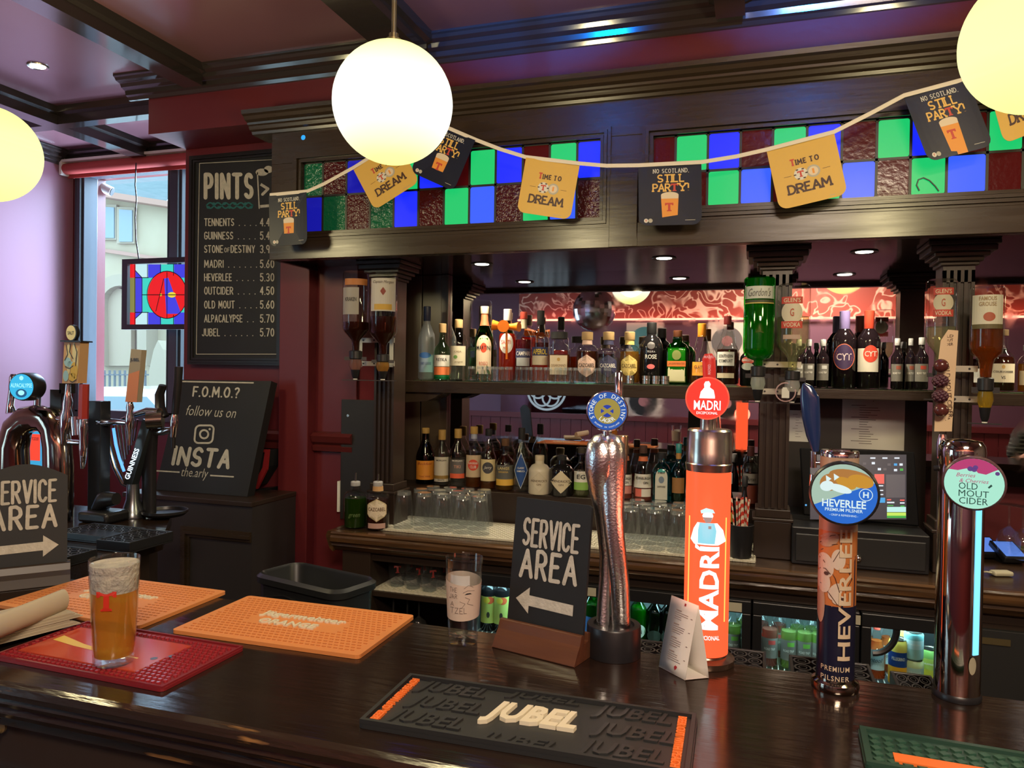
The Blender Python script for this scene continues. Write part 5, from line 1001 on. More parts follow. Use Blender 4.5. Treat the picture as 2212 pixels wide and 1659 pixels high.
# ---- rubber bar mats
def matbase(name, label, p_fl, p_fr, p_bl, h, mat, rim=0.0, grp=None, rimh=0.0):
    """front corners and back corner in photo pixels on the bar top -> a rectangular mat"""
    a, b_, c_ = WZ(*p_fl, BZ), WZ(*p_fr, BZ), WZ(*p_bl, BZ); w = (b_-a).length; rot = math.atan2(b_.y-a.y, b_.x-a.x); d = (c_-a).dot(Vector((-math.sin(rot), math.cos(rot), 0)))
    t_ = thing(name, label, 'bar mat', (a.x, a.y, BZ), rot, grp)
    m = MB(); m.prism([(x+w/2, y+d/2) for x, y in roundrect(w, d, 0.008, 3)], 0, h, 'z', 0)
    if rim:
        for q in ((0.002, w-0.002, 0.002, rim), (0.002, w-0.002, d-rim, d-0.002), (0.002, rim, rim, d-rim), (w-rim, w-0.002, rim, d-rim)): m.box(q[0], q[1], q[2], q[3], h-0.0005, h+rimh)
    m.build('base', mat, t_); return t_, w, d
ORM = pm('orange_rubber', (0.70, 0.255, 0.075), 0.5); ORD = pm('orange_rubber_dashes', (0.55, 0.17, 0.04), 0.5); IVORY = pm('ivory_rubber', (0.70, 0.64, 0.48), 0.5)
for (pf, pr, pb, lbl) in (((-14, 1312), (300, 1360), (178, 1243), 'orange rubber bar mat with ivory lettering behind the pint of beer'), ((370, 1368), (775, 1425), (545, 1294), 'orange rubber bar mat with ivory lettering beside the tip glass')):
    t, w, d = matbase('bar_mat', lbl, pf, pr, pb, 0.007, ORM, grp='orange bar mats')
    m = MB(); nx, ny = 32, 17
    for i in range(nx):
        for j in range(ny):
            x, y = 0.014+(w-0.028)*(i+0.5*(j % 2)+0.25)/nx, 0.012+(d-0.024)*(j+0.5)/ny
            if abs(x-w/2) < 0.105 and abs(y-d/2) < 0.036: continue
            m.box(x-0.0034, x+0.0034, y-0.0013, y+0.0013, 0.0069, 0.0080)
    m.build('raised_dashes', ORD, t)
    m = MB(); lay(m, solid('Jägermeister', 0.030, 0.185, 0.0035, 0.02), w/2, d/2+0.020, 0.0068); lay(m, solid('ORANGE', 0.024, 0.125, 0.0035, 0.02), w/2-0.01, d/2-0.018, 0.0068); m.build('lettering', IVORY, t)
t, w, d = matbase('bar_mat', 'black rubber bar mat with big ivory name and orange edge lettering', (772, 1572), (1492, 1692), (883, 1468), 0.006, pm('black_rubber', (0.016, 0.017, 0.018), 0.5), 0.008, rimh=0.006)
m = MB(); BT = lambda x, y, H, W, c_=0.0: lay(m, solid('JUBEL', H, W, 0.003, 0.02, 0.25), x, y, 0.0058, c_)
for (x, y) in ((.19, .80), (.21, .50), (.19, .20), (.80, .82), (.82, .50), (.80, .18)): BT(w*x, d*y, d*.26, w*.25)
for (x, y) in ((.50, .90), (.50, .10)): BT(w*x, d*y, d*.16, w*.25)
m.build('embossed_lettering', pm('black_rubber_raised', (0.020, 0.021, 0.022), 0.42), t)
m = MB(); lay(m, solid('JUBEL', d*.40, w*.30, 0.006, 0.035, 0.25), w*.5, d*.5, 0.0058); m.build('name_lettering', IVORY, t)
m = MB(); lay(m, solid('BEER CUT WITH PEACH', 0.0125, d*.84, 0.004, 0.02), w*.955, d*.5, 0.0058, -PI/2); m.build('side_lettering', pm('orange_print_rubber', (0.85, 0.18, 0.03), 0.5), t); m = MB(); lay(m, solid('BEER CUT WITH PEACH', 0.0125, d*.84, 0.004, 0.02), w*.040, d*.5, 0.0058, PI/2); m.build('side_lettering', pm('orange_print_rubber', (0.85, 0.18, 0.03), 0.5), t)
t, w, d = matbase('bar_mat', 'dark green rubber bar mat with diamond lattice at the picture corner', (1868, 1662), (2330, 1745), (1830, 1576), 0.006, pm('dark_green_rubber', (0.014, 0.050, 0.032), 0.5), 0.010, rimh=0.004)
m = MB(); s_ = 0.0165
for i in range(int(w/s_)):
    for j in range(int(d/s_)):
        x, y = 0.018+i*s_, 0.018+j*s_
        if x > w-0.02 or y > d-0.02: continue
        m.prism([(x+a, y+b_) for a, b_ in ((0.0068, -0.002), (0.002, 0.0068), (-0.0068, 0.002), (-0.002, -0.0068))], 0.0058, 0.0088, 'z')
m.build('lattice_studs', pm('green_rubber_raised', (0.028, 0.085, 0.055), 0.5), t)
MB().box(w*.16, w*.62, d*.16, d*.36, 0.0058, 0.0105).build('orange_panel', pm('orange_print_rubber', (0.85, 0.18, 0.03)), t)
t, w, d = matbase('bar_mat', 'red rubber bar mat with round studs and glossy panel under the pint', (-20, 1424), (350, 1496), (150, 1342), 0.005, pm('red_rubber', (0.20, 0.012, 0.018), 0.4), 0.006, rimh=0.003)
m = MB()
for i in range(int((w-0.02)/0.0105)):
    for j in range(int((d-0.02)/0.0105)):
        x, y = 0.012+i*0.0105+(j % 2)*0.004, 0.013+j*0.0105
        if 0.02 < x < w-0.085 and 0.032 < y < d-0.030 or x > w-0.012: continue
        m.lathe([(0.0036, 0.0048), (0.0036, 0.0082), (0.003, 0.0088)], 8, 0, (x, y, 0), smooth=False)
m.build('studs', pm('red_rubber_studs', (0.30, 0.02, 0.028), 0.16), t)
m = MB(); m.box(0.020, w-0.088, 0.034, d-0.033, 0.0048, 0.0070, 0)
m.add([(x, y, 0.0073) for x, y in ((0.03, d*.60), (0.10, d*.50), (0.17, d*.44), (0.24, d*.42), (0.24, d*.40), (0.16, d*.40), (0.09, d*.43), (0.03, d*.48))], [tuple(range(8))], 1)
for q in ((0.265, d*.46), (0.285, d*.56)): m.disc((q[0], q[1], 0.0073), 0.006, 14, 2, 'z')
m.build('printed_panel', [pm('glossy_red_print', (0.50, 0.06, 0.03), 0.12), pm('yellow_print', (0.75, 0.50, 0.08), 0.3), pm('blue_print', (0.12, 0.16, 0.28), 0.4)], t)

# ---- the pint of beer
c = WZ(246, 1432, BZ+0.008); Hh = 0.1745; t = thing('beer_pint', 'pint glass of lager with red printed letter on the red mat', 'pint of beer', (c.x, c.y, BZ+0.0092), face_cam(c.x, c.y, 1.0)-0.05)
g = [(0.0, 0.0), (0.029, 0.0), (0.0315, 0.003), (0.0325, 0.03), (0.0365, 0.11), (0.0392, Hh-0.002), (0.0386, Hh), (0.0378, Hh-0.002), (0.0352, 0.11), (0.0313, 0.03), (0.0295, 0.014), (0.0, 0.012)]
MB().lathe(g, 40).build('glass', glass('pint_wall', (0.965, 0.975, 0.98)), t, sharp=70)
BEER = glass('lager', (0.92, 0.62, 0.16), 0.05, 0.4, 0.45, (0.88, 0.48, 0.07))
MB().lathe([(0.0, 0.0135), (0.0290, 0.0145), (0.0308, 0.03), (0.0347, 0.11), (0.0352, 0.121)], 40).build('beer', BEER, t)
m = MB(); m.lathe([(0.0353, 0.1212), (0.0370, 0.151), (0.0368, 0.153)], 40); m.lathe([(0.0369, 0.153), (0.0374, 0.160), (0.0376, 0.166)], 40, smooth=True)
m.f = [f for f in m.f]
m.build('foam', pm('beer_foam', (0.62, 0.57, 0.46), 0.8, bump=(160, 0.5), var=(70, 0.5, (0.40, 0.36, 0.32))), t)
m = MB()
rnd = random.Random(5)
for k in range(60): a, r_ = rnd.uniform(0, 2*PI), 0.035*math.sqrt(rnd.random()); q = rnd.uniform(0.0015, 0.004); m.lathe([(0, -q), (q*.8, -q*.5), (q, 0), (q*.8, q*.5), (0, q)], 8, 0, (r_*math.cos(a), r_*math.sin(a), 0.154))
m.build('foam_bubbles', pm('foam_bubbles', (0.50, 0.46, 0.40), 0.5), t)
m = MB(); m.put(move(tee(0.031), -0.010, 0.112), lambda x, z: (x, -math.sqrt(0.0368**2-min(abs(x), .036)**2)-0.0008, z)); m.build('printed_letter', pm('red_letter_print', (0.62, 0.035, 0.02), 0.35), t)
MB().lathe([(0.0285, 0.002), (0.030, 0.010), (0.0, 0.0115)], 24).build('thick_base', glass('pint_wall'), t)

# ---- tip glass
c = WZ(1000, 1386, BZ); t = thing('tip_glass', 'empty tip glass wrapped in paper with pencil lettering', 'glass', (c.x, c.y, BZ), face_cam(c.x, c.y, 1.0)-0.1); Hh = 0.159
prof = lambda z: 0.0265+0.0085*z/Hh
g = [(0, 0), (0.0255, 0), (0.0268, 0.003)]+[(prof(z), z) for z in (0.02, 0.08, Hh-0.002)]+[(prof(Hh)-0.0006, Hh), (prof(Hh)-0.0014, Hh-0.002), (prof(.08)-0.0014, 0.08), (prof(.02)-0.0014, 0.016), (0, 0.012)]
MB().lathe(g, 40).build('glass', glass('pint_wall', (0.965, 0.975, 0.98)), t, sharp=70)
MB().lathe([(0.024, 0.002), (0.0255, 0.011), (0.0, 0.0118)], 24).build('thick_base', glass('pint_wall'), t)
m = MB(); n = 36; vs = []; fs = []
for k in range(n+1):
    a = 2*PI*k/n; z1 = 0.118+0.006*math.cos(a-2.2)
    for z in (0.051+0.004*math.cos(a-1.2), z1): r_ = prof(z)+0.0006; vs.append((r_*math.cos(a), r_*math.sin(a), z))
fs = [(2*k, 2*k+2, 2*k+3, 2*k+1) for k in range(n)]; m.add(vs, fs, 0, True)
KP = pm('buff_paper', (0.60, 0.49, 0.40), 0.8); INK = pm('pencil_lines', (0.20, 0.15, 0.13), 0.8)
w_ = m.build('paper_wrap', KP, t)
fn = lambda x, z: (x, -math.sqrt(max(1e-8, (prof(z)+0.0013)**2-x*x)), z)
m = MB()
for s, x, z, h, w in (('THE', -.016, .105, .008, .013), ('JAR', -.016, .093, .008, .014), ('A', -.018, .079, .008, .006), ('TZEL', -.006, .067, .010, .030)): m.put(move(strokes(s, h, w, 0.09, jit=0.03), x, z), fn)
for p in ([(.004, .108), (.012, .114), (.020, .110)], [(.002, .100), (.010, .104), (.022, .103)], [(.006, .092), (.014, .088), (.010, .080), (.020, .076)], [(-.004, .084), (.006, .080), (.0, .072)]): m.put(ribbon(p, .0008), fn)
m.build('pencil_lettering', INK, w_)
m = MB(); m.put(move(fan([(.006, 0), (.003, .0022), (-.003, .0018), (-.007, -.001), (-.002, -.0005), (.003, 0)], 2), .012, .0975), fn); m.build('coin_slot', BLACKM, w_)
m = MB(); q = [(0.028*math.cos(rad(a)), 0.028*math.sin(rad(a))-0.001) for a in range(215, 300, 12)]
m.add([(x, y, z) for z in (0.10, 0.130) for x, y in q], [(k, k+1, k+1+len(q), k+len(q)) for k in range(len(q)-1)], 0, True); m.build('paper_liner', PAPER, t)

# ---- chalk "service area" signs in wooden bases
def service_sign(label, P1, P2, ztop, arrow, lean=7, curved=False, dx=0.0):
    a, b_ = P1, P2; w = (b_-a).length; rot = math.atan2(b_.y-a.y, b_.x-a.x)
    t_ = thing('service_sign', label, 'sign', (a.x, a.y, BZ), rot, 'chalk service area signs'); H = ztop-BZ
    MB().prism([(0, 0), (0.012, 0.020), (0.020, 0.030), (0.026, 0.046), (0.036, 0.046), (0.036, 0.03), (0.052, 0.03), (0.052, 0.046), (0.066, 0.042), (0.078, 0.018), (0.08, 0)][::-1], 0, w, 'x').build('wooden_base', pm('sign_base_wood', (0.085, 0.032, 0.016), 0.35, bump=(12, .1), var=(6, .6, (0.13, 0.05, 0.024)), scale=(1, 8, 8)) if not curved else pm('sign_base_dark', (0.03, 0.018, 0.011), 0.4), t_, bevel=0.002)
    L = rad(lean); M = Matrix.Translation((w/2, 0.041, 0.031)) @ Matrix.Rotation(-L, 4, 'X'); bw = w*0.93; bh = (H-0.031)/math.cos(L)
    m = MB(); out = [(-bw/2, 0), (bw/2, 0), (bw/2, bh-(0.03 if curved else 0.004))]
    out += [(bw/2-bw*k/12, bh-0.03+0.03*math.sin(PI*k/12)) for k in range(1, 12)] if curved else [(bw/2-0.006, bh)]
    out += [(-bw/2, bh-(0.03 if curved else 0.0))]
    m.prism(out, 0, 0.007, 'y', 0, M); brd = m.build('chalk_board', [SLATE], t_)
    m = MB(); f = lambda x, z: M @ Vector((x, -0.0012, z))
    m.put(move(strokes('SERVICE', bh*.20, bw*.72, .13, jit=.015), 0, bh*.74), f); m.put(move(strokes('AREA', bh*.20, bw*.72, .16, jit=.02), 0, bh*.50), f)
    s_ = -1 if arrow == 'l' else 1
    m.put(([(s_*bw*.40, bh*.22), (s_*bw*.22, bh*.32), (s_*bw*.22, bh*.12)], [(0, 1, 2)]), f); m.put(([(s_*bw*.22, bh*.26), (s_*bw*.22, bh*.18), (-s_*bw*.36, bh*.17), (-s_*bw*.36, bh*.25)], [(0, 1, 2, 3)]), f)
    m.build('chalk_lettering', CHALK, brd); return t_
P1, P2 = WZ(1062, 1398, BZ), WZ(1240, 1443, BZ)
service_sign('chalk service area sign with brown base beside the chrome twist', P1, P2, WY(1180, 1079, (P1.y+P2.y)/2+0.08).z, 'l')
P1, P2 = WZ(-62, 1286, BZ), WZ(152, 1262, BZ)
service_sign('chalk service area sign with arched top behind the newspapers', P1, P2, WY(60, 998, (P1.y+P2.y)/2+0.08).z, 'r', 7, True)

# ---- folded menu card
a, b_, c_ = WZ(1423, 1440, BZ), WZ(1480, 1470, BZ), WZ(1531, 1465, BZ); d_ = a+(c_-b_); R1 = (b_+c_)/2; R0 = (a+d_)/2; h = WY(1503, 1308, R1.y).z-BZ
t = thing('menu_card', 'white folded tent menu card in front of the red tower', 'menu card', (a.x, a.y, BZ))
def side(p0, p1, r0, r1, n=8):
    vs = []
    for k in range(n+1):
        f = k/n; bl = 0.10*math.sin(PI*f*0.9)
        for p, r in ((p0, r0), (p1, r1)):
            q = p+(r-p)*(f-bl*0.5*(1-f)); q = Vector((q.x, q.y, BZ+h*f)); vs.append(q-a)
    return vs, [(2*k, 2*k+1, 2*k+3, 2*k+2) for k in range(n)]
CARD = pm('white_card', (0.72, 0.69, 0.64), 0.6)
for (p0, p1, nm) in ((a, b_, 'front_leaf'), (d_, c_, 'back_leaf')):
    vs, fs = side(p0, p1, R0, R1); o_ = MB().add(vs, fs, 0, True).build(nm, CARD, t); sm = o_.modifiers.new('thickness', 'SOLIDIFY'); sm.thickness = 0.0006
    if nm == 'front_leaf':
        nrm = (Vector(vs[1])-Vector(vs[0])).cross(Vector(vs[2])-Vector(vs[0])).normalized(); nrm = nrm if nrm.y < 0 else -nrm
        def fnc(u, v):
            k = min(7, int(v*8)); f = v*8-k; p = (vs[2*k]+(vs[2*k+2]-vs[2*k])*f); q = (vs[2*k+1]+(vs[2*k+3]-vs[2*k+1])*f); return p+(q-p)*u+nrm*0.0008
        m = MB(); bm = pm('menu_ink', (0.30, 0.22, 0.20), 0.8); rm = pm('menu_red', (0.45, 0.03, 0.04), 0.6); r_ = random.Random(2)
        for blk in range(4):
            v = 0.84-blk*0.185
            m.put(([(0.28, v), (0.48, v), (0.48, v+0.012), (0.28, v+0.012)], [(0, 1, 2, 3)]), fnc, 0)
            for k in range(4): u1 = r_.uniform(.5, .75); m.put(([(0.26, v-0.028*(k+1)), (u1, v-0.028*(k+1)), (u1, v-0.028*(k+1)+0.006), (0.26, v-0.028*(k+1)+0.006)], [(0, 1, 2, 3)]), fnc, 0)
            m.put(([(0.84, v-0.05), (0.90, v-0.05), (0.90, v-0.042), (0.84, v-0.042)], [(0, 1, 2, 3)]), fnc, 0)
        m.put(([(0.60, 0.06), (0.66, 0.10), (0.66, 0.12), (0.60, 0.13), (0.56, 0.11), (0.56, 0.09)], [tuple(range(6))]), fnc, 1); m.put(([(0.54, 0.93), (0.60, 0.93), (0.60, 0.965), (0.54, 0.965)], [(0, 1, 2, 3)]), fnc, 1)
        m.build('print', [bm, rm], o_)
m = MB(); m.add([p-a for p in (a, b_, c_, d_)], [(0, 1, 2, 3)]); m.v = [v+Vector((0, 0, 0.0008)) for v in m.v]; m.build('base_flap', CARD, t)

# ---- newspapers
NEWS = pm('newsprint', (0.50, 0.43, 0.32), 0.85, var=(9, .5, (0.40, 0.34, 0.25))); NEWD = pm('newsprint_edge', (0.36, 0.30, 0.22), 0.9)
A_, B_, C2 = WZ(-70, 1412, BZ+0.01), WZ(174, 1348, BZ+0.01), WZ(60, 1318, BZ+0.01)
u = (B_-A_); w = u.length; rot = math.atan2(u.y, u.x); dd = 0.13
for k, (lbl, z0, off, ln) in enumerate((('folded newspaper at the bottom of the pile on the red mat', 0.0105, 0.0, 1.0), ('folded newspaper in the middle of the pile on the red mat', 0.0215, 0.012, .985))):
    t = thing('newspaper', lbl, 'newspaper', (A_.x-off*0.3, A_.y+off, BZ+z0-0.0005), rot, 'newspapers on the bar')
    n = 10; prof = [(w*ln*f, 0.0) for f in (0, .5, 1)]
    m = MB()
    for s_ in range(5): m.prism([(0.0, 0.0015+s_*0.0020), (w*ln-0.004*s_, 0.001+s_*0.0020), (w*ln-0.004*s_, 0.0026+s_*0.0020), (0.0, 0.0031+s_*0.0020)], 0.002*s_, dd-0.001*s_, 'y', s_ % 2)
    m.build('pages', [NEWS, NEWD], t)
q0, q1 = WZ(-60, 1376, BZ+0.052), WZ(136, 1296, BZ+0.050); t = thing('newspaper', 'rolled newspaper with red masthead lying on top of the pile', 'newspaper', q0, 0, 'newspapers on the bar')
d_ = q1-q0; m = MB(); m.tube([(0, 0, 0), d_*0.5, d_], [(0.021, 0.013)]*3, 20, 0, True, True, up=(0, 0.2, 1)); rl = m.build('rolled_pages', NEWS, t)
for v in rl.data.vertices: pass
m = MB(); s_ = d_.normalized(); sd = Vector((0, 0, 1)); nn = s_.cross(sd).normalized()
nn = nn if nn.y < 0 else -nn
f = lambda x, z: d_*0.40+s_*x+sd*z+nn*math.sqrt(max(1e-7, 1-(z/0.0225)**2))*0.0142
m.put(move(rect(0.09, 0.014, 4), 0, 0.001), f, 0); m.put(move(text('the paper', 0.010, 0.07, .02), 0, 0.002), lambda x, z: f(x, z)+nn*0.0006, 1) if False else None
m.build('masthead', [lab((0.30, 0.08, 0.06))], rl)

# ---- drip trays let in behind the bar edge
def grid_tray(label, x0, x1, y0, y1, z, dz=0.03):
    t_ = thing('drip_tray', label, 'drip tray', (x0, y0, z), 0, 'black drip trays'); w, d = x1-x0, y1-y0
    m = MB(); m.box(0, w, 0, d, 0, 0.004); m.box(0, w, 0, 0.006, 0.004, dz); m.box(0, w, d-0.006, d, 0.004, dz); m.box(0, 0.006, 0.006, d-0.006, 0.004, dz); m.box(w-0.006, w, 0.006, d-0.006, 0.004, dz); m.build('tray', BLACK, t_, bevel=0.0015)
    m = MB(); n = max(3, int(w/0.03)); k2 = max(2, int(d/0.03))
    for i in range(n):
        for j in range(k2):
            cx_, cy2 = 0.006+(w-0.012)*(i+.5)/n, 0.006+(d-0.012)*(j+.5)/k2
            for (a, b2) in (((w-0.012)/n/2, (d-0.012)/k2/2), ((w-0.012)/n/4, (d-0.012)/k2/4)):
                vs = [(cx_+a*q*math.cos(2*PI*k/10), cy2+b2*q*math.sin(2*PI*k/10), dz-0.002) for q in (1.0, .78) for k in range(10)]; m.add(vs, [(k, (k+1) % 10, (k+1) % 10+10, k+10) for k in range(10)])
    m.build('grille', pm('black_rubber_grille', (0.03, 0.03, 0.034), 0.4), t_); return t_
grid_tray('black drip tray between the chrome twist and the menu card', -0.20, -0.10, 1.363, 1.455, 1.062)
grid_tray('black drip tray behind the red tower', -0.06, 0.03, 1.363, 1.47, 1.062)
grid_tray('black drip tray behind the navy tower', 0.07, 0.205, 1.363, 1.47, 1.062)
grid_tray('black drip tray beside the chrome cider tower', 0.235, 0.30, 1.363, 1.45, 1.062)

# ---- beer towers
def disc_badge(parent, name, px, py, rp, Y, depth, rim, face, art=None, tilt=0.0, turn=0.9, ell=1.0):
    c = WY(px, py, Y); r = rp*mpp(c); L = Vector(c)-Vector(parent.location)
    R_ = Matrix.Rotation(-parent.rotation_euler.z, 3, 'Z') @ L
    m = MB(); m.lathe([(r*.94, 0), (r, depth*.15), (r, depth*.85), (r*.95, depth)], 44, 0); m.v = [Vector((v.x, -v.z, v.y*ell)) for v in m.v]; m.disc((0, -depth-0.0005, 0), r*.93, 44, 1, 'y', r*.93*ell)
    o_ = m.build(name, [rim, face], parent, R_); o_.rotation_euler = (tilt, 0, face_cam(c.x, c.y, turn)-parent.rotation_euler.z)
    if art:
        m = MB(); ms = art(m, r, lambda dz: (lambda x, z: (x, -depth-0.0009-dz, z*ell))); m.build('badge_art', ms, o_)
    return o_
def ringtext(m, s, r, a0, a1, h, fn, mat, bold=0.015):
    for i, ch in enumerate(s):
        if ch == ' ': continue
        a = rad(a0+(a1-a0)*i/(len(s)-1)); m.put(move(text(ch, h, None, bold), r*math.cos(a), r*math.sin(a), 1, a-PI/2 if a0 > a1 else a+PI/2), fn, mat)
# twisted chrome tower
HAM = pm('hammered_chrome', (0.86, 0.86, 0.86), 0.24, 1.0, bump=(260, 0.12))
c = WZ(1325, 1412, BZ); Y0 = c.y; t = thing('beer_tower', 'twisted hammered chrome beer tower with blue roundel badge', 'beer tower', (c.x, Y0, BZ), 0, 'beer towers on the bar')
r = 58*mpp(c); m = MB(); zt = WY(1325, 1352, Y0-r*.3).z-BZ
m.lathe([(r, 0), (r*1.0, zt*.95), (r*.97, zt), (r*.76, zt), (r*.74, zt*.9), (0, zt*.9)], 44); m.build('black_base', BLACK, t)
def L_(x, y, dy=0.0): p = WY(x, y, Y0+dy); return Vector((p.x-c.x, p.y-c.y, p.z-BZ))
k = mpp(c)
m = MB()
m.tube([L_(1304, 938), L_(1303, 943), L_(1302, 958), L_(1302, 985), L_(1300, 1020), L_(1302, 1060, .004), L_(1305, 1100, .008), L_(1307, 1150, .012), L_(1310, 1200, .016), L_(1309, 1250, .014), L_(1305, 1300, .008), L_(1302, 1362, .0)], [k*q for q in (6, 20, 33, 38, 36, 29, 22, 17, 15, 15, 15, 15)], 28)
m.tube([L_(1316, 938), L_(1318, 945), L_(1320, 962), L_(1321, 990), L_(1322, 1025), L_(1323, 1065, -.006), L_(1324, 1110, -.012), L_(1328, 1160, -.014), L_(1334, 1210, -.014), L_(1339, 1260, -.012), L_(1341, 1310, -.006), L_(1342, 1362, .0)], [k*q for q in (6, 19, 29, 31, 29, 26, 23, 21, 20, 20, 20, 20)], 28)
m.build('twisted_stem', HAM, t)
m = MB(); m.tube([L_(1311, 940), L_(1312, 905)], k*10, 16); m.tube([L_(1312, 905, .01), L_(1338, 885, .02), L_(1338, 870, .02)], k*6, 10); m.build('badge_neck', CHROME, t)
m = MB(); m.tube([L_(1338, 930, .03), L_(1337, 870, .03), L_(1337, 806, .03), L_(1337, 801, .03)], [k*q for q in (6, 9, 9, 6)], 16); m.build('tap_handle', CHROME, t)
m = MB(); m.tube([L_(1345, 1020, .03), L_(1345, 944, .03), L_(1345, 941, .03)], [k*9, k*13, k*12], 14); m.build('tap_spout', pm('brassy_chrome', (0.75, 0.52, 0.32), 0.2, 1.0), t)
def art(m, r, F):
    B1, GO2, W_, LB_ = em('badge_blue', (0.01, 0.11, 0.50), .8), em('badge_gold', (0.42, 0.32, 0.06), .8), em('badge_white', (0.85, 0.86, 0.80), .9), em('badge_royal', (0.01, 0.05, 0.42), .8)
    m.put(fan(circle(r*.92, 40), 1), F(0), 0); m.put(fan(circle(r*.62, 40), 1), F(.0004), 1); m.put(fan(circle(r*.30, 30), 1), F(.0008), 3)
    for a in (PI/5.2, -PI/5.2): m.put(move(rect(r*.72, r*.14), 0, 0, 1, a), F(.0012), 1)
    ringtext(m, 'STONE OF DESTINY', r*.76, 205, -25, r*.20, F(.0008), 2); ringtext(m, 'LAGER', r*.46, 232, 308, r*.20, F(.0012), 2); ringtext(m, 'BREWED IN SCOTLAND', r*.78, 225, 315, r*.07, F(.0008), 2)
    return [B1, GO2, W_, LB_]
disc_badge(t, 'badge', 1312, 887, 45, Y0-0.02, 0.016, CHROME, BLACK, art, ell=.98)
# red glowing tower
c = WZ(1523, 1432, BZ); Y0 = c.y+0.01; c = Vector((WY(1523, 1428, Y0).x, Y0, BZ)); k = mpp(c); t = thing('beer_tower', 'glowing red cylindrical beer tower with white lettering', 'beer tower', c, 0, 'beer towers on the bar'); fc = face_cam(c.x, c.y, 1)
t.rotation_euler.z = fc
zz = lambda y: WY(1523, y, Y0).z-BZ
R = 47*k
m = MB(); m.lathe([(R*1.28, 0), (R*1.30, 0.004), (R*1.30, 0.010), (R*.95, 0.014), (R*.85, 0.022), (R*.72, 0.026), (R*.72, zz(1404)-.001)], 36); m.build('foot', pm('bronze_foot', (0.16, 0.10, 0.07), 0.25, 0.8), t)
MB().lathe([(R, zz(1404)), (R, zz(1016))], 48).build('lit_sleeve', em('madri_orange_lit', (1.0, 0.105, 0.030), 1.3), t)
m = MB(); ys = [1015.5, 1000, 998, 975, 973, 950, 948, 930, 926]; rs = [1.0, 1.04, 1.0, 1.0, .985, .985, .97, .97, .9]
m.lathe([(R*1.02*a, zz(y)) for a, y in zip(rs, ys)], 44); m.build('steel_cap', STEEL, t, sharp=20)
W_ = em('white_lit', (1.0, 0.93, 0.90), 1.6); SK = em('lit_sky_blue', (0.25, 0.68, 0.80), 1.1); YL = em('lit_yellow_line', (1.0, 0.52, 0.10), 1.5)
fr = lambda d=0.0: (lambda x, z: (min(max(x, -R*.99), R*.99), -math.sqrt(max(1e-9, R*R-min(abs(x), R*.99)**2))-0.0009-d, z))
m = MB(); m.put(sliced(move(text('MADRÍ', R*1.05, zz(1165)-zz(1345), .025), 0, (zz(1165)+zz(1345))/2, 1, PI/2), R/9), fr()); m.put(sliced(move(text('EXCEPCIONAL', R*.2, R*1.2, .01), 0, zz(1362)), R/9), fr()); m.build('lettering', W_, t)
m = MB(); zc = zz(1128); s_ = (zz(1100)-zz(1175))
m.put(move(fan([(.33*s_*math.cos(2*PI*q/8)*.45, .33*s_*math.sin(2*PI*q/8)*.5) for q in range(8)], 1), 0, zc+s_*.30), fr(.0004), 0)            # head
m.put(sliced(([(x*s_, zc+z*s_) for x, z in ((-.18, .36), (-.20, .44), (-.05, .52), (.14, .48), (.19, .38), (.0, .40))], [tuple(range(6))]), R/9), fr(.0010), 1)  # flat cap
m.put(sliced(([(x*s_, zc+z*s_) for x, z in ((-.14, .26), (.13, .26), (.08, .12), (-.05, .10))], [tuple(range(4))]), R/9), fr(.0010), 3)                     # beard
m.put(sliced(([(x*s_, zc+z*s_) for x, z in ((-.28, .10), (.26, .10), (.42, -.10), (.50, -.42), (.30, -.52), (-.36, -.52), (-.46, -.40), (-.38, -.08))], [tuple(range(8))]), R/9), fr(.0004), 0)
m.put(sliced(([(x*s_, zc+z*s_) for x, z in ((-.22, .10), (.18, .10), (.24, -.12), (.20, -.48), (-.26, -.48), (-.26, -.12))], [tuple(range(6))]), R/9), fr(.0010), 2)
m.put(sliced(([(x*s_, zc+z*s_) for x, z in ((.02, .02), (.10, .02), (.10, -.06), (.02, -.06))], [(0, 1, 2, 3)]), R/9), fr(.0016), 3)
m.build('printed_figure', [W_, em('lit_pale_blue', (0.5, 0.85, 0.95), 1.2), SK, em('lit_grey', (0.30, 0.26, 0.24), 1.0)], t)
m = MB()
for x in (-.80, .80): m.put(move(rect(R*.05, zz(1110)-zz(1330)), x*R, (zz(1110)+zz(1330))/2), fr())
m.build('yellow_lines', YL, t)
def Lr(x, y, dy=0.0): p = WY(x, y, Y0+dy)-c; return Matrix.Rotation(-fc, 3, 'Z') @ Vector((p.x, p.y, p.z))
m = MB(); m.tube([Lr(1526, 928), Lr(1527, 902)], k*14, 16); m.tube([Lr(1540, 928, .02), Lr(1541, 902, .02)], k*6, 10); m.build('badge_neck', STEEL, t)
m = MB(); m.tube([Lr(1533, 830, .02), Lr(1532, 800, .02), Lr(1531, 775, .02), Lr(1530, 764, .02)], [(k*q, k*q*.6) for q in (13, 14, 14, 8)], 18); hd = m.build('tap_handle', em('handle_red', (0.75, 0.02, 0.012), .8), t)
m = MB(); p = Lr(1531, 771, .005); f = lambda x, z: (p.x+x, p.y-0.004, p.z+z); m.put(text('MADRI', k*6, k*20, .02), f); p2 = Lr(1532, 798, .005); m.put(move(text('MADRID', k*6, k*22, .02), p2.x-p.x, p2.z-p.z, 1, PI/2), f); m.build('handle_lettering', em('pale_red_print', (0.9, 0.35, 0.30), .8), hd)
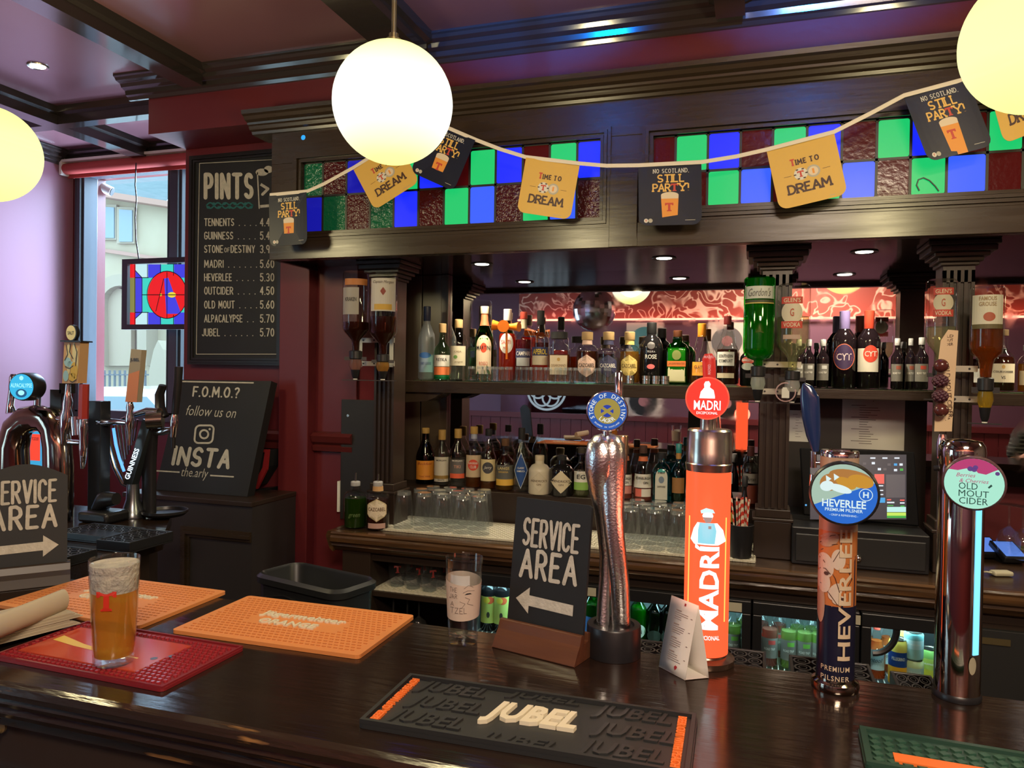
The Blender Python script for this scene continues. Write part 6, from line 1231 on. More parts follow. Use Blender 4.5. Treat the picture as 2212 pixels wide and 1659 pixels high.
def art(m, r, F):
    m.put(([(x*r, z*r) for x, z in ((-.10, .78), (.06, .80), (.14, .66), (.10, .52), (.28, .38), (.34, .10), (.34, .0), (-.36, .0), (-.30, .30), (-.14, .50), (-.16, .66))], [tuple(range(11))]), F(0), 0)
    m.put(move(text('MADRI', r*.44, r*1.2, .012), 0, -r*.32), F(.0004), 0); m.put(move(text('EXCEPCIONAL', r*.12, r*.95, .0), 0, -r*.68), F(.0004), 0); return [W_]
disc_badge(t, 'badge', 1528, 860, 46, Y0-0.015, 0.014, em('badge_rim_red', (1.0, 0.10, 0.05), 1.0), em('badge_red_lit', (1.0, 0.035, 0.02), 1.15), art)
light('POINT', 'red_tower_glow', (c.x, c.y-0.09, 1.35), 0.5, (1.0, 0.16, 0.08), size=0.05)
# navy tower with round fox badge
c = WZ(1803, 1484, BZ); Y0 = c.y; k = mpp(c); fc = face_cam(c.x, c.y, 1); t = thing('beer_tower', 'navy and orange printed beer tower with blue lit roundel', 'beer tower', c, fc, 'beer towers on the bar')
zz = lambda y: WY(1803, y, Y0).z-BZ
R = 38.5*k
MB().lathe([(R*1.22, 0), (R*1.28, 0.006), (R*1.22, 0.013), (R*1.03, 0.016), (R*1.01, 0.02)], 40).build('chrome_foot', DCHROME, t)
NV, BG, OG, FW, OUT = pm('navy_wrap', (0.010, 0.011, 0.030), 0.25), pm('beige_wrap', (0.42, 0.29, 0.20), 0.3), pm('fox_orange', (0.50, 0.17, 0.045), 0.3), pm('fox_cream', (0.62, 0.52, 0.42), 0.3), pm('ink_brown', (0.07, 0.03, 0.02), 0.4)
m = MB(); m.lathe([(R, 0.0201), (R, zz(1300))], 44, 0); m.lathe([(R, zz(1299.9)), (R, zz(1142))], 44, 2); m.lathe([(R, zz(1141.9)), (R, zz(985))], 44, 1); sl = m.build('printed_sleeve', [NV, BG, OG], t)
m = MB(); m.lathe([(R*1.01, zz(985)), (R*1.01, zz(975)), (R*.95, zz(972)), (0, zz(971))], 40); m.build('chrome_top', CHROME, t)
fr = lambda d=0.0: (lambda x, z: (min(max(x, -R*.985), R*.985), -math.sqrt(max(1e-9, R*R-min(abs(x), R*.985)**2))-0.0007-d, z))
m = MB(); Z_ = lambda y: zz(y)
def blob(px, py, rx, ry, mi, d, rot=0.0): m.put(move(fan(circle(rx*k, 20, ry*k), 3), (px-1803)*k, Z_(py), 1, rot), fr(d), mi)
m.put(([(-R*.97, Z_(1325)), (-R*.2, Z_(1300)), (-R*.97, Z_(1300))], [(0, 1, 2)]), fr(.0003), 1)
for q in ((1785, 1160, 22, 14, 1, .0003, .5), (1822, 1180, 16, 30, 3, .0003, .2), (1805, 1200, 14, 22, 2, .0005, 0), (1780, 1215, 16, 26, 2, .0004, .2), (1776, 1250, 14, 24, 2, .0006, .1), (1812, 1245, 20, 24, 3, .0003, .5), (1800, 1268, 12, 20, 2, .0007, -.5), (1808, 1285, 14, 9, 2, .0009, .3), (1815, 1282, 4, 3, 4, .0013, 0), (1782, 1232, 5, 4, 4, .0013, 0), (1772, 1300, 8, 40, 1, .0004, 0)): blob(*q)
for pts in ([(1768, 1170), (1790, 1150), (1815, 1145)], [(1770, 1185), (1795, 1168), (1830, 1165)], [(1795, 1205), (1808, 1180), (1812, 1150)], [(1775, 1205), (1800, 1240), (1812, 1280)], [(1770, 1255), (1790, 1275), (1805, 1295)], [(1822, 1215), (1832, 1240), (1820, 1265)], [(1768, 1225), (1780, 1222), (1790, 1232)]):
    m.put(ribbon([((x-1803)*k, Z_(y)) for x, y in pts], k*1.4), fr(.0016), 4)
m.put(([((x-1803)*k, Z_(y)) for x, y in ((1838, 1190), (1838, 1300), (1812, 1300), (1826, 1250))], [(0, 1, 2, 3)]), fr(.0008), 0)
m.build('fox_artwork', [NV, BG, FW, OG, OUT], sl)
m = MB(); CR = pm('cream_print', (0.62, 0.50, 0.34), 0.35); m.put(sliced(move(text('HEVERLEE', R*.62, Z_(1135)-Z_(1412), .02), R*.42, (Z_(1135)+Z_(1412))/2, 1, PI/2), R/9), fr(.0022)); m.put(sliced(move(text('PREMIUM', R*.28, R*1.45, .012, spacing=1.2), 0, Z_(1432)), R/9), fr(.0006)); m.put(sliced(move(text('PILSNER', R*.28, R*1.45, .012, spacing=1.2), 0, Z_(1452)), R/9), fr(.0006)); m.build('lettering', CR, sl)
def Lr(x, y, dy=0.0): p = WY(x, y, Y0+dy)-c; return Matrix.Rotation(-fc, 3, 'Z') @ Vector((p.x, p.y, p.z))
m = MB(); m.tube([Lr(1762, 975, .01), Lr(1757, 940, .01), Lr(1752, 900, .01), Lr(1749, 860, .01), Lr(1742, 838, .01), Lr(1736, 828, .01)], [(k*7, k*9), (k*15, k*9), (k*19, k*9), (k*20, k*8), (k*13, k*6), (k*3, k*3)], 20, up=(1, 0, 0)); m.build('tap_handle', pm('blue_handle', (0.012, 0.03, 0.10), 0.15, coat=.5), t)
m = MB(); m.tube([Lr(1757, 975, .01), Lr(1757, 1010, .01)], k*7, 14); m.tube([Lr(1757, 1025, .012), Lr(1755, 1050, .012)], k*8, 12); m.tube([Lr(1800, 1000, .01), Lr(1757, 1000, .01)], k*5, 10); m.build('tap_spout', CHROME, t)
def art(m, r, F):
    SKC, BL, W2, YO, OR2 = em('badge_mint', (0.50, 0.70, 0.56), .75), em('badge_azure', (0.008, 0.14, 0.62), .95), em('badge_print_white', (0.75, 0.92, 0.92), .95), em('badge_yellow', (0.70, 0.33, 0.03), .8), em('badge_fox_orange', (0.52, 0.22, 0.05), .8)
    q = lambda a: (r*.92*math.cos(rad(a)), r*.92*math.sin(rad(a)))
    m.put(([q(a) for a in range(205, 386, 9)], [tuple(range(21))]), F(0), 1); m.put(([q(a) for a in range(25, 206, 9)], [tuple(range(21))]), F(0), 0)
    for (x, z, a, b2, mi, d, ro) in ((.18, .52, .62, .24, 4, .0003, -.15), (.45, .42, .36, .20, 3, .0006, -.2), (-.40, .34, .30, .26, 4, .0006, .6), (-.48, .22, .20, .16, 2, .0009, .3), (-.12, .16, .34, .12, 2, .0010, -.25), (.05, .34, .30, .16, 3, .0008, -.4)): m.put(move(fan(circle(r*a, 22, r*b2), 1), r*x, r*z, 1, ro), F(d), mi)
    m.put(([q(a) for a in range(205, 386, 9)]+[(r*.4, r*.2), (0, -r*.0)], [tuple(range(23))]), F(.0012), 1) if False else None
    for (x0, z0) in ((-.52, .55), (-.30, .62)): m.put(([(r*x0, r*z0), (r*(x0+.16), r*(z0-.10)), (r*(x0+.02), r*(z0-.22))], [(0, 1, 2)]), F(.0013), 2)
    m.put(move(text('HEVERLEE', r*.24, r*1.22, .02), 0, -r*.30), F(.0016), 2); m.put(move(text('PREMIUM PILSNER', r*.10, r*1.05, .01), 0, -r*.50), F(.0016), 2); m.put(move(text('- CRISP & REFRESHING -', r*.06, r*.80), 0, -r*.66), F(.0016), 2)
    m.put(move(text('H', r*.18, None, .03), r*.60, r*.02), F(.0016), 2); ringtext(m, 'HEVERLEE LEUVEN', 0.001, 0, 300, r*.03, F(.0016), 2) if False else None
    vs = [(r*.60+r*q2*math.cos(2*PI*i/24), r*.02+r*q2*math.sin(2*PI*i/24)) for q2 in (.17, .19) for i in range(24)]; m.put((vs, [(i, (i+1) % 24, (i+1) % 24+24, i+24) for i in range(24)]), F(.0016), 2)
    return [SKC, BL, W2, YO, OR2]
disc_badge(t, 'badge', 1823, 1063, 70, Y0-0.062, 0.020, BLACK, BLACK, art, ell=.98)
m = MB(); m.tube([Lr(1803, 1120, -.02), Lr(1808, 1118, -.05)], k*9, 12); m.build('badge_arm', CHROME, t)
# tall chrome cider tower
c = WZ(2066, 1503, BZ); Y0 = c.y; k = mpp(c); fc = face_cam(c.x, c.y, 1); t = thing('beer_tower', 'tall plain chrome cider tower with blue light strip', 'beer tower', c, fc, 'beer towers on the bar')
zz = lambda y: WY(2072, y, Y0).z-BZ
R = 44.5*k
MB().lathe([(R*1.05, 0), (R*1.07, .006), (R*1.0, .010)], 40).build('foot', BLACK, t)
MB().lathe([(R, .0101), (R, zz(1012)), (R*.97, zz(1004)), (R*1.0, zz(996)), (R*1.02, zz(975)), (R*.98, zz(962)), (R*.84, zz(952)), (R*.4, zz(948)), (0, zz(947))], 48).build('chrome_column', pm('tower_chrome', (0.62, 0.56, 0.50), 0.07, 1.0), t)
fr = lambda d=0.0: (lambda x, z: (x, -math.sqrt(max(1e-9, R*R-x*x))-0.0008-d, z))
m = MB(); m.put(move(rect(R*.24, zz(1085)-zz(1400), 3), R*.74, (zz(1085)+zz(1400))/2), fr()); m.build('light_strip', em('ice_blue_strip', (0.18, 0.62, 1.0), 1.6), t)
m = MB(); m.put(move(fan(circle(R*.15, 20, R*.42), 2), R*.62, zz(1422)), fr(.0008)); m.build('small_emblem', pm('dull_gold_print', (0.35, 0.32, 0.22), .5), t)
def Lr(x, y, dy=0.0): p = WY(x, y, Y0+dy)-c; return Matrix.Rotation(-fc, 3, 'Z') @ Vector((p.x, p.y, p.z))
PL = pm('pale_paddle_wood', (0.66, 0.50, 0.29), 0.5, var=(10, .6, (0.56, 0.41, 0.22)), scale=(1, 1, .1)); YH = 0.02
m = MB(); q = [Lr(x, y, YH) for x, y in ((2018, 932), (2056, 932), (2070, 714), (2048, 712), (2032, 736), (2024, 800))]; dpt = Vector((0, .016, 0))
m.add(q+[v+dpt for v in q], [tuple(range(6)), tuple(range(11, 5, -1))]+[(i, i+6, (i+1) % 6+6, (i+1) % 6) for i in range(6)]); hd = m.build('tap_handle', PL, t)
m = MB(); p = Lr(2050, 845, YH); f = lambda x, z: (p.x+x, p.y-0.001, p.z+z); m.put(move(text('OLD MOUT CIDER', k*9, k*115, .0), 0, 0, 1, -PI/2+.08), f)
p1 = Lr(2047, 735, YH)
for i, s_ in enumerate(('OLD', 'MOUT', 'CIDER')): m.put(move(text(s_, k*6, k*22), p1.x-p.x, p1.z-p.z+k*(9-9*i), 1, .1), f)
for x, y in ((2020, 918), (2027, 914), (2034, 911), (2041, 908), (2050, 904)): pp = Lr(x, y, YH); m.put(move(rect(k*4, k*2), pp.x-p.x, pp.z-p.z, 1, .4), f)
m.build('handle_lettering', pm('brown_burnt_print', (0.10, 0.06, 0.03), .6), hd)
BP, BD = pm('plum_berry', (0.085, 0.022, 0.018), 0.22), pm('blackberry', (0.070, 0.022, 0.032), 0.4)
def ball(m, p, r, sy=1.0): m.lathe([(r*math.sin(PI*j/10)+1e-6, -r*sy*math.cos(PI*j/10)) for j in range(11)], 18, 0, p)
for nm, y, kind in (('cherry', 790, 0), ('blackberry', 823, 1), ('blackberry', 856, 1), ('cherry', 886, 0)):
    m = MB(); pc = Lr(2033 if kind == 0 else 2031, y, YH-.012)
    if kind == 0: ball(m, pc, k*15)
    else:
        r_ = random.Random(y)
        for i in range(44):
            a = i*2.399; zq = 1-2*(i+.5)/44; rr = math.sqrt(1-zq*zq); ball(m, pc+Vector((rr*math.cos(a)*k*13, rr*math.sin(a)*k*13, zq*k*11)), k*4.3)
    m.build(nm, BP if kind == 0 else BD, hd)
m = MB(); m.tube([Lr(2036, 938, YH+.008), Lr(2035, 960, YH+.008), Lr(2033, 990, YH+.008)], [k*8, k*12, k*10], 16); m.build('tap_valve', CHROME, t); m = MB(); m.tube([Lr(2033, 990, YH+.008), Lr(2030, 1060, YH+.008)], [k*9, k*6], 12); m.tube([Lr(2050, 1010, .0), Lr(2018, 1012, .008)], k*6, 10); m.build('tap_spout', BLACK, t)
def art(m, r, F):
    MT, PK, PU, DG = em('badge_pale_mint', (0.42, 0.85, 0.66), .95), em('badge_pink', (0.58, 0.05, 0.20), .8), em('badge_purple', (0.16, 0.06, 0.30), .7), em('badge_dark_green', (0.02, 0.10, 0.08), .6)
    m.put(fan(circle(r*.92, 40), 1), F(0), 0); q = lambda a, s_=.92: (r*s_*math.cos(rad(a)), r*s_*math.sin(rad(a)))
    m.put(([q(a) for a in range(38, 149, 10)]+[(-r*.50, r*.46), (-r*.25, r*.54), (0, r*.56), (r*.12, r*.40), (r*.36, r*.36), (r*.56, r*.48)], [tuple(range(18))]), F(.0003), 1)
    for x, z, s_ in ((-.12, .54, .09), (.0, .52, .09), (.70, .42, .07), (.04, .60, .08)): m.put(move(fan(circle(r*s_, 14), 1), r*x, r*z), F(.0006), 2)
    m.put(move(text('Berries', r*.14, None, 0, .3), -r*.25, r*.30), F(.0006), 1); m.put(move(text('& Cherries', r*.14, None, 0, .3), r*.0, r*.10), F(.0006), 1)
    for i, (s_, w) in enumerate((('OLD', .58), ('MOUT', .92), ('CIDER', .88))): m.put(move(text(s_, r*.24, r*w), r*(-.17 if i == 0 else 0), -r*(.10+.27*i)), F(.0006), 3)
    m.put(([(r*.42, -r*.10), (r*.52, r*.02), (r*.56, -r*.04), (r*.46, -r*.14)], [(0, 1, 2, 3)]), F(.0006), 3)
    return [MT, PK, PU, DG]
disc_badge(t, 'badge', 2103, 1042, 60, Y0-0.05, 0.016, pm('plum_badge_rim', (0.10, 0.05, 0.06), .3), BLACK, art, ell=.97)
m = MB(); m.tube([Lr(2090, 1040, -.03), Lr(2100, 1040, -.055)], k*10, 12); m.build('badge_arm', CHROME, t)
# ================================================================== globe lamps
def globemat(name, mid, edge, fac):
    m, nt, b = nodes(name); nt.nodes.remove(b); L = nt.links
    tc = nt.nodes.new('ShaderNodeTexCoord'); sp = nt.nodes.new('ShaderNodeSeparateXYZ'); mp = nt.nodes.new('ShaderNodeMapRange'); rp = nt.nodes.new('ShaderNodeValToRGB')
    mp.inputs['From Min'].default_value = -0.136; mp.inputs['From Max'].default_value = 0.136
    e = rp.color_ramp.elements; e[0].position = 0.03; e[0].color = (*edge, 1); e[1].position = 0.98; e[1].color = (*edge, 1)
    for p in (0.34, 0.62): x = e.new(p); x.color = (*mid, 1)
    em_ = nt.nodes.new('ShaderNodeEmission'); em_.inputs[1].default_value = 1.35; tr = nt.nodes.new('ShaderNodeBsdfTransparent'); mx = nt.nodes.new('ShaderNodeMixShader'); mx.inputs[0].default_value = fac
    L.new(tc.outputs['Object'], sp.inputs[0]); L.new(sp.outputs[2], mp.inputs[0]); L.new(mp.outputs[0], rp.inputs[0]); L.new(rp.outputs[0], em_.inputs[0])
    L.new(tr.outputs[0], mx.inputs[1]); L.new(em_.outputs[0], mx.inputs[2]); L.new(mx.outputs[0], nt.nodes['Material Output'].inputs[0]); return m
OP1 = globemat('opal_globe_white', (1.15, 1.12, 0.98), (1.0, 0.97, 0.30), .8); OP2 = globemat('opal_globe_yellow', (1.0, 0.99, 0.42), (1.0, 0.98, 0.30), .8)
BRS = pm('aged_brass', (0.40, 0.34, 0.18), 0.3, 0.9)
GLB = ['yellow glowing globe lamp near the mauve wall and street window', 'white glowing globe lamp hanging in front of the bunting', 'yellow glowing globe lamp cut by the picture edge beside the bunting', 'glowing globe lamp beyond the picture edge']
for i, g in enumerate(GLOBES):
    t = thing('globe_lamp', GLB[i], 'pendant lamp', g, 0, 'glowing globe lamps over the bar')
    m = MB(); m.lathe([(0.136*math.sin(PI*j/32)+1e-5, -0.136*math.cos(PI*j/32)) for j in range(33)], 56); m.build('opal_globe', OP1 if i in (1,) else OP2, t)
    m = MB(); m.lathe([(0.016, 0.1365), (0.018, 0.139), (0.018, 0.145), (0.011, 0.147), (0.011, 0.158), (0.006, 0.160)], 20); m.build('gallery', BRS, t)
    m = MB(); m.cyl((0, 0, 0.1602), (0, 0, ZC-g[2]-0.0201), 0.0055, n=12); m.build('drop_rod', BRS, t)
    m = MB(); m.lathe([(0.012, ZC-g[2]-0.02), (0.045, ZC-g[2]-0.006), (0.048, ZC-g[2]-0.0005)], 24); m.build('ceiling_rose', BRS, t)
t = thing('coffer_spotlight', 'small recessed ceiling spotlight in the mauve-lit coffer', 'spotlight', (-2.93, 2.44, ZC))
MB().lathe([(0.030, -0.002), (0.040, -0.006), (0.042, -0.0005)], 24).build('trim_ring', STEEL, t); MB().lathe([(0.0, -0.003), (0.029, -0.004)], 24).build('lens', em('spot_lens', (1.0, 0.96, 0.80), 14), t)

# ================================================================== bunting
t = thing('bunting', 'string of navy and yellow party cards pinned across the canopy', 'bunting', (-1.88, 2.52, 2.1)); o = Vector(t.location)
YB = 2.515
pts = [(583, 421), (664, 413), (700, 397), (765, 361), (862, 300), (900, 262), (935, 262), (1028, 302), (1080, 322), (1135, 339), (1252, 353), (1310, 358), (1380, 357), (1516, 350), (1590, 338), (1656, 323), (1801, 285), (1880, 245), (1953, 206), (2088, 170), (2130, 158), (2250, 108)]
m = LB(o); m.tube([WY(x, y, YB-0.003) for x, y in pts], [(0.0065, 0.0012)]*len(pts), 8, 0, False, True, up=(0, 0, 1)); m.build('ribbon', pm('cream_tape', (0.70, 0.64, 0.56), .7), t)
NC, YC = pm('navy_card', (0.010, 0.012, 0.026), 0.42, spec=0.3), pm('yellow_card', (0.62, 0.38, 0.075), 0.55)
cW, cO, cR, cA, cF, cK, cG = lab((0.62, 0.60, 0.55)), lab((0.72, 0.44, 0.11)), lab((0.50, 0.05, 0.03)), lab((0.72, 0.28, 0.04)), lab((0.66, 0.55, 0.42)), lab((0.05, 0.018, 0.012)), lab((0.40, 0.38, 0.33))
FL = [('n', (583, 424), (664, 416), (585, 533)), ('y', (762, 364), (858, 302), (809, 454)), ('n', (933, 264), (1028, 304), (888, 372)), ('y', (1137, 341), (1252, 355), (1117, 458)), ('n', (1379, 359), (1515, 352), (1380, 488)), ('y', (1656, 326), (1802, 288), (1684, 454)), ('n', (1953, 209), (2089, 172), (2007, 349)), ('y', (2128, 160), (2250, 110), (2170, 310))]
for i, (kd, TL, TR, BL) in enumerate(FL):
    A, B_, C_ = WY(*TL, YB), WY(*TR, YB), WY(*BL, YB); U, V = B_-A, C_-A
    def F(d, A=A, U=U, V=V, i=i): return lambda x, z: A+U*(x+.5)+V*(.5-z)+Vector((0, -d-(0.012*(1-math.cos(2.2*(x))) if i in (0, 2) else 0.004*math.sin(3*x+i)), 0))-o
    cor = [(.5, .5), (.5, -.36)]+[(.36+.14*math.cos(rad(a)), -.36+.14*math.sin(rad(a))) for a in range(-18, -90, -18)]+[(.36, -.5), (-.36, -.5)]+[(-.36+.14*math.cos(rad(a)), -.36+.14*math.sin(rad(a))) for a in range(-108, -180, -18)]+[(-.5, -.36), (-.5, .5), (-.25, .5), (0, .5), (.25, .5)]
    m = MB(); m.put(fan(cor, 5), F(0.0)); cd = m.build('party_card', NC if kd == 'n' else YC, t); sm = cd.modifiers.new('thickness', 'SOLIDIFY'); sm.thickness = 0.0012; sm.offset = 0
    m = MB(); a = V.length/U.length
    def P(flat, x, z, mi, d=.0012): m.put(move(flat, x, z), F(d), mi)
    if kd == 'n':
        P(strokes('NO SCOTLAND,', .062, .56, .16, True), 0.02, .40, 0); P(strokes('STILL', .115, .42, .20, True, .10, wide=1.15), 0.02, .275, 1)
        P(strokes('PAR', .115, .27, .20, True, .10, wide=1.15), -.13, .125, 1); P(tee(.125), .075, .125, 2); P(strokes('Y!', .115, .15, .20, True, .10, wide=1.15), .22, .125, 1)
        P(([(-.14, .02), (.14, .02), (.115, -.47), (-.115, -.47)], [(0, 1, 2, 3)]), 0, -.03, 3); P(fan(circle(.14, 20, .05), 1), 0, 0, 4, .0016); P(([(-.14, .0), (.14, .0), (.135, -.06), (-.135, -.06)], [(0, 1, 2, 3)]), 0, 0, 4, .0016); P(tee(.14), -.01, -.20, 2, .0018)
        P(fan(circle(.035, 14), 1), -.38, -.42, 0); P(fan(circle(.035, 14), 1), -.31, -.42, 5); P(tee(.03), -.38, -.42, 2, .0016); P(rect(.16, .008), .32, -.42, 5)
    else:
        P(strokes('T', .09, .065, .26, True), -.17, .21, 2); P(strokes('IME', .075, .15, .24, True), -.045, .20, 6); P(strokes('TO', .075, .13, .24, True), .145, .20, 6)
        P(fan(circle(.10, 20), 1), -.085, .0, 0); P(fan(circle(.10, 20), 1), .10, .0, 5); P(fan(circle(.072, 20), 1), .10, .0, 4, .0016); P(tee(.10), -.085, 0, 2, .0016); P(rect(.03, .08), .10, 0, 3, .002)
        for a_ in range(0, 360, 60): P(rect(.035, .02), -.085+.085*math.cos(rad(a_)), .085*math.sin(rad(a_)), 6, .0017)
        P(rect(.11, .006), -.28, 0, 6); P(rect(.11, .006), .29, 0, 6); P(strokes('DREAM', .135, .62, .22, True, .10, wide=1.25), 0, -.22, 6); P(rect(.16, .006), .25, -.45, 5)
    m.build('card_print', [cW, cO, cR, cA, cF, cG, cK], cd)

# ================================================================== chalk boards
class Plane:                                   # a flat board in the room; px() turns lettering drawn at photo size into lettering on it
    def __init__(s, p, q, r): s.o = Vector(p); s.n = (Vector(q)-s.o).cross(Vector(r)-s.o).normalized(); s.n = s.n if s.n.y < 0 else -s.n
    def hit(s, x, y, d=0.0): rr = ray(x, y); o_ = s.o+s.n*d; return EYE+rr*((o_-EYE).dot(s.n)/rr.dot(s.n))
    def px(s, cx, cy_, d, org): return lambda a, b: s.hit(cx+a, cy_-b, d)-org
YP = 2.895
t = thing('price_board', 'tall framed chalkboard listing pint prices on the oxblood pier', 'chalkboard', WY(405, 787, YP)); o = Vector(t.location)
x0, x1, z0, z1 = WY(406, 787, YP).x, WY(612, 787, YP).x, WY(405, 787, YP).z, WY(410, 338, YP).z
m = LB(o); FB = pm('black_board_frame', (0.012, 0.011, 0.011), 0.35)
for k, (e, d) in enumerate(((0.0, 0.006), (0.010, 0.012), (0.022, 0.008))):
    a, b_, c_, d_ = x0+e, x1-e, z0+e, z1-e; w = 0.010
    m.box(a, b_, YP-d, YP+0.02, d_-w, d_); m.box(a, b_, YP-d, YP+0.02, c_, c_+w); m.box(a, a+w, YP-d, YP+0.02, c_+w, d_-w); m.box(b_-w, b_, YP-d, YP+0.02, c_+w, d_-w)
m.build('frame', FB, t)
m = LB(o); m.box(x0+0.03, x1-0.03, YP, YP+0.02, z0+0.03, z1-0.03); brd = m.build('slate_panel', SLATE, t)
pl = Plane((0, YP, 0), (1, YP, 0), (0, YP, 1)); D = 0.0012
m = MB(); f = lambda x, y: pl.px(x, y, D, o)
m.put(strokes('PINTS', 50, 100, .17, gap=.34, jit=.0), f(494, 402))
rows = [('TENNENTS', 442, 505, 480, '4.40'), ('GUINNESS', 442, 503, 509, '5.40'), ('STONE', 442, 481, 538, ''), ('OF', 485, 496, 540, ''), ('DESTINY', 499, 550, 538, '3.90'), ('MADRI', 442, 482, 570, '5.60'), ('HEVERLEE', 442, 500, 599, '5.30'), ('OUTCIDER', 442, 503, 628, '4.50'), ('OLD MOUT', 442, 506, 658, '5.60'), ('ALPACALYPSE', 442, 523, 688, '5.70'), ('JUBEL', 437, 474, 718, '5.70')]
for (s, a, b_, y, pr) in rows:
    m.put(strokes(s, 15 if s != 'OF' else 9, b_-a, .14, jit=.015), f((a+b_)/2, y))
    if pr:
        m.put(strokes(pr, 16, 29, .14), f(577, y))
        for xd in range(int(b_)+12, 556, 12): m.put(move(rect(2, 2), 0, 0), f(xd, y+7))
for q in ([(431, 353), (605, 344), (602, 765), (424, 765), (431, 353)],): 
    for (p, r_) in zip(q, q[1:]): m.put(ribbon([(p[0]-500, 500-p[1]), (r_[0]-500, 500-r_[1])], 1.3), f(500, 500))
m.put(ribbon([(0, 0), (4, -78)], 2.5), f(556, 372)); m.put(ribbon([(0, 0), (24, 2)], 6), f(562, 446)); m.put(fan(circle(14, 14, 8), 1), f(566, 372)); m.put(fan(circle(10, 12, 8), 1), f(580, 366)); m.put(ribbon([(0, 0), (16, -10), (4, -22)], 6), f(563, 398))
m.build('chalk_lettering', CHALK, brd)
m = MB(); r_ = []
for ph in (0, PI): m.put(ribbon([(k*2-50, 6*math.sin(k*0.38+ph)) for k in range(51)], 3.2), f(496, 444))
for k in range(9): m.put(move(fan(circle(4, 10, 3), 1), -46+k*11.5, 4 if k % 2 else -4), f(496, 444))
m.build('teal_ornament', pm('teal_chalk', (0.02, 0.13, 0.14), .9), brd)

CZ = 1.066
p1 = WZ(534, 1073, CZ+0.0012); p0 = WY(335, 1060, p1.y); p0.z = p1.z; p2_ = WY(586, 823, p1.y+0.12); p3 = WY(392, 820, p1.y+0.12)
t = thing('social_board', 'leaning chalkboard with white follow-us lettering on the end cabinet', 'chalkboard', p0); o = Vector(t.location)
pl = Plane(p0, p1, p2_); p3 = pl.hit(392, 820); bk = -pl.n*0.045
m = MB(); V = [p0, p1, p2_, p3]; m.add([v-o for v in V]+[v+bk-o for v in V], [(0, 1, 2, 3), (7, 6, 5, 4), (0, 4, 5, 1), (1, 5, 6, 2), (2, 6, 7, 3), (3, 7, 4, 0)]); brd = m.build('board', SLATE, t)
m = MB(); f = lambda x, y: pl.px(x, y, .0012, o)
def sk(s, H, W, x, y, th=.14, sh=.12, rot=0.0): m.put(move(strokes(s, H, W, th, jit=.02, shear=sh), 0, 0, 1, rot), f(x, y))
sk('F.O.M.O.?', 20, 98, 466, 847, .18, .1, -.03); m.put(move(text('follow us on', 22, 108, -.005, .35), 0, 0, 1, -.06), f(456, 889)); sk('INSTA', 36, 120, 434, 988, .21, .15, -.07); m.put(move(text('the.arly', 26, 58, -.005, .3), 0, 0, 1, -.07), f(421, 1024))
m.put(ribbon([(0, 0), (-155, 3)], 3), f(548, 827)); m.put(ribbon([(0, 0), (-50, 3)], 3), f(388, 1020)); m.put(ribbon([(0, 0), (50, -3)], 3), f(454, 1027))
rr = roundrect(40, 38, 9, 4); m.put(ribbon([(x*.98+.10*y, y) for x, y in rr+rr[:1]], 4), f(441, 938)); cc = circle(9, 16); m.put(ribbon(cc+cc[:1], 4), f(441, 938)); m.put(fan(circle(2.5, 10), 1), f(453, 927))
m.build('chalk_lettering', CHALK, brd)
m = MB(); q = (p2_+p3)/2+bk-o; m.tube([q, Vector((q.x, 2.84-o.y, CZ+0.012-o.z))], 0.010, 8); m.build('strut', BLACK, t)

# ================================================================== beside the passage
a = WY(545, 1082, 2.56); b_ = WY(545, 1290, 2.56)
t = thing('end_cabinet', 'dark panelled end cabinet under the leaning chalkboard', 'cabinet', (-2.55, 2.56, 0)); o = Vector(t.location)
m = LB(o); m.box(-2.55, a.x, 2.56, 2.862, 0.0, CZ-0.02); m.build('carcass', pm('charcoal_cabinet', (0.030, 0.026, 0.027), .4), t)
m = LB(o); m.box(-2.57, a.x+0.004, 2.55, 2.862, CZ-0.0199, CZ); m.build('top', WOODP, t, bevel=0.003)
m = LB(o); q0, q1 = WY(392, 1136, 2.555), WY(534, 1150, 2.555)
for k, (e, d) in enumerate(((0, .012), (.014, .018), (.028, .008))): m.box(q0.x+e, a.x-0.002, 2.56-d, 2.5599, q0.z-0.014-e, q0.z-e); m.box(q0.x+e, q0.x+e+.013, 2.56-d, 2.5599, .2, q0.z-.014-e)
m.build('panel_moulding', WOOD, t)
# red-edged holder on the wall
c = WY(560, 1010, 2.80); t = thing('leaflet_holder', 'red-edged black leaflet holder beside the leaning chalkboard', 'holder', (c.x, 2.80, c.z))
def Lh(x, y): p = WY(x, y, 2.80); return (p.x-c.x, p.z-c.z)
m = MB(); m.prism([Lh(*q) for q in ((540, 975), (574, 975), (566, 1010), (540, 1052))], 0.01, 0.125, 'y'); m.build('pocket', BLACKM, t)
m = MB(); m.prism([Lh(*q) for q in ((552, 970), (581, 971), (577, 1014), (556, 1056), (539, 1052), (548, 1046), (568, 1010), (573, 977), (552, 976))], -0.004, 0.0095, 'y'); m.build('red_edge', pm('red_plastic', (0.30, 0.02, 0.025), .4), t)
m = MB(); p = Lh(549, 1003); m.disc((p[0], 0.009, p[1]), 0.018, 18); m.build('white_spot', WHITE, t)
m = MB(); m.prism([Lh(*q) for q in ((540, 1060), (566, 1058), (560, 1092), (543, 1092))], 0.03, 0.125, 'y'); m.build('base_block', BLACK, t, bevel=.004)
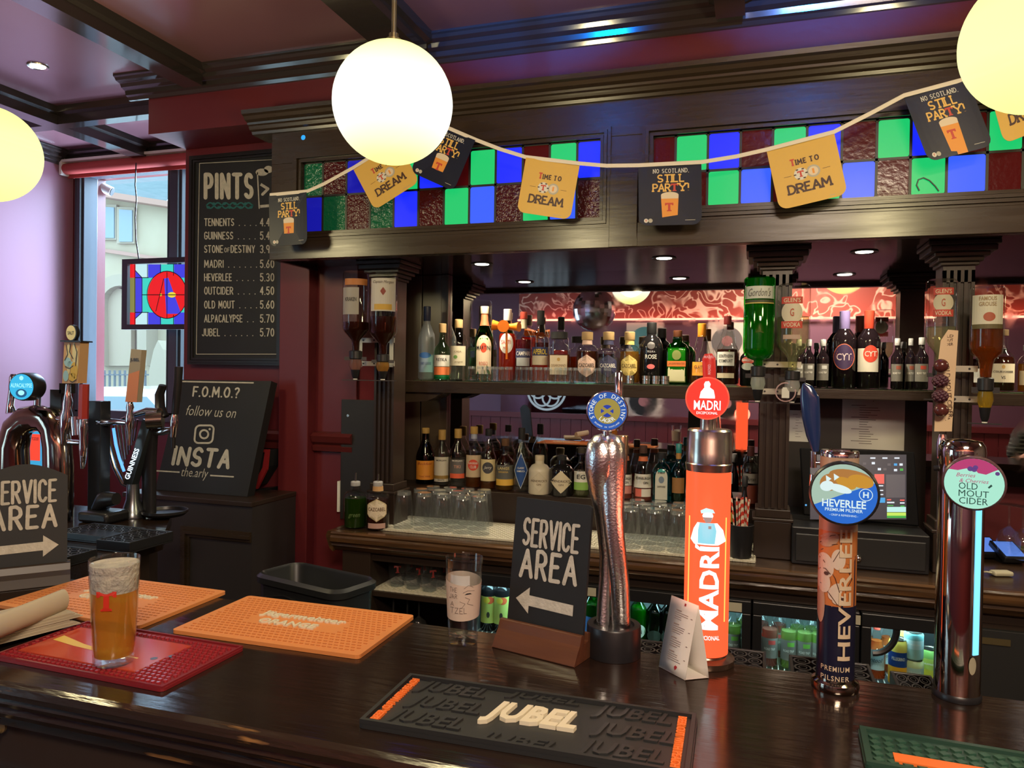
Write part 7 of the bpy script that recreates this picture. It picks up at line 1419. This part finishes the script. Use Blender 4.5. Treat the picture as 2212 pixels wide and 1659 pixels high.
# black tub
t = thing('plastic_tub', 'black open plastic bin in the passage behind the orange mat', 'bin', (-1.385, 2.19, 0.0), -0.25)
m = MB(); n = 28
loops = [(.34, .15, .04, 0.0), (.385, .185, .045, .885), (.405, .205, .05, .885), (.408, .208, .052, .905), (.385, .185, .045, .915), (.372, .172, .04, .905), (.35, .155, .04, .45)]
vs = []; fs = []; cnt = 24
for (w, d, r_, z) in loops: vs += [(x, y, z) for x, y in roundrect(w, d, r_, 5)]
cnt = len(roundrect(1, 1, .1, 5))
for i in range(len(loops)-1): fs += [(i*cnt+k, i*cnt+(k+1) % cnt, (i+1)*cnt+(k+1) % cnt, (i+1)*cnt+k) for k in range(cnt)]
m.add(vs, fs, 0, True); m.add(vs[-cnt:], [tuple(range(cnt))]); m.add(vs[:cnt], [tuple(range(cnt))[::-1]]); m.build('tub', pm('black_bin_plastic', (0.016, 0.018, 0.020), .38), t)
m = MB(); m.tube([(-.14, -.0925, .84), (-.05, -.0935, .86), (.06, -.0935, .845), (.15, -.092, .79)], 0.003, 8); m.build('raised_rib', BLACK, t)

# ================================================================== till, papers and odds and ends on the back counter
YT = 2.95; t = thing('till_screen', 'touchscreen till glowing behind the navy tower', 'till', (0.365, 3.03, 1.083))
o = Vector(t.location); pl = Plane(WY(1735, 1108, 2.93), WY(1985, 1135, 2.93), WY(1850, 970, 2.985))
Q = [pl.hit(*q) for q in ((1736, 1112), (1986, 1137), (1976, 976), (1728, 967))]; bk = -pl.n*0.03
m = MB(); m.add([v-o for v in Q]+[v+bk-o for v in Q], [(0, 1, 2, 3), (7, 6, 5, 4), (0, 4, 5, 1), (1, 5, 6, 2), (2, 6, 7, 3), (3, 7, 4, 0)]); m.build('bezel', pm('black_glass', (0.006, 0.006, 0.007), .5, spec=.05), t, bevel=.004)
m = MB(); f = lambda x, y, d=.001: pl.px(x, y, d, o)
def tile(x0, y0, x1, y1, mi, d=.0016): m.add([pl.hit(x, y, d)-o for x, y in ((x0, y0), (x0, y1), (x1, y1), (x1, y0))], [(0, 1, 2, 3)], mi)
TM = [em('screen_dark', (.020, .020, .038), 1), em('screen_red', (.85, .10, .08), 1), em('screen_white', (.75, .82, .9), 1), em('screen_blue', (.03, .35, .75), 1), em('screen_mint', (.50, .85, .80), 1), em('screen_lime', (.55, .80, .10), 1), em('screen_green', (.03, .40, .05), 1), pm('screen_grey', (.05, .05, .07), .4, em=(.03, .03, .045), es=1)]
tile(1750, 982, 1958, 1122, 0, .0008); tile(1889, 1024, 1910, 1045, 1); tile(1895, 1075, 1912, 1086, 3); tile(1914, 1025, 1955, 1075, 7, .0012)
for y in (1048, 1058, 1067): tile(1893, y, 1908, y+2.5, 2)
for x in (1880, 1906, 1932): tile(x, 988, x+11, 991, 2)
for x, y, c_ in ((1850, 998, 7), (1864, 999, 7), (1883, 998, 2), (1917, 1001, 7), (1931, 1001, 3), (1943, 1001, 2), (1896, 1011, 2), (1908, 1011, 7), (1931, 1013, 2), (1944, 1012, 6)): tile(x, y, x+7, y+5, c_)
tile(1916, 1078, 1925, 1081, 1); tile(1944, 1079, 1954, 1082, 1); tile(1916, 1084, 1932, 1087, 2); tile(1944, 1085, 1954, 1088, 2); tile(1917, 1091, 1930, 1093, 6); tile(1945, 1092, 1954, 1095, 6); tile(1916, 1095, 1957, 1106, 4); tile(1916, 1107, 1957, 1114, 5); tile(1916, 1114, 1957, 1119, 6)
m.put(fan(circle(2.2, 12), 1), f(1741, 1091, .0012), 3); m.build('screen', TM, t)
m = MB(); m.box(-.10, .10, -.02, .08, 0.0, .012); m.tube([(0, .03, .012), (0, .03, .10), (0, -.02, .17)], [(.05, .02)]*3, 12); m.build('stand', BLACK, t)
t = thing('cash_drawer', 'black cash drawer beneath the touchscreen till', 'cash drawer', (0.136, 2.80, 0.9515))
MB().box(0, .430, 0, .42, 0, .130).build('case', BLACK, t, bevel=.004); MB().box(.012, .418, -.008, -.0005, .012, .108).build('drawer_front', pm('black_satin', (.016, .016, .017), .45), t, bevel=.003)
m = MB(); p = WY(1853, 1206, 2.785); m.lathe([(.013*math.sin(PI*j/10)+1e-6, -.013*math.cos(PI*j/10)) for j in range(11)], 16, 0, (p.x-.136, -.019, p.z-.9515)); m.build('knob', CHROME, t)
for (q, lbl, ln) in (((1706, 886, 1752, 955), 'small white notice pinned beside the blue tap handle', 9), ((1820, 860, 1953, 974), 'large white typed notice pinned above the till', 17)):
    A, B_ = WY(q[0], q[1], 3.286), WY(q[2], q[3], 3.286); t = thing('paper_notice', lbl, 'paper', (A.x, 3.288, B_.z), 0, 'typed notices above the till'); w, h = B_.x-A.x, A.z-B_.z
    m = MB(); m.box(0, w, 0, .0012, 0, h); sh_ = m.build('sheet', PAPER, t); m = MB(); r_ = random.Random(ln)
    for k in range(ln): z = h*(.86-.80*k/ln); u0 = w*(.15 if k % 5 == 0 else .28); m.box(u0, u0+w*r_.uniform(.12, .34), -.0006, -.0002, z, z+h*.010)
    m.build('typing', pm('typed_ink', (.12, .08, .08), .8), sh_)
    MB().lathe([(.003, 0), (.002, .002)], 10, 0, (w*.5, -.002, h*.95)).build('drawing_pin', STEEL, t)
# card readers and bits
for i, (x, y, rz_) in enumerate(((2176, 1212, .25), (2128, 1202, .30))):
    p = WZ(x, y, .9515); t = thing('card_reader', ['black card reader with blue screen at the picture edge', 'black card reader half hidden by the chrome tower'][i], 'card reader', (p.x, p.y, .9515), rz_, 'card readers')
    M = Matrix.Rotation(rad(22), 4, 'X'); m = MB(); m.box(-.042, .042, -.055, .055, .004, .026, 0, Matrix.Translation((0, 0, .022)) @ M); m.build('case', BLACK, t, bevel=.004)
    m = MB(); m.box(-.034, .034, -.045, .045, .0265, .0270, 0, Matrix.Translation((0, 0, .022)) @ M); m.build('screen', em('reader_blue', (.12, .26, .80), .9), t); m = MB(); m.box(-.036, .036, -.03, .04, 0, .022); m.build('foot', BLACK, t)
p = WZ(2163, 1243, .9515); t = thing('cream_plug', 'cream moulded plug lying before the card reader', 'plug', (p.x, p.y, .9515), .3); m = MB(); m.box(-.032, .032, -.018, .018, 0, .016); m.build('plug_body', pm('cream_plastic', (.55, .52, .38), .5), t, bevel=.006); MB().tube([(-.03, 0, .008), (-.045, .004, .010), (-.055, .02, .006)], .003, 8).build('lead', pm('cream_plastic', (.55, .52, .38)), t)
p = WZ(2150, 1172, .9515); t = thing('green_mat', 'olive green bar mat under the upturned wine glasses', 'mat', (p.x-.02, p.y-.12, .9515)); MB().box(0, .42, 0, .28, 0, .008).build('mat', pm('olive_rubber', (.16, .17, .05), .6), t)
for i, (x, y) in enumerate(((2128, 1168), (2140, 1170), (2152, 1172))):
    p = WZ(x, y, .9605); t = thing('shot_tube', 'yellowish glass tube standing on the olive mat, %s' % ['nearest the chrome tower', 'middle of three', 'nearest the wine glasses'][i], 'glass tube', (p.x, p.y, .9605), 0, 'glass tubes on the olive mat'); MB().lathe([(.0, 0), (.010, 0), (.0115, .10), (.0105, .101)], 14).build('tube', glass('yellowish_glass', (.80, .78, .50), .04, .8, .2, (.6, .6, .35)), t)
# straws in a black cup
p = WY(1600, 1200, 2.80); CUP = Vector((p.x, 2.80, .9605)); t = thing('straw_cup', 'black cup of striped paper straws beside the red tower', 'cup', CUP); MB().lathe([(0, 0), (.036, 0), (.044, .115), (.042, .116), (.035, .01), (0, .009)], 28).build('cup', BLACK, t)
SM, nt, b = nodes('red_striped_paper'); tc = nt.nodes.new('ShaderNodeTexCoord'); wv = nt.nodes.new('ShaderNodeTexWave'); wv.bands_direction = 'DIAGONAL'; wv.inputs['Scale'].default_value = 22; rp = nt.nodes.new('ShaderNodeValToRGB'); rp.color_ramp.interpolation = 'CONSTANT'; rp.color_ramp.elements[0].color = (.60, .05, .03, 1); rp.color_ramp.elements[1].position = .5; rp.color_ramp.elements[1].color = (.70, .62, .50, 1)
nt.links.new(tc.outputs['Object'], wv.inputs['Vector']); nt.links.new(wv.outputs[0], rp.inputs[0]); nt.links.new(rp.outputs[0], b.inputs['Base Color'])
base = None; SD = [(-.022, -.01, 0), (-.016, .008, .004), (-.010, -.016, -.012), (.008, -.016, .002), (.015, -.008, .006), (.022, -.012, .0), (.010, .004, .004), (.018, .010, -.004), (.027, .0, .002)]
for i, (dx, dy, dz) in enumerate(SD):
    if base is None:
        base = MB().lathe([(.0028, 0), (.0031, .001), (.0031, .197), (.0022, .197), (.0022, .19)], 10).build('paper_straw', SM); o_ = base
    else: o_ = base.copy(); COL.objects.link(o_)
    o_.location = CUP+Vector((dx*.7, dy*.7, .012+dz)); o_.rotation_euler = (0.02*dy*60, dx*4.5, i)
    o_['label'] = 'red striped paper straw in the black cup, %s' % ['outermost toward the red tower', 'behind the outermost one', 'shortest in the near bunch', 'front of the tall bunch', 'second in the tall bunch', 'third in the tall bunch', 'back of the tall bunch', 'behind and lower in the tall bunch', 'outermost toward the pilaster'][i]; o_['category'] = 'straw'; o_['group'] = 'striped straws in the black cup'
B('small dark green bottle with yellow label beside the straw cup', 1562, 1588, 1022, 2.92, .9605, 'tall', G_DGREEN, cap=(.86, 1.0, .5, (0.4, .4, .4)), labels=[('rect', 0, .40, .9, .18, (.45, .34, .05)), ('rect', 0, .22, .9, .16, WHT)], group='bottles by the straw cup')
B('slim black bottle behind the striped straws', 1597, 1620, 1028, 2.90, .9605, 'tall', S_BLACK, cap=(.86, 1.0, .55, BLK), labels=[('rect', 0, .12, .9, .16, (.5, .28, .12))], group='bottles by the straw cup')

# ================================================================== taps on the far wing of the bar
YG = 1.86
c = Vector((WY(76, 1010, YG).x, YG, BZ)); t = thing('beer_tower', 'arched dark chrome beer tower with blue lit badge near the window', 'beer tower', c, 0, 'beer towers on the far wing'); k = mpp(WY(76, 900, YG))
def Lg(x, y, dy=0.0): p = WY(x, y, YG+dy); return Vector((p.x-c.x, p.y-c.y, p.z-BZ))
za = Lg(28, 1010); zb = Lg(126, 1010)
m = MB(); m.tube([Vector((za.x, za.y, 0)), za, Lg(28, 965), Lg(38, 925), Lg(58, 906), Lg(80, 902), Lg(102, 908), Lg(117, 928), Lg(124, 965), zb, Vector((zb.x, zb.y, 0))], [(k*q, k*q*1.2) for q in (30, 30, 29, 27, 25, 24, 24, 25, 26, 27, 27)], 24, up=(0, 1, 0)); m.build('arched_body', DCHROME, t)
m = MB(); m.tube([Lg(80, 884), Lg(81, 858)], k*7, 12); m.build('badge_neck', CHROME, t)
def art(m, r, F):
    A_, C1, C2 = em('alpaca_cyan', (.03, .42, .70), 1.2), em('alpaca_pale', (.35, .85, .95), 1.2), em('alpaca_deep', (.01, .12, .30), .8)
    m.put(fan(circle(r*.9, 32), 1), F(0), 0); m.put(fan(circle(r*.16, 14), 1), (lambda g: lambda x, z: g(x-.0, z+r*.62))(F(.0004)), 1); m.put(move(text('ALPACALYPSE', r*.30, r*1.6, .02), 0, r*.10), F(.0006), 1)
    m.put(move(fan(circle(r*.42, 20, r*.30), 1), 0, -r*.45), F(.0004), 2); m.put(move(fan(circle(r*.24, 16, r*.18), 1), 0, -r*.42), F(.0008), 1); return [A_, C1, C2]
disc_badge(t, 'badge', 74, 835, 30, YG-0.03, 0.055, BLACK, BLACK, art, turn=.25)
m = MB(); m.tube([Lg(24, 892), Lg(22, 875), Lg(26, 845), Lg(29, 815), Lg(29, 808)], [k*q for q in (11, 7, 7, 8, 5)], 14); m.build('tap_handle', CHROME, t)
m = MB(); m.box(Lg(116, 0).x if False else Lg(116, 850).x, Lg(134, 850).x, .02, .05, Lg(120, 850).z, Lg(120, 828).z); m.box(Lg(96, 870).x, Lg(120, 870).x, .02, .05, Lg(110, 892).z, Lg(110, 842).z); m.build('badge_bracket', BLACK, t)
SALT = [pm('salt_cream', (.62, .55, .30), .4), pm('salt_tan', (.50, .30, .14), .45), pm('salt_sky', (.30, .52, .62), .45), pm('salt_yellow', (.58, .38, .05), .45), BLACK]
m = MB(); q = [Lg(x, y, -.02) for x, y in ((134, 828), (168, 828), (173, 738), (139, 736))]; dp = Vector((0.004, .03, 0)); m.add(q+[v+dp for v in q], [(0, 1, 2, 3), (7, 6, 5, 4), (0, 4, 5, 1), (1, 5, 6, 2), (2, 6, 7, 3), (3, 7, 4, 0)]); hd = m.build('painted_handle', SALT[1], t)
pl = Plane(Vector(q[0])+c, Vector(q[1])+c, Vector(q[2])+c); m = MB(); f = lambda x, y, d=.001: pl.px(x, y, d, c)
for x, y, rx, ry, mi in ((148, 775, 5, 34, 0), (160, 765, 4, 26, 0), (166, 780, 3, 30, 0), (146, 782, 8, 10, 2), (152, 787, 7, 7, 2), (142, 812, 6, 12, 2), (160, 800, 8, 18, 3), (157, 815, 9, 9, 3)): m.put(fan(circle(rx, 12, ry), 1), f(x, y, .0008+.0002*mi), mi)
for pts in ([(143, 745), (146, 765), (140, 778)], [(152, 742), (150, 760), (158, 775)], [(160, 742), (166, 760), (163, 790)], [(140, 792), (150, 796), (158, 790)], [(150, 822), (156, 826), (164, 820)]): m.put(ribbon([(x-150, 780-y) for x, y in pts], 1.6), f(150, 780, .0018), 4)
m.build('painted_swirls', SALT, hd)
m = MB(); for_ = [Lg(x, y, -.025) for x, y in ((130, 738), (175, 739), (175, 736), (130, 735))]; m.add(for_+[v+Vector((.004, .04, 0)) for v in for_], [(0, 1, 2, 3), (7, 6, 5, 4), (0, 4, 5, 1), (1, 5, 6, 2), (2, 6, 7, 3), (3, 7, 4, 0)]); m.build('handle_top_plate', BLACK, hd)
m = MB(); cc = Lg(158, 719, -.01); m.lathe([(k*17, -.006), (k*17, .006)], 28, 0); m.v = [Vector((v.x*.82, v.z, v.y))+cc for v in m.v]; m.disc((cc.x-.002, cc.y-.0066, cc.z), k*13, 28, 1, 'y', k*15.5); m.put(text('SALT', k*7, k*17, .01), lambda a, b2: (cc.x-.002+a, cc.y-.0074, cc.z+b2), 2); m.build('oval_medallion', [BLACK, SALT[0], BLACK], hd)
m = MB(); m.tube([Lg(147, 830, -.01), Lg(146, 850, -.01), Lg(146, 868, -.01), Lg(144, 885, -.01), Lg(143, 900, -.01), Lg(140, 935, -.01), Lg(137, 962, -.01)], [k*q2 for q2 in (5, 6, 10, 9, 13, 9, 6)], 16); m.tube([Lg(112, 905, -.0), Lg(142, 905, -.01)], k*7, 12); m.build('tap_spout', CHROME, t)
m = MB(); pr = [Lg(x, y, .0) for x, y in ((180, 905), (182, 830))]; m.tube(pr, k*10, 6, 0, False); m.build('red_hexagonal_handle', pm('red_handle_paint', (.36, .025, .02), .35), t)
m = MB(); m.tube([Lg(180, 906), Lg(180, 925), Lg(179, 945), Lg(180, 965), Lg(179, 1000), Lg(178, 1012)], [k*q2 for q2 in (8, 10, 7, 9, 6, 4)], 14); m.tube([Lg(140, 958), Lg(150, 955), Lg(180, 957)], [k*9, k*6, k*6], 12); m.tube([Lg(160, 900), Lg(163, 940)], [(k*10, k*8)]*2, 12); m.build('red_tap_spout', CHROME, t)
p = WY(79, 1010, 2.02); t = thing('beer_tower', 'small lit red beer tower seen through the chrome arch', 'beer tower', (p.x, 2.02, BZ), 0, 'beer towers on the far wing'); k = mpp(p); H1 = WY(79, 925, 2.02).z-BZ
m = MB(); w = 17*k; m.box(-w, w, -.01, .03, .0, H1*.62, 1); m.box(-w, w, -.01, .03, H1*.62, H1*.68, 1); m.build('lower_blue_block', [em('lit_cyan_block', (.05, .45, .80), .9)]*2, t)
z0_, z1_ = WY(79, 994, 2.02).z-BZ, WY(79, 937, 2.02).z-BZ
m = MB(); m.box(-w*1.002, w*1.002, -.012, -.0101, z0_, z1_, 0); m.put(move(text('OUTCIDER', w*.4, w*1.7, .02, .3), 0, z1_-w*.6), lambda a, b2: (a, -.0128, b2), 1); m.build('lit_red_face', [em('lit_red_block', (1.0, .07, .035), 1.0), em('dark_red_print', (.35, .02, .02), .6)], t)
m = MB(); m.box(-w, w, -.01, .03, H1*.6801, H1*1.0); m.build('top_block', em('lit_cyan_block', (.05, .45, .80)), t)
# black square font with orange-and-grey paddle
p = WY(208, 1128, 1.93); c = Vector((p.x, 1.93, BZ)); t = thing('beer_tower', 'black square beer tower with grey and orange paddle handle', 'beer tower', c, 0, 'beer towers on the far wing'); k = mpp(p)
def Lg(x, y, dy=0.0): p = WY(x, y, 1.93+dy); return Vector((p.x-c.x, p.y-c.y, p.z-BZ))
m = MB(); m.box(-17*k, 17*k, -.012, .03, 0, Lg(208, 866).z); m.build('column', pm('black_steel_column', (.016, .02, .026), .25), t, bevel=.002)
m = MB(); m.lathe([(24*k, 0), (24*k, .004), (19*k, .008)], 20); m.build('foot', CHROME, t)
m = MB(); m.tube([Lg(214, 912), Lg(228, 912), Lg(250, 911), Lg(280, 914)], [k*9, k*8, k*6, k*5], 12); m.tube([Lg(281, 868), Lg(281, 880), Lg(280, 890), Lg(280, 900), Lg(279, 918), Lg(279, 935), Lg(279, 962)], [k*q2 for q2 in (5, 8, 6, 9, 8, 4, 3)], 14); m.build('tap_spout', CHROME, t)
q = [Lg(x, y, -.01) for x, y in ((271, 868), (296, 869), (306, 756), (283, 754))]; dp = Vector((.003, .018, 0)); q2_ = [Lg(271, 868, -.01), Lg(296, 869, -.01), Lg(302, 800, -.01), Lg(278, 808, -.01)]
m = MB(); m.add(q+[v+dp for v in q], [(0, 1, 2, 3), (7, 6, 5, 4), (0, 4, 5, 1), (1, 5, 6, 2), (2, 6, 7, 3), (3, 7, 4, 0)]); hd = m.build('paddle_handle', pm('grey_wood_paddle', (.30, .25, .18), .5), t)
m = MB(); m.add([v+Vector((0, -.0008, 0)) for v in q2_], [(0, 1, 2, 3)], 0); pl = Plane(q[0]+c, q[1]+c, q[2]+c); m.put(text('JUBEL', 9, 20, .02), pl.px(291, 778, .0012, c), 1); m.build('paddle_print', [pm('orange_paddle_paint', (.55, .18, .05), .4), BLACK], hd)
# harp tower
p = WY(287, 1108, 2.0); c = Vector((p.x, 2.0, BZ)); t = thing('beer_tower', 'black harp-shaped beer tower with lit white lettering', 'beer tower', c, 0, 'beer towers on the far wing'); k = mpp(p)
def Lg(x, y, dy=0.0): p = WY(x, y, 2.0+dy); return Vector((p.x-c.x, p.y-c.y, p.z-BZ))
m = MB(); m.lathe([(26*k, 0), (26*k, .006), (22*k, .02), (14*k, .06), (12*k, Lg(287, 1045).z)], 26); m.build('flared_base', pm('smoked_silver', (.20, .22, .24), .25, .9), t)
m = MB(); m.tube([Lg(322, 1108, .03), Lg(322, 1000, .03), Lg(326, 930, .02), Lg(330, 905, .01)], [(k*17, k*12)]*4, 16); m.build('black_body', BLACK, t)
SILH = pm('harp_silver', (.55, .52, .46), .18, 1.0)
m = MB(); m.tube([Lg(282, 1052), Lg(268, 1045), Lg(250, 1010), Lg(237, 965), Lg(230, 925), Lg(229, 905)], [(k*6, k*5), (k*8, k*5), (k*8, k*5), (k*7, k*5), (k*6, k*5), (k*5, k*4)], 14, up=(0, 1, 0)); m.tube([Lg(229, 906), Lg(255, 912), Lg(285, 898), Lg(318, 888), Lg(345, 890)], [(k*5, k*5), (k*6, k*5), (k*7, k*6), (k*8, k*8), (k*9, k*9)], 14, up=(0, 1, 0)); m.build('harp_frame', SILH, t)
m = MB(); m.cyl(Lg(318, 908, -.015), Lg(352, 906, .01), k*19, n=24); m.build('top_barrel', SILH, t)
m = MB(); q = [Lg(x, y, -.012) for x, y in ((266, 1046), (284, 1050), (326, 912), (308, 905))]; dp = Vector((0, .03, 0)); m.add(q+[v+dp for v in q], [(0, 1, 2, 3), (7, 6, 5, 4), (0, 4, 5, 1), (1, 5, 6, 2), (2, 6, 7, 3), (3, 7, 4, 0)]); arm_ = m.build('black_arm', pm('gloss_black_arm', (.02, .024, .028), .15), t)
pl = Plane(q[0]+c, q[1]+c, q[2]+c); m = MB(); m.put(move(text('GUINNESS', 11, 70, .025), 0, 0, 1, rad(71)), pl.px(285, 1002, .0012, c)); m.build('lit_lettering', em('white_blue_lit', (.75, .88, 1.0), 1.5), arm_)
m = MB()
for i in range(7): a0 = Lg(246+i*8.5, 918-i*2, .004); a1 = Lg(263+i*4.5, 1012-i*10, .004); m.cyl(a0, a1, k*2.0, n=8)
m.build('harp_strings', SILH, t)
m = MB(); m.tube([Lg(245, 925, -.004), Lg(250, 960, -.004), Lg(258, 990, -.004), Lg(268, 1018, -.004)], k*3, 10); m.build('blue_light_line', em('harp_blue', (.12, .42, 1.0), 1.5), t)
m = MB(); m.tube([Lg(386, 792, .02), Lg(384, 830, .02), Lg(381, 862, .02), Lg(378, 895, .02)], [(k*10, k*8), (k*9, k*8), (k*8, k*8), (k*7, k*7)], 14, up=(0, 1, 0)); m.tube([Lg(352, 832, .03), Lg(345, 852, .03), Lg(346, 880, .03), Lg(358, 900, .03)], [(k*10, k*6), (k*13, k*6), (k*14, k*6), (k*9, k*6)], 14, up=(0, 1, 0)); m.build('black_tap_handle', BLACK, t)
m = MB(); m.tube([Lg(377, 895, .02), Lg(376, 910, .02), Lg(375, 925, .02), Lg(374, 944, .02)], [k*6, k*9, k*8, k*6], 14); m.tube([Lg(336, 934, .02), Lg(352, 932, .02), Lg(374, 928, .02)], [k*7, k*9, k*5], 12); m.build('side_tap_spout', CHROME, t); m = MB(); m.tube([Lg(374, 944, .02), Lg(374, 968, .02)], k*5, 12); m.build('spout_tip', BLACK, t)
# round dish on a post
p = WZ(372, 1118, BZ); t = thing('drip_dish', 'round black drip dish beside the harp tower', 'dish', (p.x-0.03, p.y, BZ)); k = mpp(p)
m = MB(); m.lathe([(.035, 0), (40*k, .006), (47*k, .016), (47*k, .024), (44*k, .024), (42*k, .014), (0, .012)], 36); m.build('dish', BLACK, t)
grid_tray('black drip tray below the black square tower', -1.92, -1.72, 1.66, 1.80, BZ, .022); grid_tray('black drip tray below the harp tower', -1.70, -1.585, 1.60, 1.76, BZ, .03); grid_tray('black drip tray behind the arched service sign', -1.80, -1.62, 1.40, 1.53, BZ, .026)
m = MB(); m.box(-.06, .06, -.05, .05, 0, .035); m.tube([(-.04, 0, .035), (0, 0, .07), (.05, .0, .075)], [.012, .03, .02], 12); m.build('tap_plinth', BLACK, None, (WZ(225, 1125, BZ).x, WZ(225, 1125, BZ).y, BZ), .01, label='black moulded plinth between the square tower and the harp tower', cat='plinth')
# ================================================================== a drinker seated along the bar, seen only in the mirror past the third pilaster
t = thing('person', 'person in dark striped shirt sitting at the bar, reflected in the far mirror', 'person', (2.02, 0.28, 0.0))
def skin(name, verts, edges, radii, mat, root=0, parent=t):
    me = bpy.data.meshes.new(name); me.from_pydata(verts, edges, []); o = bpy.data.objects.new(name, me); COL.objects.link(o); o.parent = parent
    s = o.modifiers.new('skin', 'SKIN')
    for i, r in enumerate(radii): me.skin_vertices[0].data[i].radius = r if isinstance(r, tuple) else (r, r)
    me.skin_vertices[0].data[root].use_root = True; s.use_smooth_shade = True
    o.modifiers.new('sub', 'SUBSURF').render_levels = 2; me.materials.append(mat); return o
SKN = pm('skin', (0.48, 0.27, 0.19), 0.5)
ST, nt, b = nodes('striped_cotton'); tc = nt.nodes.new('ShaderNodeTexCoord'); wv = nt.nodes.new('ShaderNodeTexWave'); wv.bands_direction = 'Z'; wv.inputs['Scale'].default_value = 11; rp = nt.nodes.new('ShaderNodeValToRGB'); rp.color_ramp.elements[0].position = .82; rp.color_ramp.elements[0].color = (.008, .010, .010, 1); rp.color_ramp.elements[1].position = .9; rp.color_ramp.elements[1].color = (.12, .14, .13, 1)
nt.links.new(tc.outputs['Object'], wv.inputs['Vector']); nt.links.new(wv.outputs[0], rp.inputs[0]); nt.links.new(rp.outputs[0], b.inputs['Base Color']); b.inputs['Roughness'].default_value = .9
V = [(0, 0, .80), (0, .01, .98), (0, .02, 1.14), (0, .02, 1.22), (0, .03, 1.29), (0, .045, 1.38), (0, .05, 1.47),
     (-.17, .02, 1.20), (-.23, .10, 1.0), (-.16, .34, 1.13), (.17, .02, 1.20), (.23, .10, 1.0), (.16, .34, 1.13),
     (-.10, .02, .78), (-.14, .38, .76), (-.14, .36, .32), (-.14, .34, .05), (-.14, .46, .03), (.10, .02, .78), (.14, .38, .76), (.14, .36, .32), (.14, .34, .05), (.14, .46, .03)]
E_ = [(0, 1), (1, 2), (2, 3), (3, 4), (4, 5), (5, 6), (3, 7), (7, 8), (8, 9), (3, 10), (10, 11), (11, 12), (0, 13), (13, 14), (14, 15), (15, 16), (16, 17), (0, 18), (18, 19), (19, 20), (20, 21), (21, 22)]
Rr = [(.15, .12), (.14, .11), (.16, .12), (.12, .09), .055, (.085, .10), (.07, .085), .065, .048, .033, .065, .048, .033, .09, .075, .055, .04, .035, .09, .075, .055, .04, .035]
skin('body', V, E_, Rr, SKN)
V2 = [(0, 0, .79), (0, .01, .98), (0, .02, 1.14), (0, .02, 1.225), (-.17, .02, 1.20), (-.235, .09, 1.03), (.17, .02, 1.20), (.235, .09, 1.03)]
skin('striped_shirt', V2, [(0, 1), (1, 2), (2, 3), (3, 4), (4, 5), (3, 6), (6, 7)], [(.165, .135), (.155, .125), (.175, .135), (.13, .10), .08, .066, .08, .066], ST)
V3 = [(0, 0, .82), (-.10, .02, .78), (-.14, .38, .76), (-.14, .36, .32), (-.14, .345, .10), (.10, .02, .78), (.14, .38, .76), (.14, .36, .32), (.14, .345, .10)]
skin('jeans', V3, [(0, 1), (1, 2), (2, 3), (3, 4), (0, 5), (5, 6), (6, 7), (7, 8)], [(.16, .13), .10, .085, .066, .055, .10, .085, .066, .055], pm('dark_denim', (.02, .03, .06), .8))
m = MB(); m.lathe([(.093*math.sin(PI*j/14)+1e-6, -.115*math.cos(PI*j/14)) for j in range(5, 15)], 24, 0, (0, .035, 1.455)); m.build('short_hair', pm('brown_hair', (.035, .02, .012), .7, bump=(120, .6)), t)
m = MB()
for sx in (-1, 1): m.lathe([(.011*math.sin(PI*j/8)+1e-6, -.011*math.cos(PI*j/8)) for j in range(9)], 12, 0, (sx*.032, .135, 1.44))
m.build('eyes', pm('eye_white', (.5, .48, .45), .2), t)
m = MB(); m.tube([(0, .135, 1.445), (0, .155, 1.41), (0, .15, 1.40)], [.008, .014, .006], 10); m.build('nose', SKN, t)
m = MB(); m.tube([(-.022, .132, 1.372), (0, .142, 1.370), (.022, .132, 1.372)], [.003, .006, .003], 8); m.build('mouth', pm('lips', (.35, .12, .10), .5), t)
for sx in (-1, 1):
    m = MB(); m.tube([(sx*.088, .04, 1.46), (sx*.096, .03, 1.44), (sx*.09, .035, 1.41)], [.008, .014, .008], 10); m.build('ear', SKN, t)
    for k, (dx, ln) in enumerate(((-.026, .05), (-.009, .062), (.009, .064), (.026, .055))):
        m = MB(); m.tube([(sx*.16+dx, .36, 1.125), (sx*.155+dx*1.1, .40, 1.128), (sx*.15+dx*1.1, .36+ln+.02, 1.112)], [.0105, .0095, .007], 8); m.build('finger', SKN, t)
    m = MB(); m.tube([(sx*.135, .345, 1.125), (sx*.115, .375, 1.122), (sx*.108, .40, 1.115)], [.012, .011, .008], 8); m.build('thumb', SKN, t)
t = thing('bar_stool', 'bar stool under the person in the striped shirt', 'stool', (2.02, 0.26, 0.0))
MB().lathe([(0, .665), (.17, .665), (.18, .68), (.17, .70), (0, .705)], 28).build('seat', pm('brown_leather', (.06, .03, .02), .5), t)
for a in range(45, 360, 90): m = MB(); m.tube([(.12*math.cos(rad(a)), .12*math.sin(rad(a)), .664), (.19*math.cos(rad(a)), .19*math.sin(rad(a)), 0.0)], .014, 8); m.build('leg', WOODP, t)
